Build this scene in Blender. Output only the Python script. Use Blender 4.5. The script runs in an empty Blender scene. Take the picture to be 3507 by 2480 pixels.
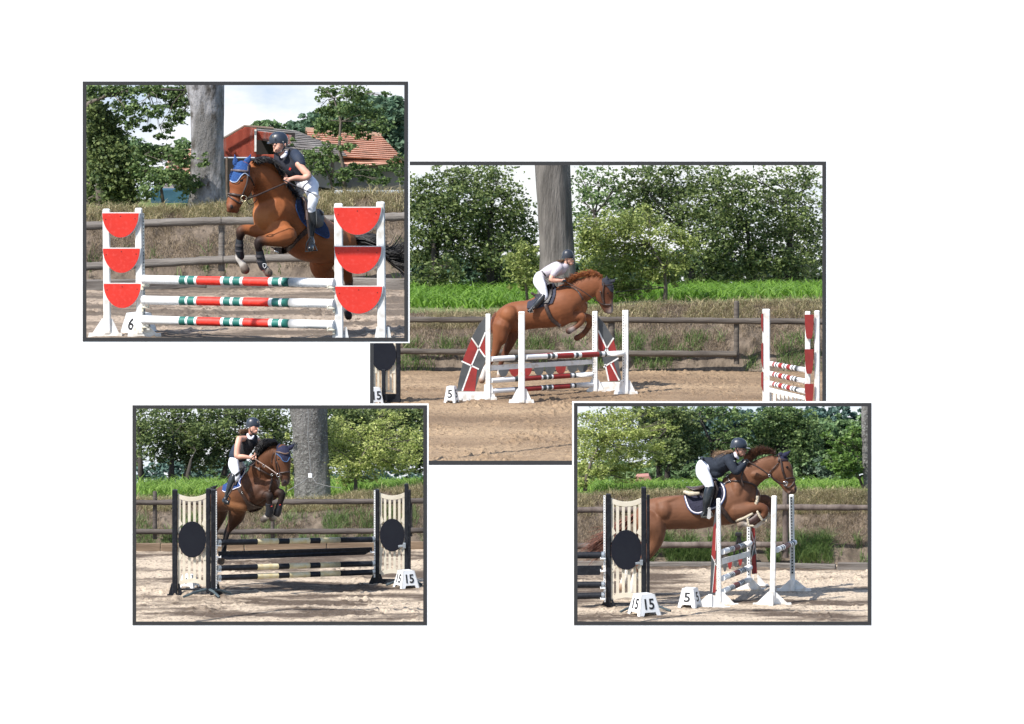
import bpy, bmesh, math, random
import numpy as np
from mathutils import Vector, Matrix
from mathutils.bvhtree import BVHTree

# ---------------------------------------------------------------- camera, light, exposure
S = bpy.context.scene
COL = S.collection
T = 0.0664              # tan of half the horizontal angle of view
PITCH = math.radians(6.0)
CAMZ = 20.0
cd = bpy.data.cameras.new('camera'); cam = bpy.data.objects.new('camera', cd); COL.objects.link(cam)
cam.location = (0, 0, CAMZ); cam.rotation_euler = (math.radians(90) - PITCH, 0, 0)
cd.sensor_fit = 'HORIZONTAL'; cd.sensor_width = 36; cd.lens = 18 / T
cd.clip_start = 1; cd.clip_end = 2000
S.camera = cam
SUNV = Vector((-0.50, -0.42, 0.76)).normalized()      # towards the sun: left, from the viewer's side, high
wd = bpy.data.worlds.new('World'); S.world = wd; wd.use_nodes = True
nt = wd.node_tree; sky_n = nt.nodes.new('ShaderNodeTexSky'); sky_n.sky_type = 'NISHITA'; sky_n.sun_disc = False
sky_n.sun_elevation = math.asin(SUNV.z); sky_n.sun_rotation = math.atan2(SUNV.x, SUNV.y)
nt.links.new(sky_n.outputs[0], nt.nodes['Background'].inputs[0]); nt.nodes['Background'].inputs[1].default_value = 0.13
sl = bpy.data.lights.new('sun', 'SUN'); sl.energy = 4.6; sl.angle = math.radians(0.6); sl.color = (1, 0.96, 0.9)
sun = bpy.data.objects.new('sun', sl); COL.objects.link(sun)
sun.rotation_euler = SUNV.to_track_quat('Z', 'Y').to_euler()
S.view_settings.view_transform = 'Standard'; S.view_settings.look = 'None'
S.view_settings.exposure = 0.58; S.view_settings.gamma = 1.0
S.cycles.max_bounces = 6; S.cycles.transparent_max_bounces = 6

# ---------------------------------------------------------------- reading points of the four sets
FW = Vector((0, math.cos(PITCH), -math.sin(PITCH))); UP = Vector((0, math.sin(PITCH), math.cos(PITCH))); RT = Vector((1, 0, 0))
CL = Vector((0, 0, CAMZ))
CROP = {  # x0, y0, scale, set
 'A': (270, 270, .5605, 1), 'B': (1250, 540, .6969, 2), 'C': (440, 1370, .48645, 3), 'D': (1950, 1370, .48652, 4),
 'E': (740, 420, .3325, 1), 'F': (1620, 820, .36943, 2), 'G': (720, 1400, .28325, 3), 'H': (2020, 1470, .38788, 4)}
DIST = {1: 90.0, 2: 148.0, 3: 115.0, 4: 115.0}
INNER = {1: (295, 291.5, 1384.5, 1156), 2: (1279, 566, 2817, 1578), 3: (465.5, 1400, 1449.5, 2129), 4: (1978, 1392, 2972, 2129)}
RAIL = 12.0
def nat(c, x, y):
    a, b, s, k = CROP[c]; return a + x * s, b + y * s
def ray(nx, ny): return FW + RT * ((nx - 1753.5) / 3507 * 2 * T) - UP * ((ny - 1240) / 3507 * 2 * T)
def Wn(k, nx, ny, w):
    d = ray(nx, ny); return CL + d * ((DIST[k] + w) / d.y)
def W(c, x, y, w=0.0):
    nx, ny = nat(c, x, y); return Wn(CROP[c][3], nx, ny, w)
def M(c, px):            # metres of a length read at the set's own distance
    return px * CROP[c][2] * DIST[CROP[c][3]] * 2 * T / 3507
GZ = {1: W('A', 240, 1570).z, 2: W('B', 770, 1200).z, 3: W('C', 460, 1372).z, 4: W('D', 1000, 1465).z}
def Gd(c, x, y):
    k = CROP[c][3]; nx, ny = nat(c, x, y); d = ray(nx, ny); return CL + d * ((GZ[k] - CAMZ) / d.z)
def dep(c, x, y): return Gd(c, x, y).y - DIST[CROP[c][3]]
def planes(k, e=6.0):
    x0, y0, x1, y1 = INNER[k]; x0 -= e; y0 -= e; x1 += e; y1 += e
    c = [ray(x0, y0), ray(x1, y0), ray(x1, y1), ray(x0, y1)]; r = []
    for i in range(4):
        n = c[i].cross(c[(i + 1) % 4]).normalized()
        if n.dot(ray((x0 + x1) / 2, (y0 + y1) / 2)) > 0: n = -n
        r.append(n)                      # outward
    return r
PL = {k: planes(k) for k in DIST}
PLN = {k: np.array([tuple(n) for n in PL[k]]) for k in DIST}

# ---------------------------------------------------------------- materials
def lin(h):
    h = h.lstrip('#'); v = [int(h[i:i + 2], 16) / 255 for i in (0, 2, 4)]
    return tuple(c / 12.92 if c <= .04045 else ((c + .055) / 1.055) ** 2.4 for c in v)
MATS = {}
def mat(name, c1, c2=None, scale=6.0, rough=.6, bump=0, bscale=40, stretch=(1, 1, 1), metal=0, thresh=(.35, .65), island=None, trans=0, spec=.5, attr=None, c3=None, scale3=30, emit=0, coat=0, bdist=.02, free=False):
    if name in MATS: return MATS[name]
    m = bpy.data.materials.new(name); m.use_nodes = True; t = m.node_tree; N = t.nodes; L = t.links
    b = N['Principled BSDF']; b.inputs['Roughness'].default_value = rough; b.inputs['Metallic'].default_value = metal
    b.inputs['Specular IOR Level'].default_value = spec; b.inputs['Coat Weight'].default_value = coat
    if isinstance(c1, str): c1 = lin(c1)
    if isinstance(c2, str): c2 = lin(c2)
    if isinstance(c3, str): c3 = lin(c3)
    tc = N.new('ShaderNodeTexCoord'); mp = N.new('ShaderNodeMapping'); L.new(tc.outputs['Object'], mp.inputs[0]); mp.inputs['Scale'].default_value = stretch
    out = None
    if attr:
        a = N.new('ShaderNodeAttribute'); a.attribute_name = attr; out = a.outputs['Color']
        nz = N.new('ShaderNodeTexNoise'); nz.inputs['Scale'].default_value = scale; nz.inputs['Detail'].default_value = 5; L.new(mp.outputs[0], nz.inputs[0])
        mr = N.new('ShaderNodeMapRange'); mr.inputs['To Min'].default_value = .72; mr.inputs['To Max'].default_value = 1.28; L.new(nz.outputs[0], mr.inputs[0])
        mu = N.new('ShaderNodeVectorMath'); mu.operation = 'SCALE'; L.new(out, mu.inputs[0]); L.new(mr.outputs[0], mu.inputs['Scale']); out = mu.outputs[0]
    elif c2 is not None:
        mx = N.new('ShaderNodeMix'); mx.data_type = 'RGBA'
        mx.inputs[6].default_value = (*c1, 1); mx.inputs[7].default_value = (*c2, 1)
        if island:
            g = N.new('ShaderNodeNewGeometry'); L.new(g.outputs['Random Per Island'], mx.inputs[0])
        else:
            nz = N.new('ShaderNodeTexNoise'); nz.inputs['Scale'].default_value = scale; nz.inputs['Detail'].default_value = 6; nz.inputs['Roughness'].default_value = .6
            L.new(mp.outputs[0], nz.inputs[0]); mr = N.new('ShaderNodeMapRange'); mr.inputs[1].default_value = thresh[0]; mr.inputs[2].default_value = thresh[1]
            L.new(nz.outputs[0], mr.inputs[0]); L.new(mr.outputs[0], mx.inputs[0])
        out = mx.outputs[2]
    if out is not None and c3 is not None:
        m2 = N.new('ShaderNodeMix'); m2.data_type = 'RGBA'; L.new(out, m2.inputs[6]); m2.inputs[7].default_value = (*c3, 1)
        n3 = N.new('ShaderNodeTexNoise'); n3.inputs['Scale'].default_value = scale3; n3.inputs['Detail'].default_value = 4; L.new(tc.outputs['Object'] if free else mp.outputs[0], n3.inputs[0])
        r3 = N.new('ShaderNodeMapRange'); r3.inputs[1].default_value = .52; r3.inputs[2].default_value = .68; L.new(n3.outputs[0], r3.inputs[0]); L.new(r3.outputs[0], m2.inputs[0]); out = m2.outputs[2]
    if out is None: b.inputs['Base Color'].default_value = (*c1, 1)
    else: L.new(out, b.inputs['Base Color'])
    if bump:
        n2 = N.new('ShaderNodeTexNoise'); n2.inputs['Scale'].default_value = bscale; n2.inputs['Detail'].default_value = 6; n2.inputs['Roughness'].default_value = .65; L.new(tc.outputs['Object'] if free else mp.outputs[0], n2.inputs[0])
        bp = N.new('ShaderNodeBump'); bp.inputs['Strength'].default_value = bump; bp.inputs['Distance'].default_value = bdist; L.new(n2.outputs[0], bp.inputs['Height']); L.new(bp.outputs[0], b.inputs['Normal'])
    if trans:
        tr = N.new('ShaderNodeBsdfTranslucent'); ms = N.new('ShaderNodeMixShader'); ms.inputs[0].default_value = trans
        if out is not None: L.new(out, tr.inputs[0])
        else: tr.inputs[0].default_value = (*c1, 1)
        L.new(b.outputs[0], ms.inputs[1]); L.new(tr.outputs[0], ms.inputs[2]); L.new(ms.outputs[0], N['Material Output'].inputs[0])
    if emit:
        b.inputs['Emission Strength'].default_value = emit
        if out is not None: L.new(out, b.inputs['Emission Color'])
        else: b.inputs['Emission Color'].default_value = (*c1, 1)
        b.inputs['Base Color'].default_value = (0, 0, 0, 1)
        for l in list(b.inputs['Base Color'].links): L.remove(l)
    MATS[name] = m; return m

# ---------------------------------------------------------------- objects
WL = {}
def props(o, label=None, cat=None, group=None, kind=None):
    if label: o['label'] = label
    if cat: o['category'] = cat
    if group: o['group'] = group
    if kind: o['kind'] = kind
    return o
def thing(name, label, cat, loc, group=None):
    o = bpy.data.objects.new(name, None); COL.objects.link(o); o.location = loc; o.empty_display_size = .1
    WL[o.name] = Vector(loc); return props(o, label, cat, group)
def link(name, me, mats, parent=None, loc=None):
    o = bpy.data.objects.new(name, me); COL.objects.link(o)
    L = WL[parent.name] if parent else Vector(loc) if loc is not None else Vector((0, 0, 0))
    if L.length: me.transform(Matrix.Translation(-L))
    if parent: o.parent = parent
    else: o.location = L
    for m in (mats if isinstance(mats, (list, tuple)) else [mats]): me.materials.append(m)
    WL[o.name] = L; return o
def clipmesh(me, k):
    n = len(me.vertices)
    if not n: return
    co = np.empty(n * 3, 'f'); me.vertices.foreach_get('co', co); co = co.reshape(-1, 3) - np.array(tuple(CL))
    d = co @ PLN[k].T
    if (d <= 0).all(): return
    bm = bmesh.new(); bm.from_mesh(me)
    for i, nrm in enumerate(PL[k]):
        if (d[:, i] > 0).any():
            bmesh.ops.bisect_plane(bm, geom=bm.verts[:] + bm.edges[:] + bm.faces[:], plane_co=CL, plane_no=nrm, clear_outer=True)
    bm.to_mesh(me); bm.free()
def cutpts(P, k, e=0.0):   # boolean of points inside the set's field
    d = (P - np.array(tuple(CL))) @ PLN[k].T
    return (d <= e).all(axis=-1)
class MB:
    def __init__(s): s.v = []; s.f = []; s.m = []
    def add(s, vs, fs, mi=0):
        b = len(s.v); s.v += [tuple(p) for p in vs]; s.f += [tuple(i + b for i in f) for f in fs]; s.m += [mi] * len(fs)
    def box(s, c, sz, rot=None, mi=0):
        c = Vector(c); pts = [Vector((x * sz[0] / 2, y * sz[1] / 2, z * sz[2] / 2)) for x in (-1, 1) for y in (-1, 1) for z in (-1, 1)]
        if rot is not None: pts = [rot @ p for p in pts]
        s.add([c + p for p in pts], [(0, 1, 3, 2), (4, 6, 7, 5), (0, 4, 5, 1), (2, 3, 7, 6), (0, 2, 6, 4), (1, 5, 7, 3)], mi)
    def bevbox(s, c, sz, rot=None, mi=0, b=.006):   # box with chamfered edges
        bm = bmesh.new(); bmesh.ops.create_cube(bm, size=1)
        for v in bm.verts: v.co = Vector((v.co.x * sz[0], v.co.y * sz[1], v.co.z * sz[2]))
        bmesh.ops.bevel(bm, geom=bm.edges[:], offset=min(b, min(sz) * .3), segments=1, affect='EDGES')
        c = Vector(c); vs = [c + (rot @ v.co if rot is not None else v.co) for v in bm.verts]; bm.verts.index_update()
        s.add(vs, [[v.index for v in f.verts] for f in bm.faces], mi); bm.free()
    def prism(s, pts, dvec, mi=0, mside=None):   # pts: outline, extruded by dvec
        n = len(pts); pts = [Vector(p) for p in pts]; dv = Vector(dvec)
        s.add(pts + [p + dv for p in pts], [tuple(range(n)), tuple(range(2 * n - 1, n - 1, -1))], mi)
        b = len(s.v) - 2 * n
        for i in range(n):
            j = (i + 1) % n; s.f.append((b + i, b + n + i, b + n + j, b + j)); s.m.append(mi if mside is None else mside)
    def tube(s, P, R, sides=8, mi=0, RB=None, cap=True, round_=False):
        P = [Vector(p) for p in P]; n = len(P)
        R = list(R) if isinstance(R, (list, tuple)) else [R] * n; RB = list(RB) if isinstance(RB, (list, tuple)) else ([RB] * n if RB else R)
        if round_:
            def ex(p, q, r): 
                d = (p - q); d = d.normalized() if d.length > 1e-9 else Vector((0, 0, 1)); return d
            d0 = ex(P[0], P[1], 0); d1 = ex(P[-1], P[-2], 0); r0 = min(R[0], RB[0]); r1 = min(R[-1], RB[-1])
            pre = [(P[0] + d0 * r0 * q, R[0] * f, RB[0] * f) for q, f in ((.97, .22), (.8, .6), (.45, .89))]
            post = [(P[-1] + d1 * r1 * q, R[-1] * f, RB[-1] * f) for q, f in ((.45, .89), (.8, .6), (.97, .22))]
            P = [a[0] for a in pre] + P + [a[0] for a in post]; R = [a[1] for a in pre] + R + [a[1] for a in post]; RB = [a[2] for a in pre] + RB + [a[2] for a in post]; n = len(P)
        base = len(s.v); pN = None
        for i in range(n):
            t = (P[min(i + 1, n - 1)] - P[max(i - 1, 0)])
            t = t.normalized() if t.length > 1e-9 else Vector((1, 0, 0))
            B = Vector((0, 1, 0)) - t * t.y
            if B.length < .35:
                B = Vector((0, 1, 0)) if pN is None else pN
                B = B - t * B.dot(t)
                if B.length < .05: B = Vector((0, 0, 1)) - t * t.z
            B.normalize(); pN = B; Nn = t.cross(B)
            for j in range(sides):
                a = 2 * math.pi * j / sides; s.v.append(tuple(P[i] + Nn * (math.cos(a) * R[i]) + B * (math.sin(a) * RB[i])))
        for i in range(n - 1):
            for j in range(sides):
                q = (j + 1) % sides; s.f.append((base + i * sides + j, base + i * sides + q, base + (i + 1) * sides + q, base + (i + 1) * sides + j)); s.m.append(mi)
        if cap:
            s.f.append(tuple(base + j for j in range(sides))[::-1]); s.f.append(tuple(base + (n - 1) * sides + j for j in range(sides))); s.m += [mi, mi]
    def ball(s, c, r, mi=0, seg=12, rings=8, rot=None):
        c = Vector(c); r = (r, r, r) if not hasattr(r, '__len__') else r; vs = []; fs = []
        for i in range(rings + 1):
            th = math.pi * i / rings
            for j in range(seg):
                ph = 2 * math.pi * j / seg; p = Vector((r[0] * math.sin(th) * math.cos(ph), r[1] * math.sin(th) * math.sin(ph), r[2] * math.cos(th)))
                if rot is not None: p = rot @ p
                vs.append(c + p)
        for i in range(rings):
            for j in range(seg):
                q = (j + 1) % seg; fs.append((i * seg + j, (i + 1) * seg + j, (i + 1) * seg + q, i * seg + q))
        s.add(vs, fs, mi)
    def ring(s, c, R, r, ax=(0, 1, 0), mi=0, seg=16):
        ax = Vector(ax).normalized(); u = ax.orthogonal().normalized(); v = ax.cross(u); c = Vector(c)
        vs = []; fs = []
        for i in range(seg):
            a = 2 * math.pi * i / seg; d = u * math.cos(a) + v * math.sin(a)
            for j in range(6):
                b = 2 * math.pi * j / 6; vs.append(c + d * (R + r * math.cos(b)) + ax * (r * math.sin(b)))
        for i in range(seg):
            for j in range(6): fs.append((i * 6 + j, ((i + 1) % seg) * 6 + j, ((i + 1) % seg) * 6 + (j + 1) % 6, i * 6 + (j + 1) % 6))
        s.add(vs, fs, mi)
    def build(s, name, mats, parent=None, k=None, smooth=False, loc=None):
        me = bpy.data.meshes.new(name); me.from_pydata(s.v, [], s.f); 
        me.polygons.foreach_set('material_index', s.m)
        if smooth: me.polygons.foreach_set('use_smooth', [True] * len(s.f))
        bm = bmesh.new(); bm.from_mesh(me); bmesh.ops.remove_doubles(bm, verts=bm.verts, dist=1e-5); bmesh.ops.recalc_face_normals(bm, faces=bm.faces[:]); bm.to_mesh(me); bm.free()
        if k: clipmesh(me, k)
        if not len(me.polygons): return None
        if smooth == 'auto': me.set_sharp_from_angle(angle=math.radians(38))
        return link(name, me, mats, parent, loc)
def fast(name, V, Q, mats, parent=None, loc=None, nside=4, mi=None, smooth=False, clip=None):
    me = bpy.data.meshes.new(name); V = np.ascontiguousarray(V, 'f'); Q = np.ascontiguousarray(Q, 'i')
    me.vertices.add(len(V)); me.vertices.foreach_set('co', V.ravel()); me.loops.add(Q.size); me.loops.foreach_set('vertex_index', Q.ravel())
    me.polygons.add(len(Q)); me.polygons.foreach_set('loop_start', np.arange(0, Q.size, nside, dtype='i')); me.polygons.foreach_set('loop_total', np.full(len(Q), nside, 'i'))
    if mi is not None: me.polygons.foreach_set('material_index', np.ascontiguousarray(mi, 'i'))
    if smooth: me.polygons.foreach_set('use_smooth', np.ones(len(Q), bool))
    me.update(calc_edges=True)
    if clip: clipmesh(me, clip)
    return link(name, me, mats, parent, loc)
def struct(o, label=None): o['kind'] = 'structure'; return o

def vnoise(x, y, seed=0):
    xi = np.floor(x).astype(np.int64); yi = np.floor(y).astype(np.int64); fx = x - xi; fy = y - yi
    fx = fx * fx * (3 - 2 * fx); fy = fy * fy * (3 - 2 * fy)
    def h(a, b):
        n = (a * 374761393 + b * 668265263 + seed * 974634777) & 0xffffffff
        n = ((n ^ (n >> 13)) * 1274126177) & 0xffffffff; return ((n ^ (n >> 16)) & 0xffff) / 65535.0
    return (h(xi, yi) * (1 - fx) + h(xi + 1, yi) * fx) * (1 - fy) + (h(xi, yi + 1) * (1 - fx) + h(xi + 1, yi + 1) * fx) * fy
def fbm(x, y, o=4, seed=0):
    r = 0; a = .5
    for i in range(o): r = r + a * vnoise(x * 2 ** i, y * 2 ** i, seed + i * 17); a *= .5
    return r
def grid_mesh(name, P, mats, k, parent=None, smooth=True, mi=None):   # P: (n,m,3)
    n, m, _ = P.shape; V = P.reshape(-1, 3); idx = np.arange(n * m).reshape(n, m)
    Q = np.stack([idx[:-1, :-1], idx[1:, :-1], idx[1:, 1:], idx[:-1, 1:]], -1).reshape(-1, 4)
    ins = cutpts(V, k, .25)[Q].any(1); Q = Q[ins]
    used = np.unique(Q); mp = np.full(len(V), -1); mp[used] = np.arange(len(used))
    o = fast(name, V[used], mp[Q], mats, parent, smooth=smooth); clipmesh(o.data, k); return o

# ---------------------------------------------------------------- foliage and grass
def leaves(name, P, size, mats, k, parent=None, loc=None, rng=None, flat=.5, aspect=.6, jit=.4):
    P = P[cutpts(P, k, -size * .6)]; n = len(P)
    if not n: return None
    a = rng.normal(size=(n, 3)); a[:, 2] *= flat; a /= np.linalg.norm(a, axis=1)[:, None]
    b = rng.normal(size=(n, 3)); b -= a * (a * b).sum(1)[:, None]; b /= np.linalg.norm(b, axis=1)[:, None]
    s = size * (1 - jit + 2 * jit * rng.random(n))[:, None]
    c = np.cross(a, b) * s * .12
    V = np.stack([P - a * s, P + b * s * aspect + c, P + a * s, P - b * s * aspect + c], 1).reshape(-1, 3)
    return fast(name, V, np.arange(n * 4).reshape(-1, 4), mats, parent, loc)
def blob_pts(c, rx, rz, ry, n, rng, clump=.16, per=26, hollow=.55):
    m = max(1, n // per); u = rng.normal(size=(m, 3)); u /= np.linalg.norm(u, axis=1)[:, None]
    r = (hollow + (1 - hollow) * rng.random(m) ** .6)[:, None] * (1 + .22 * np.abs(rng.normal(size=(m, 1))))
    C = u * r * np.array([rx, ry, rz]) * (1 + .13 * rng.normal(size=(m, 1)))
    P = np.repeat(C, per, 0) + rng.normal(size=(m * per, 3)) * (np.repeat(.35 + .9 * rng.random(m), per)[:, None]) * clump * np.array([1.15, 1, .6]) * min(rx, rz)
    return P + np.array(tuple(c))
def blades(name, R, H, lean, width, mats, k, parent=None, rng=None, loc=None):
    keep = cutpts(R, k, .0)
    R = R[keep]; H = H[keep]; lean = lean[keep]; n = len(R)
    if not n: return None
    side = rng.normal(size=(n, 3)); side[:, 2] = 0; side /= np.linalg.norm(side, axis=1)[:, None]; side *= width
    up = np.zeros((n, 3)); up[:, 2] = 1; H = H[:, None]
    mid = R + up * H * .55 + lean * H * .35; tip = R + up * H * .85 + lean * H * 1.1
    kt = cutpts(tip, k, 0) & cutpts(mid, k, 0)
    V = np.stack([R - side, R + side, mid + side * .7, mid - side * .7, tip + side * .12, tip - side * .12], 1)[kt]; n = len(V)
    b = np.arange(n)[:, None] * 6
    Q = np.concatenate([b + np.array([[0, 1, 2, 3]]), b + np.array([[3, 2, 4, 5]])]); 
    return fast(name, V.reshape(-1, 3), Q, mats, parent, loc)
BARK = lambda: mat('bark', (.085, .07, .055), (.17, .145, .12), scale=5, rough=.95, bump=.8, bscale=25, stretch=(1, 1, .25))
DENS = 1.0
def tree(c, name, label, base, trunk, blobs, leaf, lm, w, group=None, seed=1, ry=1.0, tr=.05, cat='tree', clump=.16, per=26, hollow=.55, twigs=True, fl=.5, asp=.6, tm=None, dens=1.0):
    # base (x,y) foot; trunk: points (x,y); blobs: (x,y,rx,rz,count) in crop pixels
    k = CROP[c][3]; rng = np.random.default_rng(seed); loc = W(c, base[0], base[1], w)
    t = thing(name, label, cat, loc, group); g = (DIST[k] + w) / DIST[k]
    mb = MB(); P = [W(c, x, y, w + .05 * math.sin(i * 2.1)) for i, (x, y) in enumerate([base] + trunk)]; n = len(P)
    if tr: mb.tube(P, [tr * (1.15 - .75 * i / max(1, n - 1)) for i in range(n)], 8)
    pts = []
    for i, (x, y, rx, rz, cnt) in enumerate(blobs):
        dw = w + (rng.random() - .5) * ry; cc = W(c, x, y, dw)
        if twigs and tr:
            a = min(P[1:] if n > 1 else P, key=lambda p: (p - cc).length); mid = a.lerp(cc, .5) + Vector((rng.normal() * .06, 0, .05)); r = tr * .26
            mb.tube([a, mid, cc], [r, r * .7, r * .3], 5)
            for q in range(6):
                u = Vector(rng.normal(size=3)); u.normalize(); e = cc + Vector((u.x * M(c, rx) * g, u.y * M(c, rx) * g * .5, abs(u.z) * M(c, rz) * g)) * .85
                mb.tube([mid.lerp(cc, rng.random()), mid.lerp(e, .6), e], [r * .4, r * .25, r * .1], 4)
        pts.append(blob_pts(cc, M(c, rx) * g, M(c, rz) * g, M(c, min(rx, rz)) * g * .8, int(cnt * dens * (1 if y > 170 else .72)), rng, clump, per, hollow))
    if mb.v: mb.build('trunk', tm or BARK(), t, k, smooth=True)
    leaves('crown', np.concatenate(pts), leaf, lm, k, t, rng=rng, flat=fl, aspect=asp)
    return t

def shaded_leaf(name, a, b, tr=.25): return mat(name, a, b, island=True, rough=.55, trans=tr, spec=.35)
# ---------------------------------------------------------------- page, frames, skies, grounds, banks
def backdrop():
    c = Vector((0, 230, -3)); n = Vector((-.30, -.72, .62)).normalized(); u = Vector((0, 0, 1)).cross(n).normalized(); v = n.cross(u)
    mb = MB(); s = 60
    mb.add([c - u * s - v * s, c + u * s - v * s, c + u * s + v * s, c - u * s + v * s], [(0, 1, 2, 3)])
    o = mb.build('backdrop', mat('white_paper', (.93, .93, .93), rough=.95, spec=0)); struct(o)
backdrop()
def frame(k, out, inn, w, label):
    # rails cut at true size, mitred, facing the viewer, with a thin white edging round them
    D = (DIST[k] + w); mid = ray((out[0] + out[2]) / 2, (out[1] + out[3]) / 2); dpt = FW.dot(mid * (D / mid.y))
    def p(x, y, d=0): r = ray(x, y); return CL + r * ((dpt + d) / FW.dot(r))
    loc = p((out[0] + out[2]) / 2, out[3]); t = thing('picture_frame', label, 'picture frame', loc, 'dark grey picture frames')
    def rails(name, O, I, d, th, m, nm):
        oc = [p(O[0], O[1], d), p(O[2], O[1], d), p(O[2], O[3], d), p(O[0], O[3], d)]; ic = [p(I[0], I[1], d), p(I[2], I[1], d), p(I[2], I[3], d), p(I[0], I[3], d)]
        for i in range(4):
            mb = MB(); j = (i + 1) % 4; mb.prism([oc[i], oc[j], ic[j], ic[i]], FW * th); mb.build(nm, m, t)
    rails('rail', out, inn, 0, .05, mat('frame_grey', (.034, .034, .036), rough=.75, spec=.25), 'rail')
    e = 6; rails('edge', (out[0] - e, out[1] - e, out[2] + e, out[3] + e), out, .006, .04, mat('white_edge', (.85, .85, .85), rough=.8), 'edging')
FR = {1: ((283, 279, 1397, 1169), (295.3, 291.3, 1384.5, 1156.3), -2.6, 'upper left frame around the horse in the blue ear bonnet'),
      2: ((1267, 553, 2829, 1592), (1279.3, 566, 2816.5, 1578), -10.5, 'largest frame, behind the three others, around the chestnut horse over the oxer'),
      3: ((453.5, 1388, 1462, 2141), (466, 1400, 1449.5, 2129), -3.6, 'lower left frame around the dark bay horse and the black poles'),
      4: ((1965.5, 1380, 2984, 2141), (1978, 1392, 2972, 2129), -2.3, 'lower right frame around the brown horse stretched flat over the white oxer')}
for k, a in FR.items(): frame(k, *a)

def sky_panel(k, w, c1, c2, bow=1.0, top=True):
    x0, y0, x1, y1 = INNER[k]; n = 24; e = 6
    P = np.zeros((n + 1, 9, 3))
    for i in range(n + 1):
        for j in range(9):
            fx = i / n; fy = j / 8; ww = w - bow * (2 * fx - 1) ** 2
            P[i, j] = Wn(k, x0 - e + (x1 - x0 + 2 * e) * fx, y0 - e + (y1 - y0 + 2 * e) * fy * .58, ww)
    m = mat('sky_%d' % k, c1, c2, scale=.32, stretch=(1, 1, 2.4), thresh=(.36, .60), emit=.78)
    return struct(grid_mesh('sky', P, m, k))
sky_panel(1, 16, lin('#b9cde4'), lin('#fcfcff'))
sky_panel(2, 31, lin('#d9e2ea'), lin('#f6f8f8'))
sky_panel(3, 20, lin('#dfe9f4'), lin('#fafcff'))
sky_panel(4, 20, lin('#cfe0f0'), lin('#f4f8fc'))

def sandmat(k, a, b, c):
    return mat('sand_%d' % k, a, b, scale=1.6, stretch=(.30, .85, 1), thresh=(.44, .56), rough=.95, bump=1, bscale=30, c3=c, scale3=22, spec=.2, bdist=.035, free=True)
def ground(k, c, w0, w1, m, amp=.022, seed=3):
    x0, y0, x1, y1 = INNER[k]; a = Vector((min(Wn(k, x0 - 8, y1, q).x for q in (w0, w1)), 0, 0)); b = Vector((max(Wn(k, x1 + 8, y1, q).x for q in (w0, w1)), 0, 0))
    nx = int((b.x - a.x) / .028); ny = int((w1 - w0) / .045)
    X, Y = np.meshgrid(np.linspace(a.x, b.x, nx), DIST[k] + np.linspace(w0, w1, ny), indexing='ij')
    f = fbm(X * 2.2, Y * 1.1, 3, seed) - .45; g = fbm(X * 9, Y * 5, 3, seed + 5) - .45
    hoof = np.clip(fbm(X * 5, Y * 2.6, 2, seed + 9) - .52, 0, 1)
    grit = fbm(X * 24, Y * 16, 2, seed + 71) - .37
    Z = GZ[k] + amp * (1.1 * f + .7 * g - 1.2 * hoof + .85 * grit)
    # loose clods thrown up in patches
    cl = np.clip(vnoise(X * 15, Y * 11, seed + 31) - .66, 0, 1) * np.clip(fbm(X * 1.3, Y * .6, 2, seed + 40) * 2 - .45, 0, 1); Z = Z + cl * .22 * (amp / .022)
    o = grid_mesh('ground', np.stack([X, Y, Z], -1), m, k); return struct(o)
BANK = {}
def bank(k, c, base, crest, dw, mats, far=None, amp=.09, seed=1, prof=.55):
    """base, crest: pixel polylines; the crest stands dw behind the base; far=(pixel y of far edge, depth)"""
    x0, y0, x1, y1 = INNER[k]; s0, s1 = CROP[c][2], CROP[c][0]
    bx = [p[0] for p in base]; by = [p[1] for p in base]; cx = [p[0] for p in crest]; cy = [p[1] for p in crest]
    nx, nt_ = 260, 60; L = (x0 - 8 - s1) / s0; R = (x1 + 8 - s1) / s0; P = np.zeros((nx, nt_, 3))
    def pt(x, t):
        b = Gd(c, x, np.interp(x, bx, by)); top = W(c, x, np.interp(x, cx, cy), b.y - DIST[k] + dw)
        q = 1 - (1 - t) ** (1 / prof) if prof < 1 else t
        return Vector((b.x + (top.x - b.x) * t, b.y + dw * t, b.z + (top.z - b.z) * q))
    for i in range(nx):
        x = L + (R - L) * i / (nx - 1)
        for j in range(nt_): P[i, j] = pt(x, j / (nt_ - 1))
    n1 = fbm(P[..., 0] * 1.7, P[..., 2] * 1.9 + 7, 4, seed) - .47; n2 = fbm(P[..., 0] * 7, P[..., 2] * 7, 3, seed + 3) - .45
    tt = np.linspace(0, 1, nt_)[None, :]; env = np.minimum(1, 6 * tt)
    P[..., 1] -= (n1 * amp * 4 + n2 * amp * 1.2) * env; P[..., 2] += (n1 * amp * 1.0 + n2 * amp * .5) * env
    o = struct(grid_mesh('bank', P, mats[0], k)); BANK[k] = (pt, P)
    if far:
        yf, wf = far; Q = np.zeros((60, 14, 3))
        for i in range(60):
            x = L + (R - L) * i / 59; a = Vector(P[int(i / 59 * (nx - 1)), -1]); b = W(c, x, yf, wf)
            for j in range(14):
                q = a.lerp(b, j / 13); Q[i, j] = q
        Q[:, 1:-1, 2] += (fbm(Q[:, 1:-1, 0], Q[:, 1:-1, 1], 3, seed) - .5) * .12
        struct(grid_mesh('field', Q, mats[1], k)); BANK[k] = (pt, P, Q)
    return o
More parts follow.
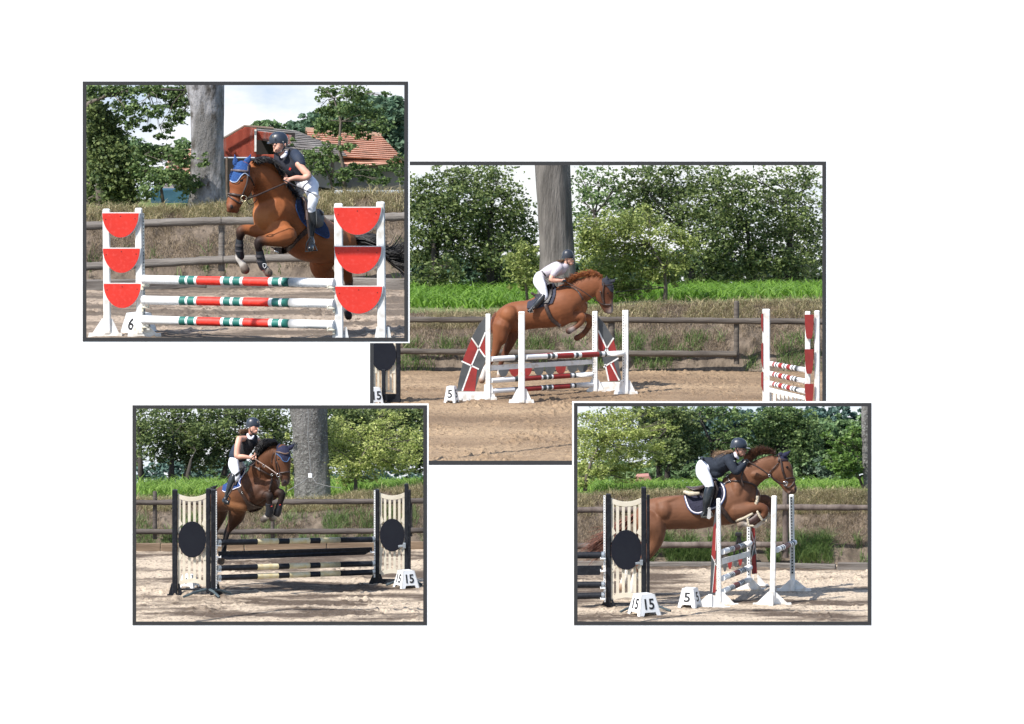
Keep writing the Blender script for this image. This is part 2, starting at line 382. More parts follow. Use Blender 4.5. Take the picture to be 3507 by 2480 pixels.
def bank_grass(k, name, label, n, h, m, t0=0, t1=1, lean=.3, width=.004, seed=5, fall=0.0, patch=None, sx=None):
    P = BANK[k][1]; rng = np.random.default_rng(seed); nx, nt_, _ = P.shape
    i = rng.random(n) * (nx - 2); j = (t0 + (t1 - t0) * rng.random(n)) * (nt_ - 2)
    if sx: i = (sx[0] + (sx[1] - sx[0]) * rng.random(n)) * (nx - 2)
    if patch is not None:
        keep = (fbm(i / nx * patch[0] * 1.5 + seed, j / nt_ * patch[1], 4, seed) - patch[2]) * 7 > rng.random(n); i = i[keep]; j = j[keep]; n = len(i)
    i0 = i.astype(int); j0 = j.astype(int); fi = (i - i0)[:, None]; fj = (j - j0)[:, None]
    R = (P[i0, j0] * (1 - fi) + P[i0 + 1, j0] * fi) * (1 - fj) + (P[i0, j0 + 1] * (1 - fi) + P[i0 + 1, j0 + 1] * fi) * fj
    L = rng.normal(size=(n, 3)) * lean; L[:, 1] -= .35; L[:, 2] = -fall * rng.random(n)
    H = h * (.45 + .9 * rng.random(n) ** 1.5)
    o = blades(name, R, H, L, width, m, k, rng=rng)
    if o: props(o, label, 'grass', None, 'stuff')
    return o
def field_crop(k, name, label, n, h, m, width=.02, seed=8, j0=0.0, j1=1.0, lean=.7):
    Q = BANK[k][2]; rng = np.random.default_rng(seed); a = rng.random(n) * 58.9; b = (j0 + (j1 - j0) * rng.random(n)) * 12.9; i = a.astype(int); j = b.astype(int)
    fi = (a - i)[:, None]; fj = (b - j)[:, None]
    R = (Q[i, j] * (1 - fi) + Q[i + 1, j] * fi) * (1 - fj) + (Q[i, j + 1] * (1 - fi) + Q[i + 1, j + 1] * fi) * fj
    L = rng.normal(size=(n, 3)) * lean; L[:, 2] = -.15 * rng.random(n)
    o = blades(name, R, h * (.5 + rng.random(n)), L, width, m, k, rng=rng)
    if o: props(o, label, 'grass' if 'grass' in name else 'crop', None, 'stuff')
    return o
DRY = [mat('dry_soil', (.085, .065, .048), (.22, .172, .128), scale=3.5, rough=1, bump=1, bscale=18, stretch=(1.6, 1, .5), c3=(.055, .042, .03), scale3=7), mat('field_soil', (.06, .10, .02), (.16, .2, .05), scale=3, rough=1, bump=.6)]
def fence(k, c, label, posts, rails, pm, w, rr=.05):
    """posts: (x, ytop, ybot, halfwidth px); rails: polylines"""
    t = thing('post_and_rail_fence', label, 'fence', W(c, posts[0][0], posts[0][2], w)); rnd = random.Random(k)
    for (x, y0, y1, hw) in posts:
        a = W(c, x, y1, w + .06); b = W(c, x, y0, w + .06); r = M(c, hw) * (DIST[k] + w) / DIST[k]
        mb = MB(); mb.tube([a, a.lerp(b, .5), b - Vector((0, 0, .02)), b], [r * 1.05, r, r * .98, r * .8], 10); mb.build('post', pm, t, k, smooth='auto')
    for line in rails:
        P = []; R = []; n = 14
        for i in range(len(line) - 1):
            for j in range(n):
                f = j / n; x = line[i][0] * (1 - f) + line[i + 1][0] * f; y = line[i][1] * (1 - f) + line[i + 1][1] * f
                P.append(W(c, x, y + rnd.gauss(0, .8), w)); R.append(rr * (1 + rnd.gauss(0, .05)))
        P.append(W(c, line[-1][0], line[-1][1], w)); R.append(rr)
        mb = MB(); mb.tube(P, R, 10); mb.build('rail', pm, t, k, smooth='auto')
    return t
WOODG = mat('weathered_wood', (.10, .085, .075), (.22, .2, .18), scale=5, rough=.9, bump=.7, bscale=18, stretch=(.25, 1, 3))
WOODB = mat('brown_post_wood', (.07, .052, .045), (.18, .145, .125), scale=6, rough=.9, bump=.6, bscale=18, stretch=(1, 1, .4))
def edging(k, c, label, pts, h, m, th=.07, dw=-.06):
    t = thing('timber_edging', label, 'edging', Gd(c, pts[0][0], pts[0][1]))
    for i in range(len(pts) - 1):
        a = Gd(c, *pts[i]); b = Gd(c, *pts[i + 1]); b = a.lerp(b, .992); a.y += dw; b.y += dw; d = (b - a); L = d.length; ang = math.atan2(d.y, d.x)
        mb = MB(); mb.bevbox((a + b) / 2 + Vector((0, 0, h / 2 - .01)), (L, th, h * (1 + .12 * math.sin(i * 3.3))), Matrix.Rotation(ang, 3, 'Z') @ Matrix.Rotation(.006 * math.sin(i * 5), 3, 'Y'), b=.012); mb.build('board', m, t, k)
BROWNLEAF = None

# --- set 1
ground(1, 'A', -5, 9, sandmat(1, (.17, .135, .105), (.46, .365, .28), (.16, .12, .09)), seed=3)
bank(1, 'A', [(0, 1262), (900, 1245), (2034, 1262)], [(0, 790), (300, 815), (700, 800), (1000, 765), (1450, 720), (2034, 700)], 1.9, DRY, (735, 14.5), seed=2)
GR_DRY = mat('dry_grass', (.13, .10, .07), (.42, .33, .22), island=True, rough=.9, trans=.2)
GR_MIX = mat('mixed_grass', (.13, .15, .05), (.66, .55, .34), island=True, rough=.9, trans=.2)
GR_GRN = mat('green_grass', (.06, .13, .03), (.24, .34, .11), island=True, rough=.7, trans=.25)
bank_grass(1, 'dry_grass', 'dry straw coloured grass hanging over the brown bank behind the red and white jump', 26000, .12, GR_DRY, .12, .97, .5, .0024, 5, 1.3, (9, 4, .34))
bank_grass(1, 'bank_grass', 'tufts of half dry grass along the bank crest below the barn', 19000, .16, GR_MIX, .60, 1, .6, .0032, 6, .5, (7, 4, .30))
bank_grass(1, 'green_grass', 'few green weeds at the foot of the bank behind the fence', 2500, .16, GR_GRN, .02, .3, .5, .006, 7, 0, (16, 3, .56))
edging(1, 'A', 'old grey timber boards edging the sand below the bank', [(-60, 1290), (380, 1285), (780, 1272), (1240, 1270), (1560, 1275), (2000, 1285), (2100, 1288)], .14, WOODG)
fence(1, 'A', 'weathered two rail fence in front of the dry bank behind the bay horse', [(872, 855, 1175, 19)],
      [[(-60, 905), (45, 900), (400, 884), (868, 868)], [(872, 870), (1200, 868), (1600, 856), (2100, 838)], [(-60, 1152), (400, 1130), (880, 1106)], [(884, 1106), (1300, 1095), (1700, 1085), (2100, 1070)]], WOODG, dep('A', 872, 1262) - .25, .052)
# --- set 3
ground(3, 'C', -6, 9.5, sandmat(3, (.115, .085, .063), (.60, .49, .37), (.17, .135, .11)), seed=13)  # dark streaks of the sand colour are painted dappled tree shade
bank(3, 'C', [(0, 1042), (2138, 1030)], [(0, 700), (700, 712), (1300, 710), (1600, 665), (1900, 630), (2138, 610)], 1.7, DRY, (608, 13), seed=12)
bank_grass(3, 'dry_grass', 'sunlit dry grass on the bank behind the black rail fence', 26000, .13, GR_DRY, .12, .97, .5, .0026, 15, 1.2, (9, 4, .32))
bank_grass(3, 'bank_grass', 'pale seeding grass along the bank crest in front of the maize', 19000, .14, GR_MIX, .60, 1, .6, .0032, 16, .5, (7, 4, .28))
bank_grass(3, 'green_grass', 'bright green weeds growing along the foot of the bank', 7500, .18, GR_GRN, .0, .5, .6, .004, 17, 0, (16, 3, .40))
MAIZE = mat('maize', (.09, .20, .02), (.28, .42, .08), island=True, rough=.6, trans=.4)
field_crop(3, 'maize', 'bright green maize in the field behind the dark bay horse', 9000, .17, MAIZE, .012, 18, .25, 1)
edging(3, 'C', 'brown timber boards edging the sand behind the black poles', [(-60, 1060), (230, 1058), (820, 1058), (1400, 1052), (1800, 1048), (2200, 1045)], .13, mat('brown_board', (.12, .08, .05), (.25, .18, .12), scale=4, rough=.9, bump=.6, bscale=20, stretch=(.2, 1, 3)))
fence(3, 'C', 'dark two rail fence with brown posts in front of the bank behind the black jump', [(186, 642, 980, 15), (1015, 700, 972, 14), (1985, 700, 960, 14)],
      [[(-60, 722), (186, 723), (700, 718)], [(700, 719), (1010, 718), (1500, 716), (2200, 710)], [(-60, 926), (190, 927), (640, 930)], [(640, 930), (1012, 926), (1500, 925), (2200, 918)]], mat('dark_rail_wood', (.04, .032, .028), (.12, .10, .088), scale=5, rough=.85, bump=.6, bscale=18, stretch=(.25, 1, 3)), dep('C', 1015, 1035) - .3, .043)
# --- set 4
ground(4, 'D', -6, 9.5, sandmat(4, (.115, .085, .063), (.60, .49, .37), (.17, .135, .11)), seed=23)  # dappled shade of trees painted into the sand as darker streak tone
bank(4, 'D', [(0, 1150), (900, 1152), (2158, 1165)], [(0, 680), (500, 660), (1000, 650), (1450, 645), (2158, 650)], 1.7, DRY, (606, 13), seed=22)
bank_grass(4, 'dry_grass', 'long dry grass hanging down the bank behind the white oxer', 28000, .14, GR_DRY, .15, .97, .5, .0026, 25, 1.3, (9, 4, .30))
bank_grass(4, 'bank_grass', 'thick straw coloured grass on the bank crest behind the brown horse', 22000, .15, GR_MIX, .52, 1, .6, .0032, 26, .5, (7, 4, .26))
bank_grass(4, 'green_grass', 'tall green grass along the foot of the bank behind the red striped poles', 10000, .22, GR_GRN, .0, .24, .6, .0045, 27, 0, (16, 3, .40), (.22, 1))
field_crop(4, 'maize', 'strip of maize field between the bank and the far trees', 6500, .15, MAIZE, .012, 28, .25, 1)
edging(4, 'D', 'low pale timber edging between sand and green grass', [(-60, 1160), (560, 1165), (1200, 1168), (1880, 1185)], .08, WOODG)
edging(4, 'D', 'higher grey board at the right end of the sand edge', [(1885, 1190), (2200, 1192)], .12, WOODG)
fence(4, 'D', 'old two rail fence with one tall brown post behind the brown horse head', [(1522, 600, 1110, 22)],
      [[(-60, 775), (600, 772), (1522, 756)], [(1525, 756), (2220, 758)], [(-60, 1030), (650, 1020), (1500, 1018)]], WOODB, dep('D', 1522, 1150) - .3, .048)
# --- set 2
ground(2, 'B', -12, 17, mat('sand_2', (.22, .15, .095), (.42, .30, .19), scale=.5, stretch=(.4, 1, 1), thresh=(.38, .62), rough=.95, bump=1, bscale=20, c3=(.20, .14, .09), scale3=14, spec=.2, bdist=.05, free=True), amp=.03, seed=33)
bank(2, 'B', [(0, 1050), (1100, 1045), (2296, 1052)], [(0, 768), (600, 765), (1100, 745), (1300, 722), (2296, 706)], 2.2, DRY, (650, 26), seed=32, amp=.11)
bank_grass(2, 'dry_grass', 'brown dry grass on the shaded bank behind the chestnut horse', 24000, .19, GR_DRY, .12, .97, .5, .004, 35, 1.2, (9, 4, .32))
bank_grass(2, 'bank_grass', 'mixed grass on the bank crest below the big trunk', 18000, .19, GR_MIX, .55, 1, .6, .0045, 36, .5, (7, 4, .28))
bank_grass(2, 'green_grass', 'green weeds between bank foot and sand behind the oxer', 8000, .24, GR_GRN, .0, .35, .6, .006, 37, 0, (16, 3, .45))
field_crop(2, 'maize', 'sunlit strip of bright green maize below the dark tree row', 12000, .24, mat('maize_bright', (.07, .17, .012), (.19, .34, .04), island=True, rough=.6, trans=.4), .022, 38, .2, 1)
fence(2, 'B', 'dark two rail fence in front of the bank behind the oxer', [(1212, 800, 1020, 16), (1826, 705, 1015, 13)],
      [[(100, 797), (600, 797), (1200, 797), (1826, 803), (2330, 806)], [(100, 950), (480, 955), (1200, 962), (1826, 965)]], mat('dark_fence', (.05, .04, .035), (.14, .12, .1), scale=4, rough=.9, bump=.6, bscale=14, stretch=(.25, 1, 3)), dep('B', 1212, 1045) - .3, .06)
# ---------------------------------------------------------------- jump equipment
WHITE = mat('white_paint', (.78, .78, .77), (.70, .69, .66), scale=3, rough=.5, thresh=(.5, .75), c3=(.62, .58, .52), scale3=9, bump=.05)
WHITEC = mat('white_plastic', (.80, .81, .82), (.70, .70, .70), scale=4, rough=.4, thresh=(.5, .8))
REDP = mat('red_paint', (.76, .038, .022), (.66, .03, .018), scale=3, rough=.55, c3=(.74, .06, .045), scale3=26, bump=.05)
BLACKP = mat('black_paint', (.005, .006, .010), (.012, .014, .020), scale=6, rough=.55, spec=.3, c3=(.02, .022, .028), scale3=22, bump=.1)
CREAM = mat('cream_paint', (.72, .66, .54), (.60, .54, .43), scale=4, rough=.6, bump=.05)
GREY = mat('grey_paint', (.055, .06, .065), (.08, .085, .09), scale=5, rough=.6)
GALV = mat('galvanised_strip', (.38, .42, .46), (.28, .31, .34), scale=20, rough=.4, metal=.5)
HOLE = mat('hole_dark', (.012, .012, .013), rough=.9)
BROWNRED = mat('brown_red_tape', (.17, .035, .028), (.12, .028, .024), scale=12, rough=.6)
DARKRED = mat('dark_red_paint', (.30, .025, .022), (.20, .02, .018), scale=5, rough=.6)
GREEN = mat('green_tape', (.02, .17, .14), (.015, .12, .10), scale=12, rough=.5)
SLATE = mat('slate_tape', (.05, .06, .065), (.09, .10, .10), scale=12, rough=.6)
YEL = mat('cream_band', (.60, .50, .27), (.66, .60, .42), scale=14, rough=.5, thresh=(.4, .6))
CUP = mat('cup_plastic', (.72, .68, .56), rough=.5)

FZ_ = 0
def fz(k, w): return (DIST[k] + w) / DIST[k]
def post(c, x, y0, y1, hw, w, m, parent, lean=0, name='post', dpt=None, cap=True):
    k = CROP[c][3]; a = W(c, x + lean, y1, w); b = W(c, x, y0, w); r = M(c, hw) * fz(k, w); d = dpt or r
    mb = MB(); h = b.z - a.z; mid = (a + b) / 2
    ang = math.atan2(b.x - a.x, h); mb.bevbox(mid, (2 * r, 2 * d, (b - a).length), Matrix.Rotation(ang, 3, 'Y'), b=.012)
    return mb.build(name, m, parent, k)
def rect(c, x0, y0, x1, y1, w, th):      # image rectangle as a board with true thickness
    a = [W(c, x0, y0, w), W(c, x1, y0, w), W(c, x1, y1, w), W(c, x0, y1, w)]; return a, Vector((0, th, 0))
def foot(c, x, y, L, R, h, w, m, parent, pw=14, yaw=0, beamh=12):
    """cross foot: a beam from x-L to x+R on the ground with two triangular gussets"""
    k = CROP[c][3]; mb = MB(); f = fz(k, w); o = W(c, x, y, w); z = o.z; s = M(c, 1) * f
    ca, sa = math.cos(yaw), math.sin(yaw)
    def P(u, v, q): return o + Vector((u * s * ca - q * sa, u * s * sa + q * ca, v * s))
    t = .035
    for (u0, u1) in ((-L, R),):
        pts = [P(u0, 0, -t), P(u1, 0, -t), P(u1 - 4, beamh, -t), P(u0 + 4, beamh, -t)]; mb.prism(pts, P(0, 0, t) - P(0, 0, -t))
    g = .018
    mb.prism([P(-L * .78, beamh - 1, -g), P(-pw + 1, beamh - 1, -g), P(-pw + 1, h, -g), P(-pw - h * .10, h, -g)], P(0, 0, g) - P(0, 0, -g))
    mb.prism([P(R * .78, beamh - 1, -g), P(pw - 1, beamh - 1, -g), P(pw - 1, h, -g), P(pw + h * .10, h, -g)], P(0, 0, g) - P(0, 0, -g))
    mb.build('foot', m, parent, k)
def holes(c, x, y0, y1, n, w, r, parent, hw=None, m=None, lean=0):
    k = CROP[c][3]; mb = MB(); f = fz(k, w)
    if hw:
        a, d = rect(c, x - hw, y0 - 8, x + hw, y1 + 8, w, .01); a[2] += Vector((M(c, lean) * f, 0, 0)); a[3] += Vector((M(c, lean) * f, 0, 0)); mb.prism(a, d, 1)
    for i in range(n):
        q = i / (n - 1); p = W(c, x + lean * q, y0 + (y1 - y0) * q, w); mb.ball(p, (M(c, r) * f, .004, M(c, r * 1.3) * f), 0, 8, 4)
    mb.build('hole_strip', [HOLE, m or GALV], parent, k)
def cup(c, x, y, w, parent, s=1, m=None, sz=14):
    k = CROP[c][3]; f = fz(k, w) * M(c, 1); o = W(c, x, y, w); mb = MB()
    mb.bevbox(o + Vector((s * sz * .5 * f, -.03, -sz * .1 * f)), (sz * 1.5 * f, .07, sz * .35 * f), b=.004); mb.bevbox(o + Vector((s * sz * 1.15 * f, -.03, 0)), (sz * .3 * f, .07, sz * .75 * f), b=.004)
    mb.bevbox(o + Vector((-s * sz * .1 * f, -.02, -sz * .5 * f)), (sz * .5 * f, .05, sz * 1.1 * f), b=.004)
    mb.build('cup', m or CUP, parent, k)
def pole(c, x0, y0, x1, y1, w0, w1, r, bands, mats, label, name='jump_pole', group=None, endcap=None):
    """bands: list of (t_end, material index)"""
    k = CROP[c][3]; a = W(c, x0, y0, w0); b = W(c, x1, y1, w1); t = 0; mb = MB()
    for te, mi in bands:
        p, q = a.lerp(b, t), a.lerp(b, te); n = max(1, int((q - p).length / .25))
        mb.tube([p.lerp(q, i / n) for i in range(n + 1)], r if mi != 9 else r * .9, 18, 0 if mi == 9 else mi, cap=(t == 0 or te >= 1)); t = te
    if endcap is not None:
        d = (b - a).normalized(); mb.tube([a - d * .012, a + d * .03], r * 1.04, 18, endcap); mb.tube([b - d * .03, b + d * .012], r * 1.04, 18, endcap)
    o = mb.build(name, mats, None, k, smooth='auto', loc=a); return props(o, label, 'jump pole', group)
def plank(c, x0, y0, x1, y1, h0, h1, w0, w1, m, label, th=.03, notch=0, group=None):
    k = CROP[c][3]; P = [W(c, x0, y0, w0), W(c, x1, y1, w1)]
    if notch: pts = [P[0], P[1], W(c, x1, y1 + h1 * .45, w1), W(c, x1 + (x0 - x1) * .05, y1 + h1, w1), W(c, x0 + (x1 - x0) * .055, y0 + h0, w0), W(c, x0, y0 + h0 * .45, w0)]
    else: pts = [P[0], P[1], W(c, x1, y1 + h1, w1), W(c, x0, y0 + h0, w0)]
    mb = MB(); mb.prism(pts, (0, th, 0)); o = mb.build('jump_plank', m, None, k, loc=P[0]); return props(o, label, 'jump plank', group)

FONT = {}
def text_mesh(s):
    if s not in FONT:
        cu = bpy.data.curves.new('t', 'FONT'); cu.body = s; cu.size = 1; cu.extrude = .012; cu.offset = .018; cu.align_x = 'CENTER'; cu.resolution_u = 5
        o = bpy.data.objects.new('t', cu); COL.objects.link(o); dg = bpy.context.evaluated_depsgraph_get(); me = bpy.data.meshes.new_from_object(o.evaluated_get(dg))
        v = [tuple(q.co) for q in me.vertices]; f = [tuple(p.vertices) for p in me.polygons]; bpy.data.objects.remove(o); ys = [q[1] for q in v]; xs = [q[0] for q in v]
        FONT[s] = ([((x - (min(xs) + max(xs)) / 2), (y - min(ys)) / (max(ys) - min(ys)), z) for x, y, z in v], f, (max(xs) - min(xs)))
    return FONT[s]
def marker(c, x, y, wpx, hpx, yaw, txt, label, th=.40, sx=1.0, w=None, tw=.62):
    """number box: four tapering sides with a notch at the foot of each"""
    k = CROP[c][3]; w = dep(c, x, y) if w is None else w; s = M(c, 1) * fz(k, w); o = W(c, x, y, w); b = wpx * s / 2; a = b * tw; h = hpx * s
    t = thing('number_marker', label, 'number marker', o); R = Matrix.Rotation(yaw, 3, 'Z'); mb = MB(); tb = MB()
    for i in range(4):
        Q = R @ Matrix.Rotation(i * math.pi / 2, 3, 'Z')
        def P(u, v, off=0):
            dd = b + (a - b) * v; return o + Q @ Vector((u * dd, -dd - off, v * h))
        n = .16
        pts = [P(-1, 0), P(-.62, 0), P(-.52, n), P(.52, n), P(.62, 0), P(1, 0), P(1, 1), P(-1, 1)]
        mb.prism(pts, Q @ Vector((0, .012, 0)))
        V, F, wd_ = text_mesh(txt); ht = .50; sc = ht * h * 1.38 * sx
        tb.add([P(0, .30 + ht * v[1], .004 + v[2] * .1) + Q @ Vector((v[0] * sc, 0, 0)) for v in V], F)
    mb.prism([o + R @ Vector((u * a, v * a, h)) for u, v in ((-1, -1), (1, -1), (1, 1), (-1, 1))], (0, 0, -.012))
    mb.build('body', WHITEC, t, k); tb.build('number', mat('number_black', (.008, .008, .01), rough=.6), t, k); return t

def halfdisc_standard(c, xs, ytops, yb, hw, discs, w, label, drx=8, feet=None, hs=None):
    k = CROP[c][3]; t = thing('jump_standard', label, 'jump standard', W(c, xs[0], yb[0], w)); f = fz(k, w)
    for i in (0, 1): post(c, xs[i], ytops[i], yb[i], hw, w, WHITE, t, lean=(6, 10)[i])
    for (x0, x1, y, r) in discs:
        n = 26; cx = (x0 + x1) / 2; rx = (x1 - x0) / 2; mb = MB(); bk = MB()
        pts = [W(c, cx + rx * math.cos(math.pi * q / n), y + r * math.sin(math.pi * q / n), w - .075) for q in range(n + 1)]
        mb.prism(pts, (0, .004, 0))
        e = 3; pts = [W(c, cx + e * .8 + (rx + 4) * math.cos(math.pi * q / n), y - 5 + (r + 7) * math.sin(math.pi * q / n), w - .070) for q in range(n + 1)]
        bk.prism(pts, (0, .02, 0)); pts = [W(c, cx + drx + rx * math.cos(math.pi * q / n), y - 3 + (r + 2) * math.sin(math.pi * q / n), w - .048) for q in range(n + 1)]
        bk.prism(pts, (0, .022, 0)); b = bk.build('half_disc_board', WHITE, t, k); mb.build('red_face', REDP, b, k)
        scr = MB(); 
        for (dx, dy) in ((-.82, .25), (.8, .22), (0, .12)):
            scr = MB(); scr.ball(W(c, cx + rx * dx, y + r * dy, w - .077), (M(c, 3), .003, M(c, 3)), 0, 8, 4); scr.build('screw', HOLE, b, k)
    if hs: holes(c, hs[0], hs[1], hs[2], hs[3], w - .03, hs[4], t, hs[5], lean=8)
    for a in feet or []: foot(c, *a[:5], w, WHITE, t, pw=hw, beamh=a[5])
    return t

# --- set 1: red half disc standards, three striped poles, marker 6
tL = halfdisc_standard('A', (168, 365), (795, 790), (1560, 1560), 22, [(143, 365, 822, 148), (147, 372, 1038, 148), (152, 378, 1253, 148)], 0.0,
    'white jump standard with three red half discs, left end of the striped poles', 9, [(172, 1576, 115, 95, 110, 22), (375, 1576, 78, 130, 88, 20)], (393, 830, 1520, 34, 3.2, 6))
wR = -1.25
tR = halfdisc_standard('A', (1586, 1843), (762, 752), (1660, 1660), 26, [(1558, 1845, 788, 165), (1562, 1849, 1027, 165), (1566, 1853, 1270, 165)], wR,
    'larger white jump standard with three red half discs, right end of the striped poles', 12, [(1598, 1650, 75, 75, 135, 28), (1858, 1650, 75, 75, 135, 28)])
for y in (1240, 1372, 1494): cup('A', 392, y + 18, -.05, tL, 1, sz=30)
for y in (1262, 1388, 1520): cup('A', 1556, y + 8, wR - .02, tR, -1, sz=30)
bd = [(.195, 0), (.228, 1), (.240, 0), (.275, 1), (.288, 0), (.415, 2), (.430, 0), (.465, 1), (.480, 0), (.517, 1), (.532, 0), (.668, 2), (.686, 0), (.722, 1), (.737, 0), (.773, 1), (1, 0)]
for y0, y1, nm in ((1226, 1248, 'top white pole with red and green bands under the bay horse'), (1352, 1373, 'middle white pole with red and green bands between red discs'), (1473, 1503, 'lowest white pole with red and green bands, just above the sand')):
    pole('A', 398, y0, 1556, y1, -.1, wR - .05, .0515, bd, [WHITEC, GREEN, REDP], nm, group='white poles with red and green bands', endcap=0)
marker('A', 367, 1572, 172, 145, math.radians(-40), '6', 'white number box reading 6 behind the left red disc standard', w=.5)

# --- set 3: black standards with cream slats
def slat_standard(c, xs, yt, yb, hw, w, panel, disc, slim, label, feet=[], hs=None, ns=5, hole_m=None, slimfeet=0):
    k = CROP[c][3]; t = thing('slatted_standard', label, 'jump standard', W(c, xs[0], yb[0], w)); f = fz(k, w)
    for i in (0, 1): post(c, xs[i], yt[i], yb[i], hw[i], w, BLACKP, t)
    x0, x1, ya, yc, yd, ye = panel; nm = MB(); n = 14; W2 = lambda x, y: W(c, x, y, w - .005)
    sag = (yc - ya) * .10; W3 = lambda x, y: W(c, x, y, w - .009); W4 = lambda x, y: W(c, x, y, w - .014)
    def rail(y, th, s, s2):      # curved rail from x0 to x1
        for i in range(n):
            xa = x0 + (x1 - x0) * i / n; xb = x0 + (x1 - x0) * (i + 1) / n; q = lambda x: 1 - (2 * (x - x0) / (x1 - x0) - 1) ** 2
            nm.prism([W3(xa, y + s * q(xa)), W3(xb, y + s * q(xb)), W3(xb, y + th + s2 * q(xb)), W3(xa, y + th + s2 * q(xa))], (0, .031, 0))
    th = (yc - ya) * .13
    rail(ya, th, sag, sag * .9); rail(ye - th, th, -sag * .9, -sag)
    cx, cy, rx, ry = disc
    for i in range(ns + 1):
        xc = x0 + (x1 - x0) * (i + .15) / (ns + .3); hw_ = (x1 - x0) * .048; q = 1 - (2 * (xc - x0) / (x1 - x0) - 1) ** 2
        if i == 0: xc = x0 + hw_
        if i == ns: xc = x1 - hw_
        d = max(0, 1 - ((xc - cx) / rx) ** 2) ** .5 * ry
        e1 = max(yc - 30, cy - d + 6); e2 = min(yd + 30, cy + d - 6)
        if i in (2, 3): e1 = e2 = cy
        nm.prism([W2(xc - hw_, ya + th * .8 + sag * q), W2(xc + hw_, ya + th * .8 + sag * q), W2(xc + hw_, e1), W2(xc - hw_, e1)], (0, .022, 0))
        nm.prism([W2(xc - hw_, e2), W2(xc + hw_, e2), W2(xc + hw_, ye - th * .8 - sag * q), W2(xc - hw_, ye - th * .8 - sag * q)], (0, .022, 0))
    for s in (-1, 1):        # the corner pieces that meet the disc
        nm.prism([W4(x0, yc - 62), W4(x0 + 16, yc - 62), W4(x0 + (x1 - x0) * .16, cy + (-ry * .86)), W4(x0, yc)] if s < 0 else [W4(x1, yc - 62), W4(x1, yc), W4(x1 - (x1 - x0) * .16, cy - ry * .86), W4(x1 - 16, yc - 62)], (0, .036, 0))
        nm.prism([W4(x0, yd), W4(x0 + (x1 - x0) * .16, cy + ry * .86), W4(x0 + 16, yd + 60), W4(x0, yd + 60)] if s < 0 else [W4(x1, yd), W4(x1, yd + 60), W4(x1 - 16, yd + 60), W4(x1 - (x1 - x0) * .16, cy + ry * .86)], (0, .036, 0))
    nm.build('slat_panel', CREAM, t, k)
    dm = MB(); dm.prism([W(c, cx + rx * math.cos(2 * math.pi * i / 40), cy + ry * math.sin(2 * math.pi * i / 40), w - .05) for i in range(40)], (0, .02, 0)); dm.build('disc', mat('disc_black', (.006, .007, .014), (.009, .011, .018), scale=3, rough=.6, spec=.25), t, k)
    bb = MB(); a, d = rect(c, xs[0], yb[0] - 38, xs[1], yb[1] - 10, w + .02, .06); bb.prism(a, d); bb.build('bottom_beam', BLACKP, t, k)
    for a in feet: foot(c, *a[:5], w, BLACKP, t, pw=hw[0], beamh=a[5])
    if hs: holes(c, *hs[:4], w - M(c, hw[0]) * f - .01, hs[4], t, hs[5], m=hole_m)
    if slim:
        sx, sy, sb = slim; st = thing('slim_standard', label.replace('slatted standard', 'slim upright') if False else slimfeet[0], 'jump standard', W(c, sx, sb, w - .2))
        post(c, sx, sy, sb, slimfeet[1], w - .2, BLACKP, st)
        o = W(c, sx, sb, w - .2)
        for (ex, ey) in slimfeet[2]:
            e = Gd(c, ex, ey) + Vector((0, 0, .02)); fm = MB(); p0 = o + Vector((0, 0, .06)); fm.tube([p0, p0.lerp(e, .5) + Vector((0, 0, .015)), e], [.022, .02, .018], 6); fm.build('foot', mat('worn_blue_black', (.03, .045, .055), (.08, .11, .12), scale=14, rough=.7), st, k)
        if len(slimfeet) > 3:
            x, y = slimfeet[3]; cm = MB(); p = W(c, x, y, w - .26); s = M(c, 1) * f
            cm.bevbox(p, (52 * s, .03, 16 * s), Matrix.Rotation(math.radians(-8), 3, 'Y'), b=.004); cm.bevbox(p + Vector((18 * s, -.01, 4 * s)), (20 * s, .05, 38 * s), b=.004); cm.build('cup_holder', GALV, st, k)
    return t
sL = slat_standard('C', (327, 601), (630, 628), (1368, 1350), (19, 20), 0.0, (348, 545, 660, 905, 1068, 1312), (448, 983, 98, 127), (562, 622, 1358),
    'nearer black standard with cream slats and a black disc, left of the black poles', [(330, 1385, 62, 68, 95, 18), (603, 1370, 30, 62, 95, 18)],
    (619, 650, 1330, 40, 2.2, 4), hole_m=WHITEC, slimfeet=('slim black upright on splayed feet before the left slatted standard', 16, [(385, 1396), (640, 1398), (722, 1372)]))
wC = dep('C', 1790, 1292)
sR = slat_standard('C', (1749, 1980), (628, 630), (1300, 1295), (18, 8), wC, (1768, 1945, 652, 882, 1028, 1243), (1856, 952, 87, 115), (1958, 588, 1290),
    'farther black standard with cream slats and disc, right end of the black poles', [(1750, 1308, 78, 66, 85, 16)], (1733, 645, 1230, 36, 2.2, 5), hole_m=WHITEC,
    slimfeet=('slim black upright with metal cup holder beside the right slatted standard', 15, [(1815, 1312), (2068, 1310)], (1925, 1028)))
pb = [(.245, 0), (.38, 1), (.45, 0), (.583, 1), (.65, 0), (.78, 1), (1, 0)]
for (ya, yb_, nm) in ((1003, 982, 'top black pole with three cream bands, above the dark plank'), (1184, 1152, 'second black and cream pole, directly under the dark plank'), (1251, 1212, 'lowest black and cream pole, just above the sand')):
    pole('C', 634, ya, 1724, yb_, -.1, wC - .1, .043, pb, [BLACKP, YEL, GALV], nm, group='black poles with cream bands', endcap=2)
    cup('C', 626, ya + 18, -.06, sL, 1, WHITEC, 22); cup('C', 1730, yb_ + 12, wC - .06, sR, -1, WHITEC, 22)
plank('C', 630, 1068, 1716, 1038, 58, 52, -.09, wC - .09, BLACKP, 'long black plank with cut away lower corners between the black poles', notch=1)
cup('C', 626, 1102, -.06, sL, 1, WHITEC, 22); cup('C', 1730, 1068, wC - .06, sR, -1, WHITEC, 22)
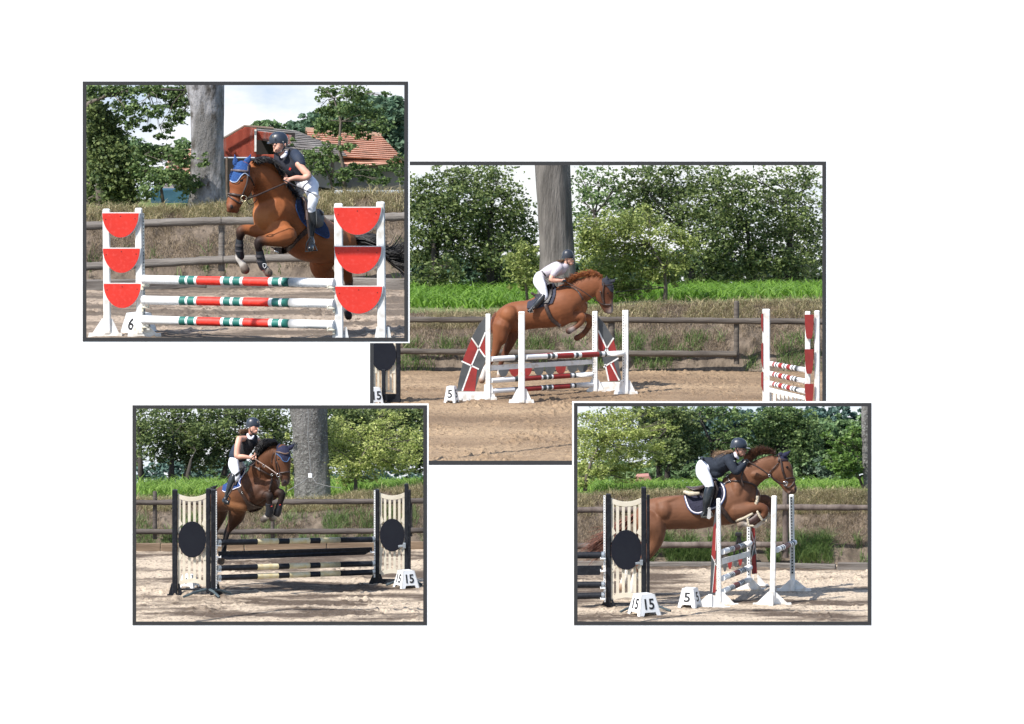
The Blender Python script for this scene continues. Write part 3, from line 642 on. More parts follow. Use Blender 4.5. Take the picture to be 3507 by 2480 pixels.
marker('C', 1955, 1318, 142, 122, math.radians(28), '15', 'white number box reading 15 at the foot of the right slatted standard', sx=.95)
marker('C', 425, 1318, 120, 92, math.radians(-20), '1', 'white number box seen through the slats of the left black standard', w=.55)

# --- set 4
sD = slat_standard('D', (275, 555), (660, 665), (1480, 1440), (18, 11), 0.15, (293, 507, 690, 963, 1150, 1418), (401, 1056, 108, 140), (524, 612, 1455),
    'black standard with cream slats and black disc before the brown horse hindquarters', [(278, 1502, 105, 85, 100, 18), (556, 1455, 10, 20, 60, 14)], (247, 680, 1400, 40, 2.6, 7), hole_m=WHITEC,
    slimfeet=('slim black upright with worn cup holder beside the disc at the far left', 18, [(360, 1500), (712, 1494)], (490, 1148)))
for (ya, yb_, nm) in ((1095, 1092, 'top dark pole leaving the picture at the left'), (1302, 1300, 'second dark pole, under the dark plank end at the left'), (1382, 1376, 'lowest dark pole end near the number box at the left')):
    pole('D', -60, ya, 240, yb_, .1, .1, .05, [(1, 0)], [BLACKP, BLACKP, GALV], nm, group='dark poles cut off by the left frame edge', endcap=2); cup('D', 248, yb_ + 20, .1, sD, -1, WHITEC, 24)
plank('D', -60, 1170, 228, 1166, 66, 66, .1, .1, BLACKP, 'end of a dark plank between the dark poles at the left', notch=1); cup('D', 248, 1200, .1, sD, -1, WHITEC, 24)
marker('D', 527, 1510, 178, 150, math.radians(30), '15', 'white number box reading 15 standing in front of the slatted standard', sx=.95)
marker('D', 848, 1455, 140, 135, math.radians(-22), '5', 'white number box reading 5 beside the white wing foot', sx=1.15)

def paint_wing(c, outline, cells, lines, w, parent, th=.03, base=None):
    k = CROP[c][3]; mb = MB(); mb.prism([W(c, x, y, w) for x, y in outline], (0, th, 0)); p = mb.build('wing_panel', base or GREY, parent, k)
    cm = MB()
    for pts in cells: cm.prism([W(c, x, y, w - .004) for x, y in pts], (0, .004, 0))
    if cm.v: cm.build('red_field', DARKRED, p, k)
    lm = MB()
    for (xa, ya, xb, yb, t) in lines:
        d = Vector((xb - xa, yb - ya)).normalized(); n = Vector((-d.y, d.x)) * t / 2
        lm.prism([W(c, xa + n.x, ya + n.y, w - .007), W(c, xb + n.x, yb + n.y, w - .007), W(c, xb - n.x, yb - n.y, w - .007), W(c, xa - n.x, ya - n.y, w - .007)], (0, .003, 0))
    if lm.v: lm.build('white_line', WHITE, p, k)
w0 = dep('D', 1050, 1440)
t = thing('wing_standard', 'white oxer standard with narrow red and grey wing, nearest the 5 box', 'jump standard', W('D', 1050, 1440, w0))
post('D', 1050, 692, 1440, 15, w0, WHITE, t, lean=6); 
paint_wing('D', [(1036, 720), (1012, 900), (1000, 1090), (989, 1360), (1030, 1358), (1036, 1100)], [[(1013, 900), (1001, 1090), (1000, 1098), (1028, 1150), (1034, 930), (1028, 860)], [(1022, 1180), (1033, 1160), (1031, 1355), (1008, 1357)]], [(1000, 1095, 1036, 1168, 4), (1034, 905, 1030, 1060, 3), (1026, 1120, 1006, 1355, 3)], w0 + .03, t)
foot('D', 1056, 1448, 40, 138, 100, w0, WHITE, t, pw=16, beamh=16); foot('D', 992, 1475, 140, 145, 100, w0 - .25, WHITE, t, pw=16, beamh=20)
mb = MB(); mb.bevbox(W('D', 992, 1420, w0 - .25), (M('D', 30), .07, M('D', 105))); mb.build('foot_block', WHITE, t, 4); holes('D', 1048, 720, 1330, 22, w0 - .05, 2.2, t)
w1 = dep('D', 1262, 1330); t1 = thing('wing_standard', 'far white oxer standard with red and grey wing behind the striped poles', 'jump standard', W('D', 1262, 1330, w1))
post('D', 1262, 800, 1335, 13, w1, WHITE, t1, lean=2); holes('D', 1262, 905, 1230, 17, w1 - .06, 5, t1, 8, m=WHITEC)
paint_wing('D', [(1280, 880), (1305, 893), (1312, 1000), (1322, 1222), (1284, 1226)], [[(1284, 900), (1303, 900), (1309, 985), (1298, 1060), (1284, 990)], [(1284, 1110), (1310, 1080), (1320, 1220), (1290, 1224)]], [(1282, 925, 1316, 1085, 3.5), (1310, 960, 1282, 1120, 3.5)], w1 + .03, t1)
foot('D', 1262, 1340, 95, 120, 85, w1, WHITE, t1, pw=14, beamh=16); foot('D', 1310, 1308, 20, 95, 75, w1 + .3, WHITE, t1, pw=14, beamh=12)
w2 = dep('D', 1432, 1440); t2 = thing('jump_upright', 'near single white upright on a wide triangular foot, in front of the poles', 'jump standard', W('D', 1432, 1440, w2))
post('D', 1442, 674, 1450, 19, w2, WHITE, t2, lean=-14); foot('D', 1426, 1450, 138, 140, 100, w2, WHITE, t2, pw=18, beamh=22)
mb = MB(); mb.bevbox(W('D', 1420, 1400, w2 - .11), (M('D', 34), .06, M('D', 112)), b=.01); mb.build('foot_block', WHITE, t2, 4)
w3 = dep('D', 1572, 1345); t3 = thing('jump_upright', 'far single white upright with grey perforated strip, under the brown horse muzzle', 'jump standard', W('D', 1572, 1345, w3))
post('D', 1564, 666, 1342, 17, w3, WHITE, t3, lean=8); holes('D', 1563, 690, 1215, 26, w3 - .07, 5.5, t3, 11, lean=7); foot('D', 1574, 1345, 118, 130, 80, w3, WHITE, t3, pw=16, beamh=18)
mb = MB(); mb.bevbox(W('D', 1572, 1305, w3 - .1), (M('D', 26), .05, M('D', 86)), b=.01); mb.build('foot_block', WHITE, t3, 4)
rb = [(.20, 0), (.235, 2), (.25, 0), (.285, 2), (.30, 0), (.335, 2), (.36, 0), (.56, 1), (.60, 0), (.635, 2), (.65, 0), (.685, 2), (.70, 0), (.735, 2), (1, 0)]
for (xa, ya, xb, yb_, nm) in ((1076, 1070, 1272, 1008, 'top red banded pole between the two wing standards'), (1078, 1256, 1272, 1178, 'middle red banded pole under the white plank'), (1080, 1348, 1268, 1262, 'lowest red banded pole of the white oxer')):
    pole('D', xa, ya, xb, yb_, w0 + .02, w1 - .05, .043, rb, [WHITEC, BROWNRED, SLATE], nm, group='red banded white poles of the near oxer')
    cup('D', xb, yb_ + 16, w1 - .06, t1, -1, WHITEC, 20)
pole('D', 1462, 1055, 1584, 1003, w2 + .05, w3 - .08, .043, [(.12, 0), (.2, 2), (.24, 0), (.3, 2), (.34, 0), (.66, 1), (.7, 0), (.76, 2), (.8, 0), (.86, 2), (1, 0)], [WHITEC, BROWNRED, SLATE], 'single red banded pole between the two white uprights')
plank('D', 1072, 1118, 1274, 1062, 42, 38, w0 + .05, w1 - .03, WHITE, 'white plank of the oxer between its red banded poles')
def scallop(c, pts, w, label, rr):
    k = CROP[c][3]; mb = MB(); 
    for i, (x, y, h, mi) in enumerate(pts):
        a = [W(c, x + rr * math.cos(math.pi * q / 8), y + h * math.sin(math.pi * q / 8), w) for q in range(9)]; mb.prism(a, (0, .02, 0), mi)
    a, d = rect(c, pts[0][0] - rr, pts[0][1] - 10, pts[-1][0] + rr, pts[-1][1], w + .004, .02)
    mb.prism(a, d, 0)
    o = mb.build('hanging_filler', [GREY, DARKRED], None, k, loc=W(c, pts[0][0], pts[0][1], w)); return props(o, label, 'jump filler')
scallop('D', [(1095, 1150, 60, 0), (1130, 1138, 55, 1), (1168, 1126, 52, 0), (1203, 1115, 52, 1), (1238, 1104, 52, 0)], w1 + .6, 'grey and red scalloped filler hanging under the white plank', 15)
# camera tripod by the fence
wt = dep('D', 1195, 1170); t = thing('camera_tripod', 'black camera tripod standing behind the oxer below the horse front legs', 'tripod', W('D', 1195, 1170, wt)); TB = mat('tripod_black', (.01, .01, .012), rough=.5)
for (xa, ya, xb, yb_) in ((1190, 960, 1150, 1120), (1195, 960, 1240, 1120), (1192, 960, 1205, 1150)):
    mb = MB(); mb.tube([W('D', xa, ya, wt), W('D', (xa + xb) / 2, (ya + yb_) / 2, wt), W('D', xb, yb_, wt)], [.02, .016, .01], 8); mb.build('leg', TB, t, 4)
mb = MB(); mb.tube([W('D', 1192, 1010, wt), W('D', 1190, 945, wt)], .014, 8); mb.bevbox(W('D', 1190, 945, wt), (.1, .09, .05)); mb.build('head', TB, t, 4)

# --- set 2: oxer, distant jump, black standard
WH2 = WHITE
def upright2(x, y0, y1, hw, label, ft, extra=0, lean=0):
    w = dep('B', x, y1); t = thing('jump_upright' if not extra else 'wing_standard', label, 'jump standard', W('B', x, y1, w)); post('B', x, y0, y1, hw, w, WH2, t, lean=lean)
    foot('B', x, y1, ft[0], ft[1], ft[2], w, WH2, t, pw=hw, beamh=ft[3]); return t, w
ta, wa = upright2(605, 768, 1190, 12, 'white standard with curved red and grey wing beside the small 5 box', (30, 45, 75, 14), 1)
paint_wing('B', [(594, 782), (560, 820), (525, 885), (490, 970), (468, 1060), (450, 1148), (540, 1150), (560, 1080), (585, 1020), (594, 985)],
    [[(524, 888), (490, 970), (478, 1005), (525, 1020), (558, 950)], [(590, 880), (562, 935), (566, 960), (592, 978)], [(552, 1030), (520, 1030), (480, 1146), (540, 1148)]],
    [(524, 886, 590, 980, 7), (592, 858, 520, 1030, 7), (474, 1000, 560, 1040, 7), (520, 1030, 478, 1146, 7)], wa + .05, ta)
mb = MB(); a, d = rect('B', 440, 1152, 600, 1196, wa - .02, .06); mb.prism(a, d); mb.build('base_beam', WH2, ta, 2); foot('B', 470, 1216, 60, 66, 66, wa - .12, WH2, ta, pw=12, beamh=12)
tb_, wb = upright2(770, 757, 1205, 16, 'nearest white upright of the oxer, left end of the front pole', (65, 62, 70, 16))
tc_, wc = upright2(1130, 755, 1150, 13, 'white standard with red and grey wing at the right of the oxer', (42, 55, 60, 12), 1)
paint_wing('B', [(1144, 780), (1180, 820), (1222, 890), (1238, 960), (1252, 1040), (1262, 1100), (1196, 1100), (1180, 1030), (1150, 940)],
    [[(1146, 850), (1184, 930), (1165, 960), (1146, 940)], [(1222, 892), (1192, 930), (1205, 965), (1236, 955)], [(1180, 1020), (1222, 1005), (1250, 1095), (1198, 1098)]],
    [(1146, 848, 1205, 975, 7), (1222, 886, 1165, 975, 7), (1172, 1030, 1246, 985, 7), (1205, 1010, 1250, 1096, 7), (1180, 1015, 1198, 1098, 7)], wc + .05, tc_)
mb = MB(); a, d = rect('B', 1146, 1104, 1272, 1148, wc + .02, .06); mb.prism(a, d); mb.build('base_beam', WH2, tc_, 2)
td, wd2 = upright2(1280, 750, 1162, 15, 'white upright with a notched edge, right end of the front pole', (58, 62, 70, 14)); holes('B', 1270, 775, 1100, 26, wd2 - .09, 2.2, td)
holes('B', 1122, 775, 1080, 26, wc - .08, 2.2, tc_)
g2 = 'white and red poles of the distant oxer'
B1 = [(.30, 0), (.33, 2), (.345, 0), (.375, 2), (.39, 0), (.60, 1), (.62, 0), (.65, 2), (.665, 0), (.70, 2), (.72, 0), (.80, 1), (.82, 2), (1, 0)]
pole('B', 790, 980, 1268, 962, wb, wd2 - .05, .052, [(.21, 0), (.24, 2), (.255, 0), (.285, 2), (.31, 0), (.48, 1), (.50, 0), (.53, 2), (.56, 0), (.59, 1), (.74, 1), (.77, 2), (.80, 0), (.82, 2), (1, 0)], [WHITEC, DARKRED, SLATE], 'front top pole of the oxer between the two single uprights', group=g2)
pole('B', 620, 990, 1122, 960, wa, wc, .052, [(.22, 0), (.27, 2), (.6, 1), (1, 0)], [WHITEC, DARKRED, SLATE], 'back top pole of the oxer behind the nearest upright', group=g2)
B2 = [(.22, 0), (.255, 2), (.30, 0), (.48, 1), (.495, 0), (.53, 2), (.545, 0), (.58, 2), (.595, 0), (.76, 1), (.775, 2), (.80, 0), (.82, 2), (1, 0)]
pole('B', 620, 1096, 1122, 1064, wa, wc, .05, B2, [WHITEC, DARKRED, SLATE], 'middle striped pole of the oxer under the white plank', group=g2)
pole('B', 620, 1148, 1122, 1114, wa, wc, .05, B2, [WHITEC, DARKRED, SLATE], 'lowest striped pole of the oxer near the sand', group=g2)
plank('B', 620, 1022, 1126, 992, 24, 22, wa + .02, wc + .02, WH2, 'white plank across the oxer below the chestnut horse')
scallop('B', [(680, 1036, 42, 0), (735, 1034, 42, 1), (795, 1032, 42, 1), (855, 1030, 42, 0), (910, 1028, 42, 0), (962, 1026, 40, 1), (1020, 1022, 38, 0), (1070, 1020, 38, 0)], wa + 1.4, 'grey and red scalloped filler hanging behind the oxer plank', 26)
marker('B', 425, 1202, 62, 80, math.radians(-18), '5', 'small white number box reading 5 behind the curved wing')
# distant jump on the right
wq = dep('B', 1972, 1225)
t = halfdisc_standard('B', (1972,), (), (), 0, [], wq, '') if False else thing('jump_standard', 'white standard seen nearly edge on with red half discs, far right jump', 'jump standard', W('B', 1972, 1225, wq))
post('B', 1972, 745, 1260, 18, wq, WH2, t)
for (y, h) in ((766, 95), (910, 130), (1052, 100)):
    mb = MB(); mb.prism([W('B', 1956, y, wq - .08), W('B', 1947, y + 6, wq - .08), W('B', 1947, y + h * .7, wq - .08), W('B', 1957, y + h, wq - .08)], (0, .02, 0)); mb.build('red_disc_edge', DARKRED, t, 2)
t = thing('jump_standard', 'white standard with narrow red half discs by the right frame edge', 'jump standard', W('B', 2175, 1240, wq - .9))
for x in (2176, 2222): post('B', x, 756 if x < 2200 else 752, 1262, 13, wq - .9, WH2, t)
for (y, h) in ((772, 118), (942, 120), (1112, 100)):
    mb = MB(); mb.prism([W('B', 2183 + 22 * math.cos(math.pi * q / 12), y + h * min(1, 1.25 * math.sin(math.pi * q / 12)), wq - 1.0) for q in range(13)], (0, .02, 0)); mb.build('half_disc', DARKRED, t, 2)
B3 = [(.14, 0), (.19, 1), (.22, 0), (.26, 2), (.30, 0), (.40, 1), (.44, 0), (.48, 2), (.52, 0), (.62, 1), (.66, 0), (.70, 2), (.74, 0), (.8, 2), (1, 0)]
for (ya, yb_, nm) in ((1012, 1044, 'top striped pole of the jump at the right edge'), (1060, 1100, 'middle striped pole of the jump at the right edge'), (1108, 1150, 'lowest striped pole above the white picket panel')):
    pole('B', 1985, ya, 2166, yb_, wq, wq - .9, .05, B3, [WHITEC, DARKRED, SLATE], nm, group='striped poles of the jump at the right edge')
mb = MB()
for i in range(9):
    x = 1984 + i * 20; y = 1128 + i * 5; a, d = rect('B', x, y, x + 15, 1260, wq - .1 * i, .02); mb.prism(a, d)
a, d = rect('B', 1980, 1128, 2160, 1150, wq - .3, .02); a[1] = W('B', 2160, 1172, wq - .9); a[2] = W('B', 2160, 1190, wq - .9); mb.prism(a, d)
o = mb.build('picket_filler', WH2, None, 2, loc=W('B', 1985, 1250, wq)); props(o, 'white picket panel under the poles at the right edge', 'jump filler')
# black standard at the left edge, partly behind the other frames
wk = dep('B', 95, 1205)
slat_standard('B', (28, 164), (800, 800), (1200, 1205), (13, 11), wk, (42, 150, 840, 925, 1000, 1160), (92, 968, 62, 82), None, 'black standard with cream slats at the left edge of the largest picture', [(164, 1205, 60, 12, 20, 10)])
post('B', 92, 1040, 1200, 10, wk - .1, BLACKP, thing('slim_standard', 'slim dark upright before the slats at the left edge', 'jump standard', W('B', 92, 1200, wk - .1)))
marker('B', 48, 1212, 70, 84, math.radians(25), '15', 'white number box reading 15 cut by the left frame edge', sx=.95)
# ---------------------------------------------------------------- buildings and trees
def trunkbig(c, name, label, left, right, w, m, k, extra=None):
    """left/right: outline points (x, y) from top to bottom"""
    t = thing(name, label, 'tree', W(c, (left[-1][0] + right[-1][0]) / 2, left[-1][1], w)); n = 40; ys = np.linspace(left[0][1], left[-1][1], n); f = fz(k, w)
    V = []; sides = 48
    for i, y in enumerate(ys):
        a = W(c, np.interp(y, [p[1] for p in left], [p[0] for p in left]), y, w); b = W(c, np.interp(y, [p[1] for p in right], [p[0] for p in right]), y, w); r = (b.x - a.x) / 2; o = (a + b) / 2
        for j in range(sides):
            th = 2 * math.pi * j / sides; q = 1 + .035 * math.sin(3 * th + 1 + i * .05) + .03 * math.sin(5 * th + i * .08) + .012 * math.sin(11 * th + i * .3)
            V.append((o.x + r * q * math.cos(th), o.y + r * .8 * q * math.sin(th), o.z))
    Q = [[i * sides + j, i * sides + (j + 1) % sides, (i + 1) * sides + (j + 1) % sides, (i + 1) * sides + j] for i in range(n - 1) for j in range(sides)]
    o = fast('trunk', np.array(V), np.array(Q), m, t, smooth=True, clip=k); return t
BEECH = mat('smooth_grey_bark', (.15, .145, .14), (.36, .355, .37), scale=2.6, rough=.85, bump=1, bscale=12, stretch=(1, 1, .5), c3=(.08, .07, .06), scale3=9, thresh=(.42, .58), bdist=.05)
BEECH2 = mat('rough_grey_bark', (.10, .095, .09), (.19, .182, .175), scale=4, rough=.9, bump=1, bscale=18, stretch=(1, 1, .35), c3=(.27, .27, .26), scale3=30, thresh=(.40, .60), bdist=.05, free=True)
BEECH3 = mat('brown_grey_bark', (.085, .078, .07), (.18, .165, .15), scale=5, rough=.9, bump=1, bscale=14, stretch=(1, 1, .16), thresh=(.4, .6), bdist=.06)
DK = shaded_leaf('oak_leaf_dark', (.03, .065, .022), (.25, .31, .11), .4)
MD = shaded_leaf('oak_leaf', (.04, .09, .03), (.24, .33, .12), .4)
LT = shaded_leaf('shrub_leaf_light', (.15, .22, .035), (.60, .64, .24), .4)
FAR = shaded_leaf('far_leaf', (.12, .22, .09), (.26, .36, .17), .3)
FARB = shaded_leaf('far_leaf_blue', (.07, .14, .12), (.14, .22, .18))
BRK2 = mat('dark_bark', (.035, .03, .025), (.08, .07, .06), scale=6, rough=.95, bump=.7, bscale=20, stretch=(1, 1, .3))

# --- set 1
trunkbig('A', 'big_beech_trunk', 'massive smooth grey trunk left of the red barn', [(648, 20), (675, 160), (682, 400), (680, 560), (676, 700), (660, 800)], [(882, 20), (882, 200), (880, 420), (886, 560), (893, 700), (905, 800)], 8.7, BEECH, 1)
tree('A', 'oak_tree', 'dense dark oak filling the left side behind the red disc standard', (120, 900), [(130, 700), (150, 500), (120, 300)],
     [(60, 260, 110, 110, 2000), (150, 300, 110, 90, 2400), (90, 430, 130, 110, 2800), (200, 480, 110, 110, 2600), (90, 600, 130, 120, 2800), (230, 620, 110, 90, 2200), (100, 740, 120, 80, 2200), (260, 720, 90, 60, 1500), (70, 170, 60, 50, 700), (50, 820, 40, 30, 400)], .026, DK, 9.4, seed=11, tr=.08, clump=.30, per=18, asp=.75)
tree('A', 'oak_tree', 'overhanging oak branches with sky showing between them, upper left', (-30, 300), [(60, 150), (200, 90), (420, 60), (640, 70)],
     [(80, 70, 80, 50, 900), (190, 60, 90, 45, 1000), (300, 90, 70, 45, 600), (400, 60, 80, 35, 700), (510, 90, 80, 50, 1000), (600, 150, 70, 60, 1000), (640, 70, 50, 50, 600), (340, 190, 80, 40, 550), (260, 160, 50, 60, 450), (620, 230, 45, 40, 450), (480, 190, 60, 40, 420), (330, 260, 50, 40, 300), (420, 290, 50, 30, 220), (540, 290, 50, 40, 260), (510, 340, 60, 30, 220)], .021, MD, 9.0, seed=12, tr=.03, clump=.3, per=20, hollow=.2, asp=.7)
tree('A', 'shrub', 'loose green shrub with thin stems between the oak and the big trunk', (520, 790), [(500, 650), (560, 520)],
     [(420, 450, 70, 50, 700), (520, 460, 90, 60, 1000), (620, 470, 60, 60, 700), (400, 560, 80, 60, 900), (480, 600, 90, 60, 1000), (590, 590, 80, 60, 900), (700, 520, 70, 45, 600), (740, 570, 50, 40, 420), (650, 660, 60, 50, 450), (420, 680, 60, 50, 450), (700, 640, 50, 40, 300), (760, 500, 30, 40, 180)], .021, MD, 8.5, seed=13, tr=.022, clump=.3, per=20, hollow=.2, cat='shrub', asp=.7)
tree('A', 'young_oak_tree', 'slender young oak with lobed leaves in front of the tiled house', (1625, 700), [(1620, 560), (1590, 420), (1600, 260), (1560, 120)],
     [(1530, 80, 70, 50, 420), (1660, 90, 90, 50, 620), (1560, 190, 90, 50, 700), (1680, 190, 90, 60, 700), (1800, 230, 80, 50, 500), (1500, 290, 70, 50, 480), (1600, 300, 90, 50, 600), (1740, 310, 80, 50, 560), (1850, 290, 50, 50, 260), (1640, 420, 60, 40, 260), (1510, 430, 70, 40, 300), (1730, 130, 80, 40, 300), (1850, 100, 40, 30, 100), (1470, 180, 30, 50, 90), (1560, 480, 70, 40, 260)], .021, MD, 8.9, seed=14, tr=.025, clump=.28, per=14, hollow=.25, asp=.75)
tree('A', 'shrub', 'low green shrub on the bank right of the rider', (1560, 690), [(1530, 600), (1480, 500)],
     [(1380, 470, 60, 40, 330), (1440, 500, 60, 45, 400), (1500, 560, 60, 40, 380), (1620, 580, 60, 40, 400), (1680, 550, 60, 45, 400), (1760, 590, 60, 40, 360), (1850, 560, 60, 30, 260), (1840, 630, 60, 25, 240), (1300, 390, 20, 25, 70), (1580, 640, 60, 25, 200)], .020, MD, 8.6, seed=15, tr=.014, clump=.3, per=14, hollow=.25, cat='shrub', asp=.75)
tree('A', 'oak_branch', 'oak twigs reaching in at the right frame edge', (2060, 560), [(2010, 520), (1960, 480)], [(1960, 500, 50, 40, 300), (1980, 560, 40, 40, 220), (1900, 520, 30, 25, 90), (1970, 620, 30, 20, 80)], .020, MD, 8.6, seed=16, tr=.014, clump=.3, per=14, hollow=.2, asp=.75)
# barn with rusty sheets and grey roof
BW = 10.0
def wq_(x, y, d=0): return W('A', x, y, BW + d)
RUST = mat('rusty_sheet', (.62, .18, .12), (.42, .10, .07), scale=2.2, rough=.8, c3=(.60, .56, .53), scale3=2.6, stretch=(1.6, 1, .35))
bt = thing('red_barn', 'old open barn with rusty red corrugated gable and grey roof behind the rider', 'barn', wq_(1100, 720))
def corr(pts, th, n, m, name, parent):   # corrugated sheet inside an outline with straight sides: ribs as real ridges
    mb = MB(); mb.prism([wq_(x, y) for x, y in pts], (0, th, 0)); o = mb.build(name, m, parent, 1); return o
RM = bpy.data.materials.new('x') if False else RUST
def ribs(x0, x1, ytop, ybot, step, m, name, parent, d=0):
    mb = MB(); x = x0; V = []
    while x < x1:
        e = min(x + step, x1); c_ = (x + e) / 2
        A0, A1, C0, C1, E0, E1 = wq_(x, ytop(x), d), wq_(x, ybot(x), d), wq_(c_, ytop(c_), d - .02), wq_(c_, ybot(c_), d - .02), wq_(e, ytop(e), d), wq_(e, ybot(e), d)
        mb.add([A0, A1, C1, C0], [(0, 1, 2, 3)]); mb.add([C0, C1, E1, E0], [(0, 1, 2, 3)]); x = e
    return mb.build(name, m, parent, 1)
roofl = lambda x: np.interp(x, [850, 1015, 1085], [380, 292, 300])
w_ = ribs(870, 1085, roofl, lambda x: 478 + 0 * x, 7, RUST, 'gable_wall', bt)
ribs(1085, 1300, lambda x: np.interp(x, [1085, 1300], [300, 470]) * 0 + np.interp(x, [1085, 1300], [318, 345]), lambda x: np.interp(x, [1085, 1300], [372, 400]), 7, RUST, 'gable_wall', bt, .02)
ribs(1075, 1310, lambda x: 462 + 0 * x, lambda x: 486 + 0 * x, 7, RUST, 'gable_wall', bt, .02)
mb = MB(); mb.prism([wq_(1073, 310, -.05), wq_(1085, 310, -.05), wq_(1085, 445, -.05), wq_(1073, 445, -.05)], (0, .04, 0)); mb.build('door_post', WHITE, bt, 1)
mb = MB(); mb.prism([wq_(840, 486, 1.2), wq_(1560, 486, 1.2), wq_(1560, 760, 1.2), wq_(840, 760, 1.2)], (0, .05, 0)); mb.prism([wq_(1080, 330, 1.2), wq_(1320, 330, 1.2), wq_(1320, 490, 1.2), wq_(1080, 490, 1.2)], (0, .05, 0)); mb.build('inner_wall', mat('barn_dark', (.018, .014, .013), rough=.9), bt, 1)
ROOFG = mat('fibre_roof', (.19, .165, .15), (.36, .33, .30), scale=2.5, rough=.9, bump=.8, bscale=16, c3=(.11, .09, .06), scale3=3.5)
def slab(pts, m, name, parent, th=.05, n=1):
    mb = MB(); P = [W('A', x, y, w) for x, y, w in pts]; mb.prism(P, (0, 0, -th)); return mb.build(name, m, parent, 1)
def courses(a, b, c2, d2, n, m, name, parent, lift=.02):   # roof of overlapping courses between top edge a-b and bottom edge d2-c2
    A, B, C_, D_ = [W('A', *p) for p in (a, b, c2, d2)]; mb = MB()
    for i in range(n):
        t0, t1 = i / n, (i + 1.12) / n; p = [A.lerp(D_, t0), B.lerp(C_, t0), B.lerp(C_, min(1, t1)), A.lerp(D_, min(1, t1))]
        q = Vector((0, -lift, lift * .7)); mb.add([p[0], p[1], p[2] + q, p[3] + q, p[2], p[3]], [(0, 1, 2, 3), (3, 2, 4, 5)])
    return mb.build(name, m, parent, 1)
courses((1010, 286, BW + .8), (1320, 316, BW + 3.0), (1600, 428, BW + 1.5), (1180, 405, BW - .25), 9, ROOFG, 'upper_roof', bt)
courses((1190, 392, BW + .2), (1600, 428, BW + 1.2), (1640, 475, BW + .5), (1290, 462, BW - .3), 4, ROOFG, 'lower_roof', bt)
mb = MB(); mb.tube([wq_(868, 372, -.1), wq_(1012, 288, -.1), wq_(1190, 302, -.1)], .014, 6); mb.build('verge', mat('verge', (.16, .10, .07), (.25, .2, .17), scale=8, rough=.9), bt, 1)
slab([(1420, 505, BW - .1), (1600, 510, BW - .1), (1600, 690, BW - .1), (1420, 690, BW - .1)], mat('barn_panel', (.50, .42, .42), (.36, .30, .30), scale=2, rough=.8), 'side_panel', bt, .02) if False else None
mb = MB(); P = [wq_(1400, 500, .6), wq_(1600, 500, .6), wq_(1600, 680, .6), wq_(1400, 650, .6)]; mb.prism(P, (0, .05, 0)); mb.build('side_panel', mat('barn_panel', (.45, .39, .39), (.33, .28, .28), scale=2, rough=.8), bt, 1)
for x, hw in ((905, 8), (1110, 10), (1415, 9), (1550, 12), (1350, 7)):
    mb = MB(); a = wq_(x, 750, .3); b = wq_(x, 480, .3); mb.tube([a, b], M('A', hw) * 1.05, 6); mb.build('support_post', mat('barn_post', (.10, .07, .055), (.2, .16, .13), scale=5, rough=.9), bt, 1)
# tiled house
ht_ = thing('tiled_house', 'low house with orange clay tile roof behind the young oak', 'house', W('A', 1780, 650, 10))
TILE = mat('clay_tile', (.62, .37, .27), (.50, .28, .20), scale=7, rough=.85, c3=(.34, .19, .13), scale3=5, bump=.4, bscale=50)
courses((1395, 318, 14), (1845, 350, 14), (1990, 500, 12), (1400, 470, 12), 12, TILE, 'roof', ht_, .03)
courses((1400, 440, 12.6), (1990, 492, 12.2), (1985, 520, 11.8), (1500, 556, 11.8), 5, TILE, 'roof', ht_, .03)
mb = MB(); P = [W('A', 1480, 520, 12.1), W('A', 2040, 500, 12.1), W('A', 2040, 680, 12.1), W('A', 1480, 680, 12.1)]; mb.prism(P, (0, .1, 0)); mb.build('wall', mat('house_wall', (.27, .23, .23), (.36, .32, .31), scale=2, rough=.9, c3=(.2, .17, .17), scale3=3), ht_, 1)
mb = MB(); mb.tube([W('A', 1385, 316, 13.95), W('A', 1600, 332, 13.95), W('A', 1848, 349, 13.95)], .045, 8); mb.build('ridge', mat('ridge_tile', (.36, .22, .15), (.28, .19, .14), scale=9, rough=.9), ht_, 1)
h2 = thing('tiled_house', 'orange tiled roof glimpsed through the shrub left of the big trunk', 'house', W('A', 600, 700, 10))
courses((560, 440, 13.5), (760, 420, 13.5), (780, 590, 12), (520, 590, 12), 7, TILE, 'roof', h2, .03)
mb = MB(); P = [W('A', 480, 580, 12.1), W('A', 800, 580, 12.1), W('A', 800, 720, 12.1), W('A', 480, 720, 12.1)]; mb.prism(P, (0, .1, 0)); mb.build('wall', mat('pale_wall', (.38, .34, .36), (.30, .26, .28), scale=2, rough=.9), h2, 1)
mb = MB(); P = [W('A', 440, 680, 11), W('A', 690, 680, 11), W('A', 690, 760, 11), W('A', 440, 760, 11)]; mb.prism(P, (0, .3, 0)); o = mb.build('blue_tarpaulin', mat('blue_tarp', (.02, .075, .12), (.035, .11, .16), scale=5, rough=.6, bump=.5, bscale=6), None, 1, loc=P[3]); props(o, 'blue covered stack seen low through the shrub beside the trunk', 'tarpaulin')
def wood(c, label, blobs, w, m, leaf, seed, name='wooded_hill', ry=.6):
    k = CROP[c][3]; rng = np.random.default_rng(seed); pts = []
    for (x, y, rx, rz, n) in blobs: pts.append(blob_pts(W(c, x, y, w + (rng.random() - .5) * ry), M(c, rx) * fz(k, w), M(c, rz) * fz(k, w), .4, n, rng, .2, 30, .75))
    o = leaves(name, np.concatenate(pts), leaf, m, k, rng=rng, flat=.6, asp=.7) if False else leaves(name, np.concatenate(pts), leaf, m, k, rng=rng, flat=.6, aspect=.7)
    return props(o, label, 'wood', None, 'stuff')
FARC = shaded_leaf('far_wood_dark', (.06, .12, .075), (.14, .22, .13))
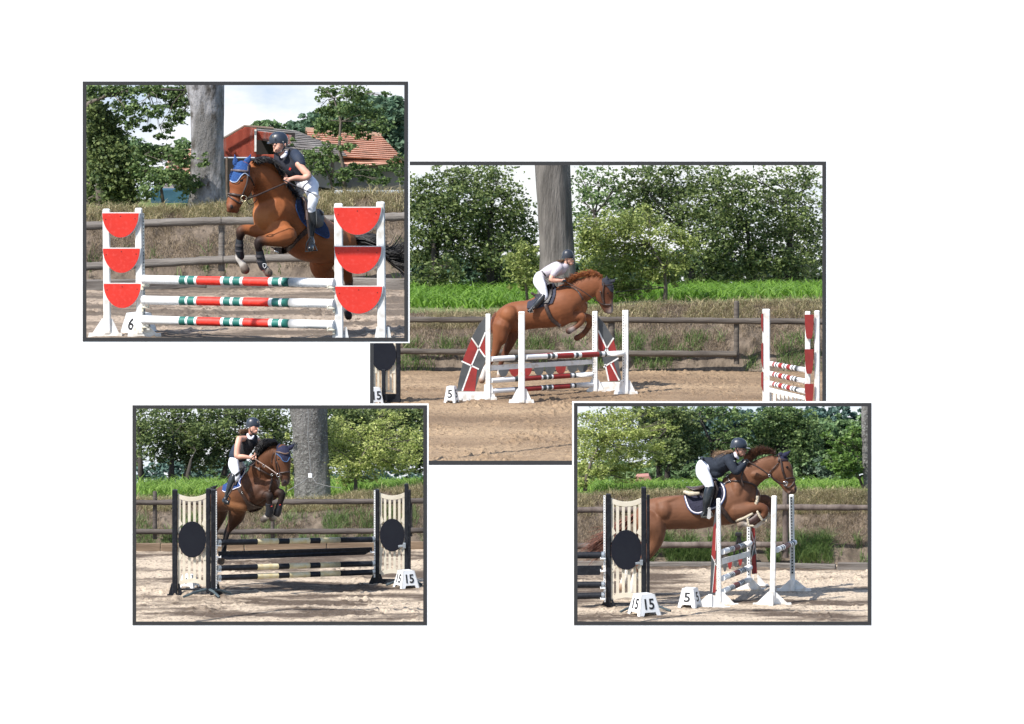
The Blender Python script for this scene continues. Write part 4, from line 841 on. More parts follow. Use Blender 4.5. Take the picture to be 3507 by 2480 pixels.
wood('A', 'dark wooded hillside behind the tiled house at the right', [(1340, 320, 60, 50, 1500), (1430, 300, 70, 60, 1800), (1540, 290, 90, 80, 2500), (1680, 260, 100, 80, 2500), (1800, 230, 100, 90, 2600), (1920, 200, 100, 70, 2600), (1960, 300, 100, 110, 3400), (1870, 330, 80, 80, 2000), (1960, 430, 80, 90, 2400), (2000, 520, 60, 80, 1500)], 15.0, FARC, .04, 31)
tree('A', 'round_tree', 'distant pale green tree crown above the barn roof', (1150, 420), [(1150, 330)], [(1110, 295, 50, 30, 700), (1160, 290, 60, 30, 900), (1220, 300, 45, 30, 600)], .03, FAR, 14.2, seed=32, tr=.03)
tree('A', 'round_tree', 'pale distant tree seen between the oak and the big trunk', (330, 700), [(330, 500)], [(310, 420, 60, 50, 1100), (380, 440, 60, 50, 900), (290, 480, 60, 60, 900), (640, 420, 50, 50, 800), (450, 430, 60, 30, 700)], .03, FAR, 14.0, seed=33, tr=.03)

# --- set 3
trunkbig('C', 'big_beech_trunk', 'massive speckled grey trunk right of the dark bay horse', [(1128, 40), (1148, 200), (1152, 400), (1165, 560), (1168, 680), (1160, 720)], [(1392, 40), (1396, 250), (1405, 450), (1416, 600), (1420, 690), (1428, 720)], 7.9, BEECH2, 3)
jb = thing('junction_box', 'small white junction box fixed to the grey trunk', 'junction box', W('C', 1280, 550, 7.28)); mb = MB(); mb.bevbox(W('C', 1280, 533, 7.3), (M('C', 30), .05, M('C', 34)), b=.006); mb.build('box', WHITEC, jb, 3)
mb = MB(); mb.tube([W('C', 1282, 516, 7.28), W('C', 1276, 380, 7.3), W('C', 1262, 250, 7.28), W('C', 1268, 130, 7.28), W('C', 1262, 50, 7.28)], .008, 5); mb.build('cable', mat('cable_grey', (.2, .2, .2), rough=.6), jb, 3)
mb = MB(); mb.tube([W('C', 1264, 545, 7.28), W('C', 1230, 575, 7.2), W('C', 1120, 640, 7.1)], .007, 5); mb.build('cable', mat('cable_grey', (.2, .2, .2), rough=.6), jb, 3)
mb = MB(); mb.tube([W('C', 1298, 545, 7.28), W('C', 1320, 585, 7.2), W('C', 1420, 610, 7.1), W('C', 1500, 620, 7.1)], .005, 5); mb.build('cable', mat('cable_grey', (.2, .2, .2), rough=.6), jb, 3)
tr3 = [('leftmost tree of the dark row above the maize', (88, 650), [(85, 450), (80, 250)], [(90, 120, 90, 80, 1900), (60, 220, 80, 80, 1700), (130, 230, 80, 80, 1700), (90, 330, 80, 70, 1500), (60, 420, 50, 40, 500)]),
       ('twin stemmed dark tree left of the rider', (300, 640), [(305, 450), (315, 250)], [(260, 120, 100, 80, 2100), (360, 130, 100, 80, 2100), (230, 230, 90, 80, 1800), (330, 250, 90, 80, 2100), (400, 240, 80, 80, 1700), (240, 350, 80, 70, 1400), (330, 370, 90, 60, 1700), (200, 440, 60, 40, 500)]),
       ('dark tree with leaning stem just behind the rider', (395, 650), [(410, 500), (430, 350)], [(480, 130, 100, 80, 2300), (560, 140, 80, 80, 2100), (470, 250, 90, 80, 2100), (570, 260, 80, 80, 2000), (440, 360, 90, 70, 1900), (560, 370, 90, 70, 1900), (500, 440, 90, 60, 1400), (620, 430, 60, 50, 900)]),
       ('dense dark tree between rider and big trunk', (640, 640), [(690, 450), (760, 250)], [(680, 110, 90, 80, 2400), (760, 120, 90, 80, 2300), (880, 110, 90, 70, 2300), (980, 120, 90, 70, 2300), (1080, 130, 90, 80, 2300), (690, 230, 80, 80, 2300), (1000, 230, 100, 80, 2300), (1100, 270, 80, 90, 2000), (680, 340, 80, 60, 1800), (1080, 420, 80, 90, 1500), (960, 330, 60, 70, 900)])]
for i, (lb, b, tk, bl) in enumerate(tr3): tree('C', 'dark_tree', lb, b, tk, bl, .026, DK, 15.5 + .4 * i, 'tree row above the maize in the lower left picture', 40 + i, tr=.055, clump=.30, per=16, tm=BRK2, dens=.5)
tree('C', 'dark_tree', 'thin second stem tree at the left of the tree row', (412, 650), [(420, 520), (440, 420)], [(450, 330, 60, 50, 600)], .026, DK, 15.3, 'tree row above the maize in the lower left picture', 46, tr=.05, tm=BRK2)
tree('C', 'dark_tree', 'deep shaded tree behind the light shrub at the right', (1560, 640), [(1560, 450), (1600, 250)], [(1450, 120, 100, 80, 2300), (1560, 110, 100, 80, 2300), (1680, 110, 100, 80, 2300), (1800, 110, 100, 80, 2300), (1920, 110, 100, 80, 2300), (2030, 130, 90, 90, 2100), (1460, 240, 100, 90, 2100), (1600, 260, 100, 90, 2100), (1750, 260, 100, 90, 2100), (1900, 260, 100, 90, 2100), (2030, 280, 80, 90, 1800), (1500, 380, 100, 80, 1800), (1680, 400, 100, 80, 1800), (1860, 400, 100, 80, 1800), (2020, 400, 80, 90, 1700)], .030, DK, 16.2, seed=47, tr=.07, clump=.22, tm=BRK2)
tree('C', 'light_shrub', 'sunlit yellow green shrub right of the big trunk', (1600, 640), [(1600, 560), (1620, 450), (1680, 330)],
     [(1480, 160, 70, 60, 420), (1450, 260, 70, 70, 560), (1560, 250, 90, 70, 800), (1680, 230, 90, 80, 800), (1790, 200, 80, 90, 750), (1880, 150, 80, 60, 560), (1960, 250, 90, 80, 800), (1500, 360, 90, 70, 900), (1620, 360, 90, 70, 900), (1740, 350, 90, 80, 1000), (1860, 330, 90, 80, 1000), (1980, 380, 90, 80, 900), (1480, 470, 80, 70, 900), (1600, 480, 90, 60, 1000), (1720, 460, 90, 60, 1000), (1850, 450, 90, 60, 900), (1960, 480, 80, 50, 500), (1540, 560, 80, 40, 600), (1700, 560, 70, 30, 300), (1800, 90, 60, 40, 260), (2040, 300, 50, 80, 400), (1400, 330, 30, 60, 200)], .022, LT, 8.3, seed=48, tr=.03, dens=.75, clump=.3, per=12, hollow=.2, asp=.5, cat='shrub')
tree('C', 'light_shrub', 'few yellow green twigs left of the big trunk', (1110, 660), [(1110, 540), (1120, 420)], [(1100, 560, 50, 40, 260), (1120, 260, 30, 25, 60), (985, 245, 25, 25, 70), (1130, 600, 30, 40, 160), (1140, 470, 20, 60, 140)], .026, LT, 8.0, seed=49, tr=.01, clump=.3, per=10, hollow=.2, asp=.5, cat='shrub')
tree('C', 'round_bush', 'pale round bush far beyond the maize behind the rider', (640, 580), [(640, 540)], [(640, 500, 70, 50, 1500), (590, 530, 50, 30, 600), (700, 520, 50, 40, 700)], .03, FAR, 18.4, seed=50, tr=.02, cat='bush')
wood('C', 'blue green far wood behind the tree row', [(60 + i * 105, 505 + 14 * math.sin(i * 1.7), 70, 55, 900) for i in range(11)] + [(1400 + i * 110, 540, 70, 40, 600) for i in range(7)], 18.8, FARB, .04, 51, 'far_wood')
# --- set 4
tree('D', 'light_shrub', 'sunlit light green shrub filling the upper left corner', (110, 640), [(120, 540), (160, 420), (220, 300)],
     [(100, 120, 70, 50, 420), (210, 140, 90, 60, 620), (330, 110, 90, 60, 620), (440, 120, 70, 40, 360), (560, 90, 60, 30, 200), (100, 250, 80, 80, 800), (220, 260, 90, 70, 900), (350, 240, 90, 70, 900), (470, 230, 80, 60, 650), (580, 200, 80, 50, 420), (690, 160, 50, 40, 160), (740, 200, 50, 20, 110), (100, 380, 80, 80, 900), (220, 400, 90, 70, 900), (350, 370, 90, 70, 900), (470, 360, 90, 60, 750), (590, 340, 80, 50, 520), (660, 400, 60, 40, 300), (100, 500, 70, 60, 700), (220, 510, 90, 50, 700), (340, 500, 90, 50, 620), (450, 470, 80, 40, 420), (550, 450, 60, 30, 220), (400, 560, 90, 25, 200), (80, 580, 40, 40, 200)], .022, LT, 8.0, seed=60, tr=.03, clump=.3, per=13, hollow=.2, asp=.5, cat='shrub')
tree('D', 'light_shrub', 'leafy branch hanging beside the trunk at the right edge', (2070, 620), [(2020, 500), (2030, 380)], [(1990, 250, 40, 60, 260), (1920, 300, 60, 60, 420), (2010, 340, 60, 60, 520), (1880, 380, 60, 40, 360), (1950, 420, 70, 50, 600), (2010, 480, 50, 50, 420), (1870, 470, 60, 40, 360), (1800, 440, 40, 30, 160), (1940, 520, 50, 30, 220), (1810, 260, 30, 40, 110), (2020, 200, 40, 30, 130)], .027, shaded_leaf('shrub_leaf_mid', (.05, .12, .02), (.17, .27, .06), .3), 7.6, seed=61, tr=.02, clump=.3, per=12, hollow=.2, asp=.55, cat='shrub')
trunkbig('D', 'big_beech_trunk', 'grey speckled trunk cut by the right frame edge', [(2055, 20), (2054, 250), (2062, 420), (2072, 620)], [(2150, 20), (2150, 250), (2155, 420), (2165, 620)], 7.5, BEECH2, 4)
t4 = [('dark tree behind the light shrub at the left', (640, 600), [(630, 480), (600, 300)], [(530, 100, 100, 70, 2100), (640, 110, 90, 70, 2100), (740, 110, 90, 70, 2100), (540, 220, 90, 80, 1800), (650, 240, 90, 80, 2100), (750, 240, 90, 80, 2100), (640, 360, 100, 70, 2000), (740, 370, 100, 70, 2000), (820, 340, 70, 80, 1700), (700, 460, 80, 40, 900), (400, 180, 150, 120, 1800), (200, 200, 150, 120, 1500), (300, 400, 150, 100, 1500)], DK),
      ('multi stemmed dark tree behind the rider back', (690, 600), [(690, 500), (720, 420)], [(830, 130, 80, 70, 1600), (870, 230, 70, 70, 1500), (880, 320, 60, 60, 1100)], DK),
      ('open tree with forked bare limbs above the rider', (1010, 600), [(1010, 420), (1000, 300), (930, 160)], [(920, 90, 80, 50, 1000), (1030, 90, 90, 50, 1100), (1140, 110, 80, 50, 900), (1100, 210, 80, 50, 700), (1060, 300, 80, 60, 900), (1180, 260, 80, 60, 900), (1240, 180, 70, 60, 800), (940, 330, 60, 60, 700), (1180, 340, 60, 50, 600), (1250, 310, 60, 60, 700), (1080, 380, 80, 50, 700)], MD),
      ('broad bright green tree above the horse neck', (1520, 560), [(1520, 420), (1520, 280), (1530, 180)], [(1400, 120, 90, 60, 1600), (1500, 90, 100, 50, 1800), (1610, 110, 90, 60, 1600), (1380, 210, 80, 70, 1500), (1480, 200, 100, 80, 1900), (1600, 210, 100, 80, 1900), (1690, 200, 70, 70, 1200), (1400, 310, 90, 70, 1600), (1510, 310, 100, 70, 1900), (1630, 310, 90, 70, 1600), (1700, 310, 60, 60, 900), (1580, 400, 90, 50, 1100), (1680, 390, 70, 40, 700)], MD)]
for i, (lb, b, tk, bl, m) in enumerate(t4): tree('D', 'field_tree', lb, b, tk, bl, .027, m, 15.0 + .35 * i, None, 62 + i, tr=.06 if i != 2 else .045, clump=.30, per=16, tm=BRK2, dens=.55)
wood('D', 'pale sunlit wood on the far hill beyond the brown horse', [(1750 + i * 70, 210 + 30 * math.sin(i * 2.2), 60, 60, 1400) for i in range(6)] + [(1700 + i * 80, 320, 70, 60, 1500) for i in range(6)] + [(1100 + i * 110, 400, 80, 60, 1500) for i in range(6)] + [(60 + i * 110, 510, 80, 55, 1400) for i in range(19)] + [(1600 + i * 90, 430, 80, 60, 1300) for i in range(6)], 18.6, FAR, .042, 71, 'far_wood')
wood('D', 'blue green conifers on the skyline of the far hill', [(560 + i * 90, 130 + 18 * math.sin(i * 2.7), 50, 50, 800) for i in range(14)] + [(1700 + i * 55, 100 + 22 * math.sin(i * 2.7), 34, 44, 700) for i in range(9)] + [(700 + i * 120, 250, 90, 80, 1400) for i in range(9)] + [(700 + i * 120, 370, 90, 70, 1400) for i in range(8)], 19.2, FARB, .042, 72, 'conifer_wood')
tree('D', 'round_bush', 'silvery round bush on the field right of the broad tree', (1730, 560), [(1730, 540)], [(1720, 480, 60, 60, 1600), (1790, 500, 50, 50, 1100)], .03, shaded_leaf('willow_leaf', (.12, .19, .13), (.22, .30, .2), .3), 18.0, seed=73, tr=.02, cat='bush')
hd = thing('distant_roof', 'pale red roof beyond the field under the light shrub', 'house', W('D', 520, 580, 18))
mb = MB(); mb.prism([W('D', 455, 575, 17.6), W('D', 480, 540, 17.6), W('D', 560, 535, 17.6), W('D', 585, 572, 17.6)], (0, .4, 0)); mb.build('roof', mat('far_roof', (.45, .22, .18), (.36, .18, .15), scale=5, rough=.9), hd, 4)
# --- set 2
trunkbig('B', 'big_beech_trunk', 'tall straight grey trunk directly behind the rider in white', [(833, 20), (846, 300), (858, 500), (850, 640), (840, 740)], [(1003, 20), (1015, 300), (1026, 500), (1040, 640), (1060, 740)], 8.9, BEECH3, 2)
t2_ = [('broad dark tree above the maize at the left', (348, 745), [(345, 640), (340, 480), (330, 320)], [(250, 180, 80, 80, 2000), (340, 200, 100, 80, 2300), (290, 310, 100, 90, 2600), (400, 310, 90, 90, 2300), (270, 430, 90, 90, 2300), (380, 440, 100, 90, 2500), (280, 540, 90, 70, 1900), (390, 560, 80, 60, 1500), (450, 400, 70, 80, 1500), (330, 600, 80, 40, 900)]),
       ('dark tree with straight stem left of the big trunk', (620, 730), [(618, 620), (615, 450), (610, 280)], [(420, 110, 90, 70, 2000), (540, 110, 100, 70, 2300), (650, 110, 100, 80, 2300), (500, 220, 100, 80, 2300), (620, 230, 110, 90, 2600), (730, 220, 60, 80, 1500), (540, 340, 100, 90, 2300), (660, 350, 110, 90, 2600), (770, 350, 70, 90, 1800), (560, 460, 100, 80, 2300), (680, 470, 110, 80, 2300), (790, 470, 60, 70, 1400), (600, 560, 90, 60, 1500), (710, 570, 80, 60, 1400)]),
       ('pale airy tree right of the big trunk', (1180, 660), [(1150, 450), (1130, 280)], [(1060, 110, 70, 60, 700), (1150, 110, 80, 60, 800), (1230, 140, 60, 70, 700), (1080, 220, 80, 70, 900), (1180, 230, 80, 70, 900), (1070, 330, 60, 60, 900), (1120, 420, 80, 80, 1300)]),
       ('dense dark tree in the middle of the right tree row', (1620, 690), [(1600, 550), (1560, 350)], [(1330, 110, 90, 70, 2000), (1440, 110, 100, 70, 2300), (1560, 120, 100, 70, 2300), (1330, 220, 90, 80, 2000), (1450, 220, 100, 80, 2300), (1580, 230, 100, 80, 2300), (1350, 320, 80, 60, 1500), (1600, 330, 100, 80, 2300), (1680, 420, 90, 90, 2200), (1650, 530, 90, 80, 2000), (1710, 580, 70, 50, 1200)]),
       ('dark tree with thick stem over the maize at the right', (1908, 690), [(1900, 560), (1880, 350)], [(1690, 120, 90, 70, 1700), (1790, 130, 100, 80, 2200), (1720, 250, 90, 90, 2200), (1830, 250, 100, 90, 2300), (1780, 380, 100, 90, 2300), (1880, 380, 90, 90, 2000), (1800, 500, 100, 80, 2300), (1900, 510, 90, 80, 2000), (1850, 580, 90, 40, 1100)]),
       ('last tree of the row with a slim stem at the right edge', (2078, 690), [(2080, 560), (2090, 350), (2080, 200)], [(1920, 110, 80, 70, 1100), (2010, 130, 90, 80, 1400), (2110, 110, 90, 70, 1200), (2200, 140, 80, 80, 1100), (1950, 250, 80, 80, 1500), (2060, 250, 100, 80, 1800), (2180, 260, 90, 90, 1500), (2000, 380, 90, 80, 1900), (2110, 380, 100, 90, 2200), (2220, 390, 70, 90, 1500), (2010, 510, 90, 70, 1800), (2120, 510, 100, 80, 2200), (2220, 530, 60, 80, 1400), (2080, 590, 90, 40, 1000)])]
for i, (lb, b, tk, bl) in enumerate(t2_): tree('B', 'dark_tree', lb, b, tk, bl, .042, DK if i != 2 else MD, 24 + .5 * i, 'tree row above the maize in the largest picture', 80 + i, tr=.10, ry=1.6, clump=.30, per=16, tm=BRK2, dens=.5)
LT2 = shaded_leaf('shrub_leaf_soft', (.10, .155, .03), (.42, .47, .16), .4)
tree('B', 'light_shrub', 'sunlit yellow green shrub behind the chestnut horse head', (1475, 700), [(1478, 640), (1470, 540), (1400, 430)],
     [(1100, 360, 70, 60, 620), (1190, 370, 90, 70, 1000), (1300, 340, 90, 70, 1000), (1400, 310, 70, 70, 700), (1390, 260, 30, 40, 160), (1480, 390, 80, 60, 700), (1570, 420, 70, 50, 520), (1130, 450, 80, 70, 900), (1240, 460, 100, 70, 1200), (1360, 450, 90, 70, 1100), (1460, 490, 90, 60, 900), (1550, 520, 80, 50, 620), (1150, 540, 90, 60, 1100), (1270, 560, 90, 60, 1200), (1390, 560, 90, 60, 1000), (1500, 590, 80, 40, 520), (1230, 640, 90, 40, 800), (1340, 650, 80, 40, 620), (1070, 420, 40, 60, 320), (1190, 300, 60, 40, 300), (1610, 440, 30, 30, 110), (1160, 680, 70, 30, 400)], .034, LT2, 10.5, seed=90, tr=.045, clump=.3, per=16, hollow=.2, asp=.55, cat='shrub')
tree('B', 'light_shrub', 'small yellow green shrub left of the rider in white', (800, 720), [(790, 620), (780, 520)], [(740, 500, 60, 40, 420), (790, 470, 50, 50, 420), (830, 520, 50, 50, 450), (770, 560, 60, 40, 500), (830, 600, 50, 40, 420), (760, 620, 60, 30, 360), (700, 490, 30, 20, 90), (770, 440, 20, 20, 70)], .034, LT2, 10.2, seed=91, tr=.03, clump=.3, per=16, hollow=.2, asp=.55, cat='shrub')
wood('B', 'far blue green wood at the level of the maize', [(230 + i * 110, 560, 80, 60, 1100) for i in range(19)], 29, FARC, .07, 92, 'far_wood')
# ---------------------------------------------------------------- horses and riders
def cat_mull(P, n):
    """Catmull-Rom through rows of numbers"""
    P = np.array(P, float)
    if len(P) < 3: 
        t = np.linspace(0, 1, n + 1)[:, None]; return P[0] * (1 - t) + P[-1] * t
    Q = np.vstack([2 * P[0] - P[1], P, 2 * P[-1] - P[-2]]); out = []
    for i in range(1, len(Q) - 2):
        for j in range(n):
            t = j / n; a, b, c_, d = Q[i - 1], Q[i], Q[i + 1], Q[i + 2]
            out.append(.5 * (2 * b + (c_ - a) * t + (2 * a - 5 * b + 4 * c_ - d) * t * t + (3 * b - a - 3 * c_ + d) * t ** 3))
    out.append(P[-1]); return np.array(out)
class Body:
    """organic form: oval tubes that run into each other, melted to one closed skin"""
    def __init__(s, c, w, k=None): s.c = c; s.w = w; s.mb = MB(); s.pts = []; s.k = CROP[c][3]; s.f = fz(s.k, w)
    def pos(s, x, y, dw): return W(s.c, x, y, s.w + dw)
    def limb(s, st, col=None, n=5, sides=14, depth=.9):
        """st rows: x, y, r(px), dw(m)[, rd/r ratio[, colour row]]"""
        rows = []
        for r in st:
            rows.append([r[0], r[1], r[2], r[3] if len(r) > 3 else 0, r[4] if len(r) > 4 and r[4] else depth])
        cols = [r[5] if len(r) > 5 else col for r in st]
        A = cat_mull(rows, n); P = [s.pos(a[0], a[1], a[3]) for a in A]; R = [max(.002, M(s.c, a[2]) * s.f) for a in A]; RB = [R[i] * A[i][4] for i in range(len(A))]
        s.mb.tube(P, R, sides, RB=RB, round_=True)
        for i in range(len(A)):
            q = min(len(st) - 1, int(round(i / n))) if len(st) > 2 else (0 if i < len(A) / 2 else 1)
            if cols[q] is not None: s.pts.append((P[i], R[i], cols[q]))
    def ball(s, x, y, dw, r, col=None, rot=None):
        p = s.pos(x, y, dw); rr = [M(s.c, q) * s.f for q in (r if hasattr(r, '__len__') else (r, r, r))]; s.mb.ball(p, rr, 0, 14, 10, rot)
        if col is not None: s.pts.append((p, max(rr), col))
    def done(s, name, m, parent, voxel=.012, smooth=4, clip=True, cols=True, sub=0):
        me = bpy.data.meshes.new('tmp'); me.from_pydata(s.mb.v, [], s.mb.f); bm = bmesh.new(); bm.from_mesh(me); bmesh.ops.recalc_face_normals(bm, faces=bm.faces[:]); bm.to_mesh(me); bm.free()
        o = bpy.data.objects.new('tmp', me); COL.objects.link(o); r = o.modifiers.new('r', 'REMESH'); r.mode = 'VOXEL'; r.voxel_size = voxel
        q = o.modifiers.new('s', 'SMOOTH'); q.factor = .5; q.iterations = smooth
        dg = bpy.context.evaluated_depsgraph_get(); nm = bpy.data.meshes.new_from_object(o.evaluated_get(dg)); bpy.data.objects.remove(o)
        s.bvh = BVHTree.FromPolygons([v.co.copy() for v in nm.vertices], [tuple(p.vertices) for p in nm.polygons])
        n = len(nm.vertices); co = np.empty(n * 3, 'f'); nm.vertices.foreach_get('co', co); co = co.reshape(-1, 3)
        if cols and s.pts:
            C_ = np.array([tuple(p[0]) for p in s.pts]); R = np.array([p[1] for p in s.pts]); K = np.array([p[2] for p in s.pts]); acc = np.zeros((n, 3)); ws = np.zeros(n)
            for i in range(len(C_)):
                d = np.linalg.norm(co - C_[i], axis=1) / R[i]; wt = 1 / (d ** 7 + .02); acc += wt[:, None] * K[i]; ws += wt
            col = np.ones((n, 4), 'f'); col[:, :3] = acc / ws[:, None]
            at = nm.color_attributes.new('tint', 'FLOAT_COLOR', 'POINT'); at.data.foreach_set('color', col.ravel())
        nm.polygons.foreach_set('use_smooth', np.ones(len(nm.polygons), bool)); nm.materials.clear()
        if clip: clipmesh(nm, s.k)
        return link(name, nm, m, parent)
def hit(bvhs, c, x, y):
    nx, ny = nat(c, x, y); d = ray(nx, ny).normalized(); best = None
    for b in bvhs:
        h = b.ray_cast(CL, d)
        if h[0] is not None and (best is None or h[3] < best[3]): best = h
    return best
def patch(c, poly, bvhs, off, th, step, m, name, parent, quilt=0, w=None):
    """cloth or leather cut to the outline and laid on the form below it"""
    k = CROP[c][3]; xs = [p[0] for p in poly]; ys = [p[1] for p in poly]; nx = int((max(xs) - min(xs)) / step) + 2; ny = int((max(ys) - min(ys)) / step) + 2
    def ins(x, y):
        r = False; j = len(poly) - 1
        for i in range(len(poly)):
            if (poly[i][1] > y) != (poly[j][1] > y) and x < (poly[j][0] - poly[i][0]) * (y - poly[i][1]) / (poly[j][1] - poly[i][1]) + poly[i][0]: r = not r
            j = i
        return r
    H = {}; grid = {}
    for i in range(nx):
        for j in range(ny):
            x = min(xs) + i * step; y = min(ys) + j * step; h = hit(bvhs, c, x, y)
            if h and h[0] is not None: H[i, j] = (x, y, h[0], h[1])
    if not H: return None
    dm = sorted(v[2].y for v in H.values())[len(H) // 2]
    cells = [(i, j) for i in range(nx - 1) for j in range(ny - 1) if ins(min(xs) + (i + .5) * step, min(ys) + (j + .5) * step)]
    V = []; idx = {}
    def vid(i, j):
        if (i, j) not in idx:
            x = min(xs) + i * step; y = min(ys) + j * step
            # snap rim points to the outline
            if not ins(x, y):
                best = None
                for a in range(len(poly)):
                    p = poly[a]; q = poly[(a + 1) % len(poly)]; dx = q[0] - p[0]; dy = q[1] - p[1]; t = max(0, min(1, ((x - p[0]) * dx + (y - p[1]) * dy) / (dx * dx + dy * dy + 1e-9)))
                    e = (p[0] + dx * t, p[1] + dy * t); d = (e[0] - x) ** 2 + (e[1] - y) ** 2
                    if best is None or d < best[0]: best = (d, e)
                if best[0] < step * step * 1.6: x, y = best[1]
            h = hit(bvhs, c, x, y)
            if h is None or h[0] is None:
                near = min(H.items(), key=lambda z: (z[1][0] - x) ** 2 + (z[1][1] - y) ** 2)[1][2].y if False else None
                bb = None
                for q in range(1, 8):
                    for di, dj in ((q, 0), (-q, 0), (0, q), (0, -q)):
                        if (i + di, j + dj) in H: bb = H[i + di, j + dj][2].y; break
                    if bb is not None: break
                yy = bb if bb is not None else dm; r = ray(*nat(c, x, y)); p = CL + r * (yy / r.y); nrm = Vector((0, -1, 0))
            else:
                p = h[0]; nrm = h[1] if h[1].y < 0 else -h[1]
            dv = (CL - p).normalized(); o = off * (1 + (quilt * math.sin(x * .32) * math.sin(y * .32) if quilt else 0)); nn = (nrm * .6 + dv * .8).normalized()
            V.append(p + nn * o); V.append(p + nn * (o - th)); idx[i, j] = len(V) - 2
        return idx[i, j]
    F = []; ed = {}
    for (i, j) in cells:
        a, b, d, e = vid(i, j), vid(i + 1, j), vid(i + 1, j + 1), vid(i, j + 1); F.append((a, b, d, e)); F.append((e + 1, d + 1, b + 1, a + 1))
        for u, v in ((a, b), (b, d), (d, e), (e, a)): ed[(u, v)] = ed.get((u, v), 0) + 1
    for (u, v) in list(ed):
        if (v, u) not in ed: F.append((v, u, u + 1, v + 1))
    mb = MB(); mb.add(V, F); o = mb.build(name, m, parent, k, smooth='auto')
    return o
def strap(c, line, bvhs, r, m, name, parent, w=None, off=None, flat=.5, n=6, mb=None, closed=False, force=False):
    """leather strap lying on the form; where w is given it runs free at that depth"""
    k = CROP[c][3]; A = cat_mull([list(p[:2]) + [p[2] if len(p) > 2 else 0] for p in line], n); R = M(c, r); P = []; ly = None
    off = R * .8 if off is None else off
    for a in A:
        p = None
        if w is None or not force:
            h = hit(bvhs, c, a[0], a[1]) if bvhs else None
            if h and h[0] is not None and (w is None):
                p = h[0] + (CL - h[0]).normalized() * off; ly = p.y
        if p is None and w is not None: p = W(c, a[0], a[1], w + a[2])
        P.append(p if p is not None else (a[0], a[1]))
    ys = [p.y for p in P if isinstance(p, Vector)]
    if not ys: return None
    last = None
    for i in range(len(P)):
        if not isinstance(P[i], Vector):
            j = min((q for q in range(len(P)) if isinstance(P[q], Vector)), key=lambda q: abs(q - i)); d = ray(*nat(c, *P[i])); P[i] = CL + d * (P[j].y / d.y)
    own = mb is None; mb = mb or MB(); mb.tube(P, R, 8, RB=max(.0025, R * flat))
    return mb.build(name, m, parent, k, smooth=True) if own else P
def hair(c, w, roots, n, flow, name, m, parent, r=.006, seed=1, spread=(6, 6), dws=.04, segs=4):
    """roots: polyline (x, y, dw); flow: polyline of (dx, dy) offsets along the strand at start and end of the roots"""
    k = CROP[c][3]; rng = random.Random(seed); mb = MB(); A = cat_mull([list(p) for p in roots], 8)
    for i in range(n):
        t = rng.random() * (len(A) - 1.001); j = int(t); q = t - j; a = A[j] * (1 - q) + A[j + 1] * q; u = t / (len(A) - 1)
        L = .65 + .5 * rng.random(); P = []; jx, jy, jw = rng.gauss(0, spread[0]), rng.gauss(0, spread[1]), rng.gauss(0, dws)
        x0 = a[0] + rng.gauss(0, 2.5); y0 = a[1] + rng.gauss(0, 2.5); F0, F1 = flow
        for s_ in range(segs + 1):
            v = s_ / segs * (len(F0) - 1); i0 = min(int(v), len(F0) - 2); f = v - i0
            dx = (F0[i0][0] * (1 - f) + F0[i0 + 1][0] * f) * (1 - u) + (F1[i0][0] * (1 - f) + F1[i0 + 1][0] * f) * u
            dy = (F0[i0][1] * (1 - f) + F0[i0 + 1][1] * f) * (1 - u) + (F1[i0][1] * (1 - f) + F1[i0 + 1][1] * f) * u
            e = s_ / segs; P.append(W(c, x0 + dx * L + jx * e * e * 2, y0 + dy * L + jy * e * e * 2, w + a[2] + jw * (.3 + e)))
        mb.tube(P, [r * (.8 + .4 * math.sin(math.pi * (.2 + .6 * s_ / segs))) * (1 - .75 * (s_ / segs) ** 2) for s_ in range(segs + 1)], 4, cap=False)
    return mb.build(name, m, parent, k, smooth=True)
def COAT(name): return mat(name, (1, 1, 1), attr='tint', scale=7, rough=.6, spec=.24, bump=.2, bscale=6, bdist=.04)
LEA = mat('brown_leather', (.028, .016, .013), (.06, .036, .03), scale=20, rough=.45)
LEAB = mat('black_leather', (.008, .010, .014), (.018, .022, .028), scale=12, rough=.3, spec=.6)
STEEL = mat('steel', (.6, .6, .6), rough=.25, metal=1)
SKIN = mat('skin', (.66, .37, .27), (.58, .29, .21), scale=14, rough=.55)
HELM = mat('helmet_navy', (.020, .028, .045), (.026, .034, .052), scale=6, rough=.38, spec=.6)
EYE = mat('eye_dark', (.006, .004, .003), rough=.1)
BREE = mat('white_breeches', (.74, .76, .82), (.66, .68, .76), scale=5, rough=.8, bump=.25, bscale=12)
HAIRB = mat('brown_hair', (.06, .03, .015), (.16, .09, .045), scale=30, rough=.5)
FLEECE = mat('fleece', (.62, .55, .43), (.5, .43, .32), scale=30, rough=1, bump=1, bscale=60)
BOOTB = mat('tendon_boot_black', (.010, .012, .018), (.02, .023, .03), scale=10, rough=.55)

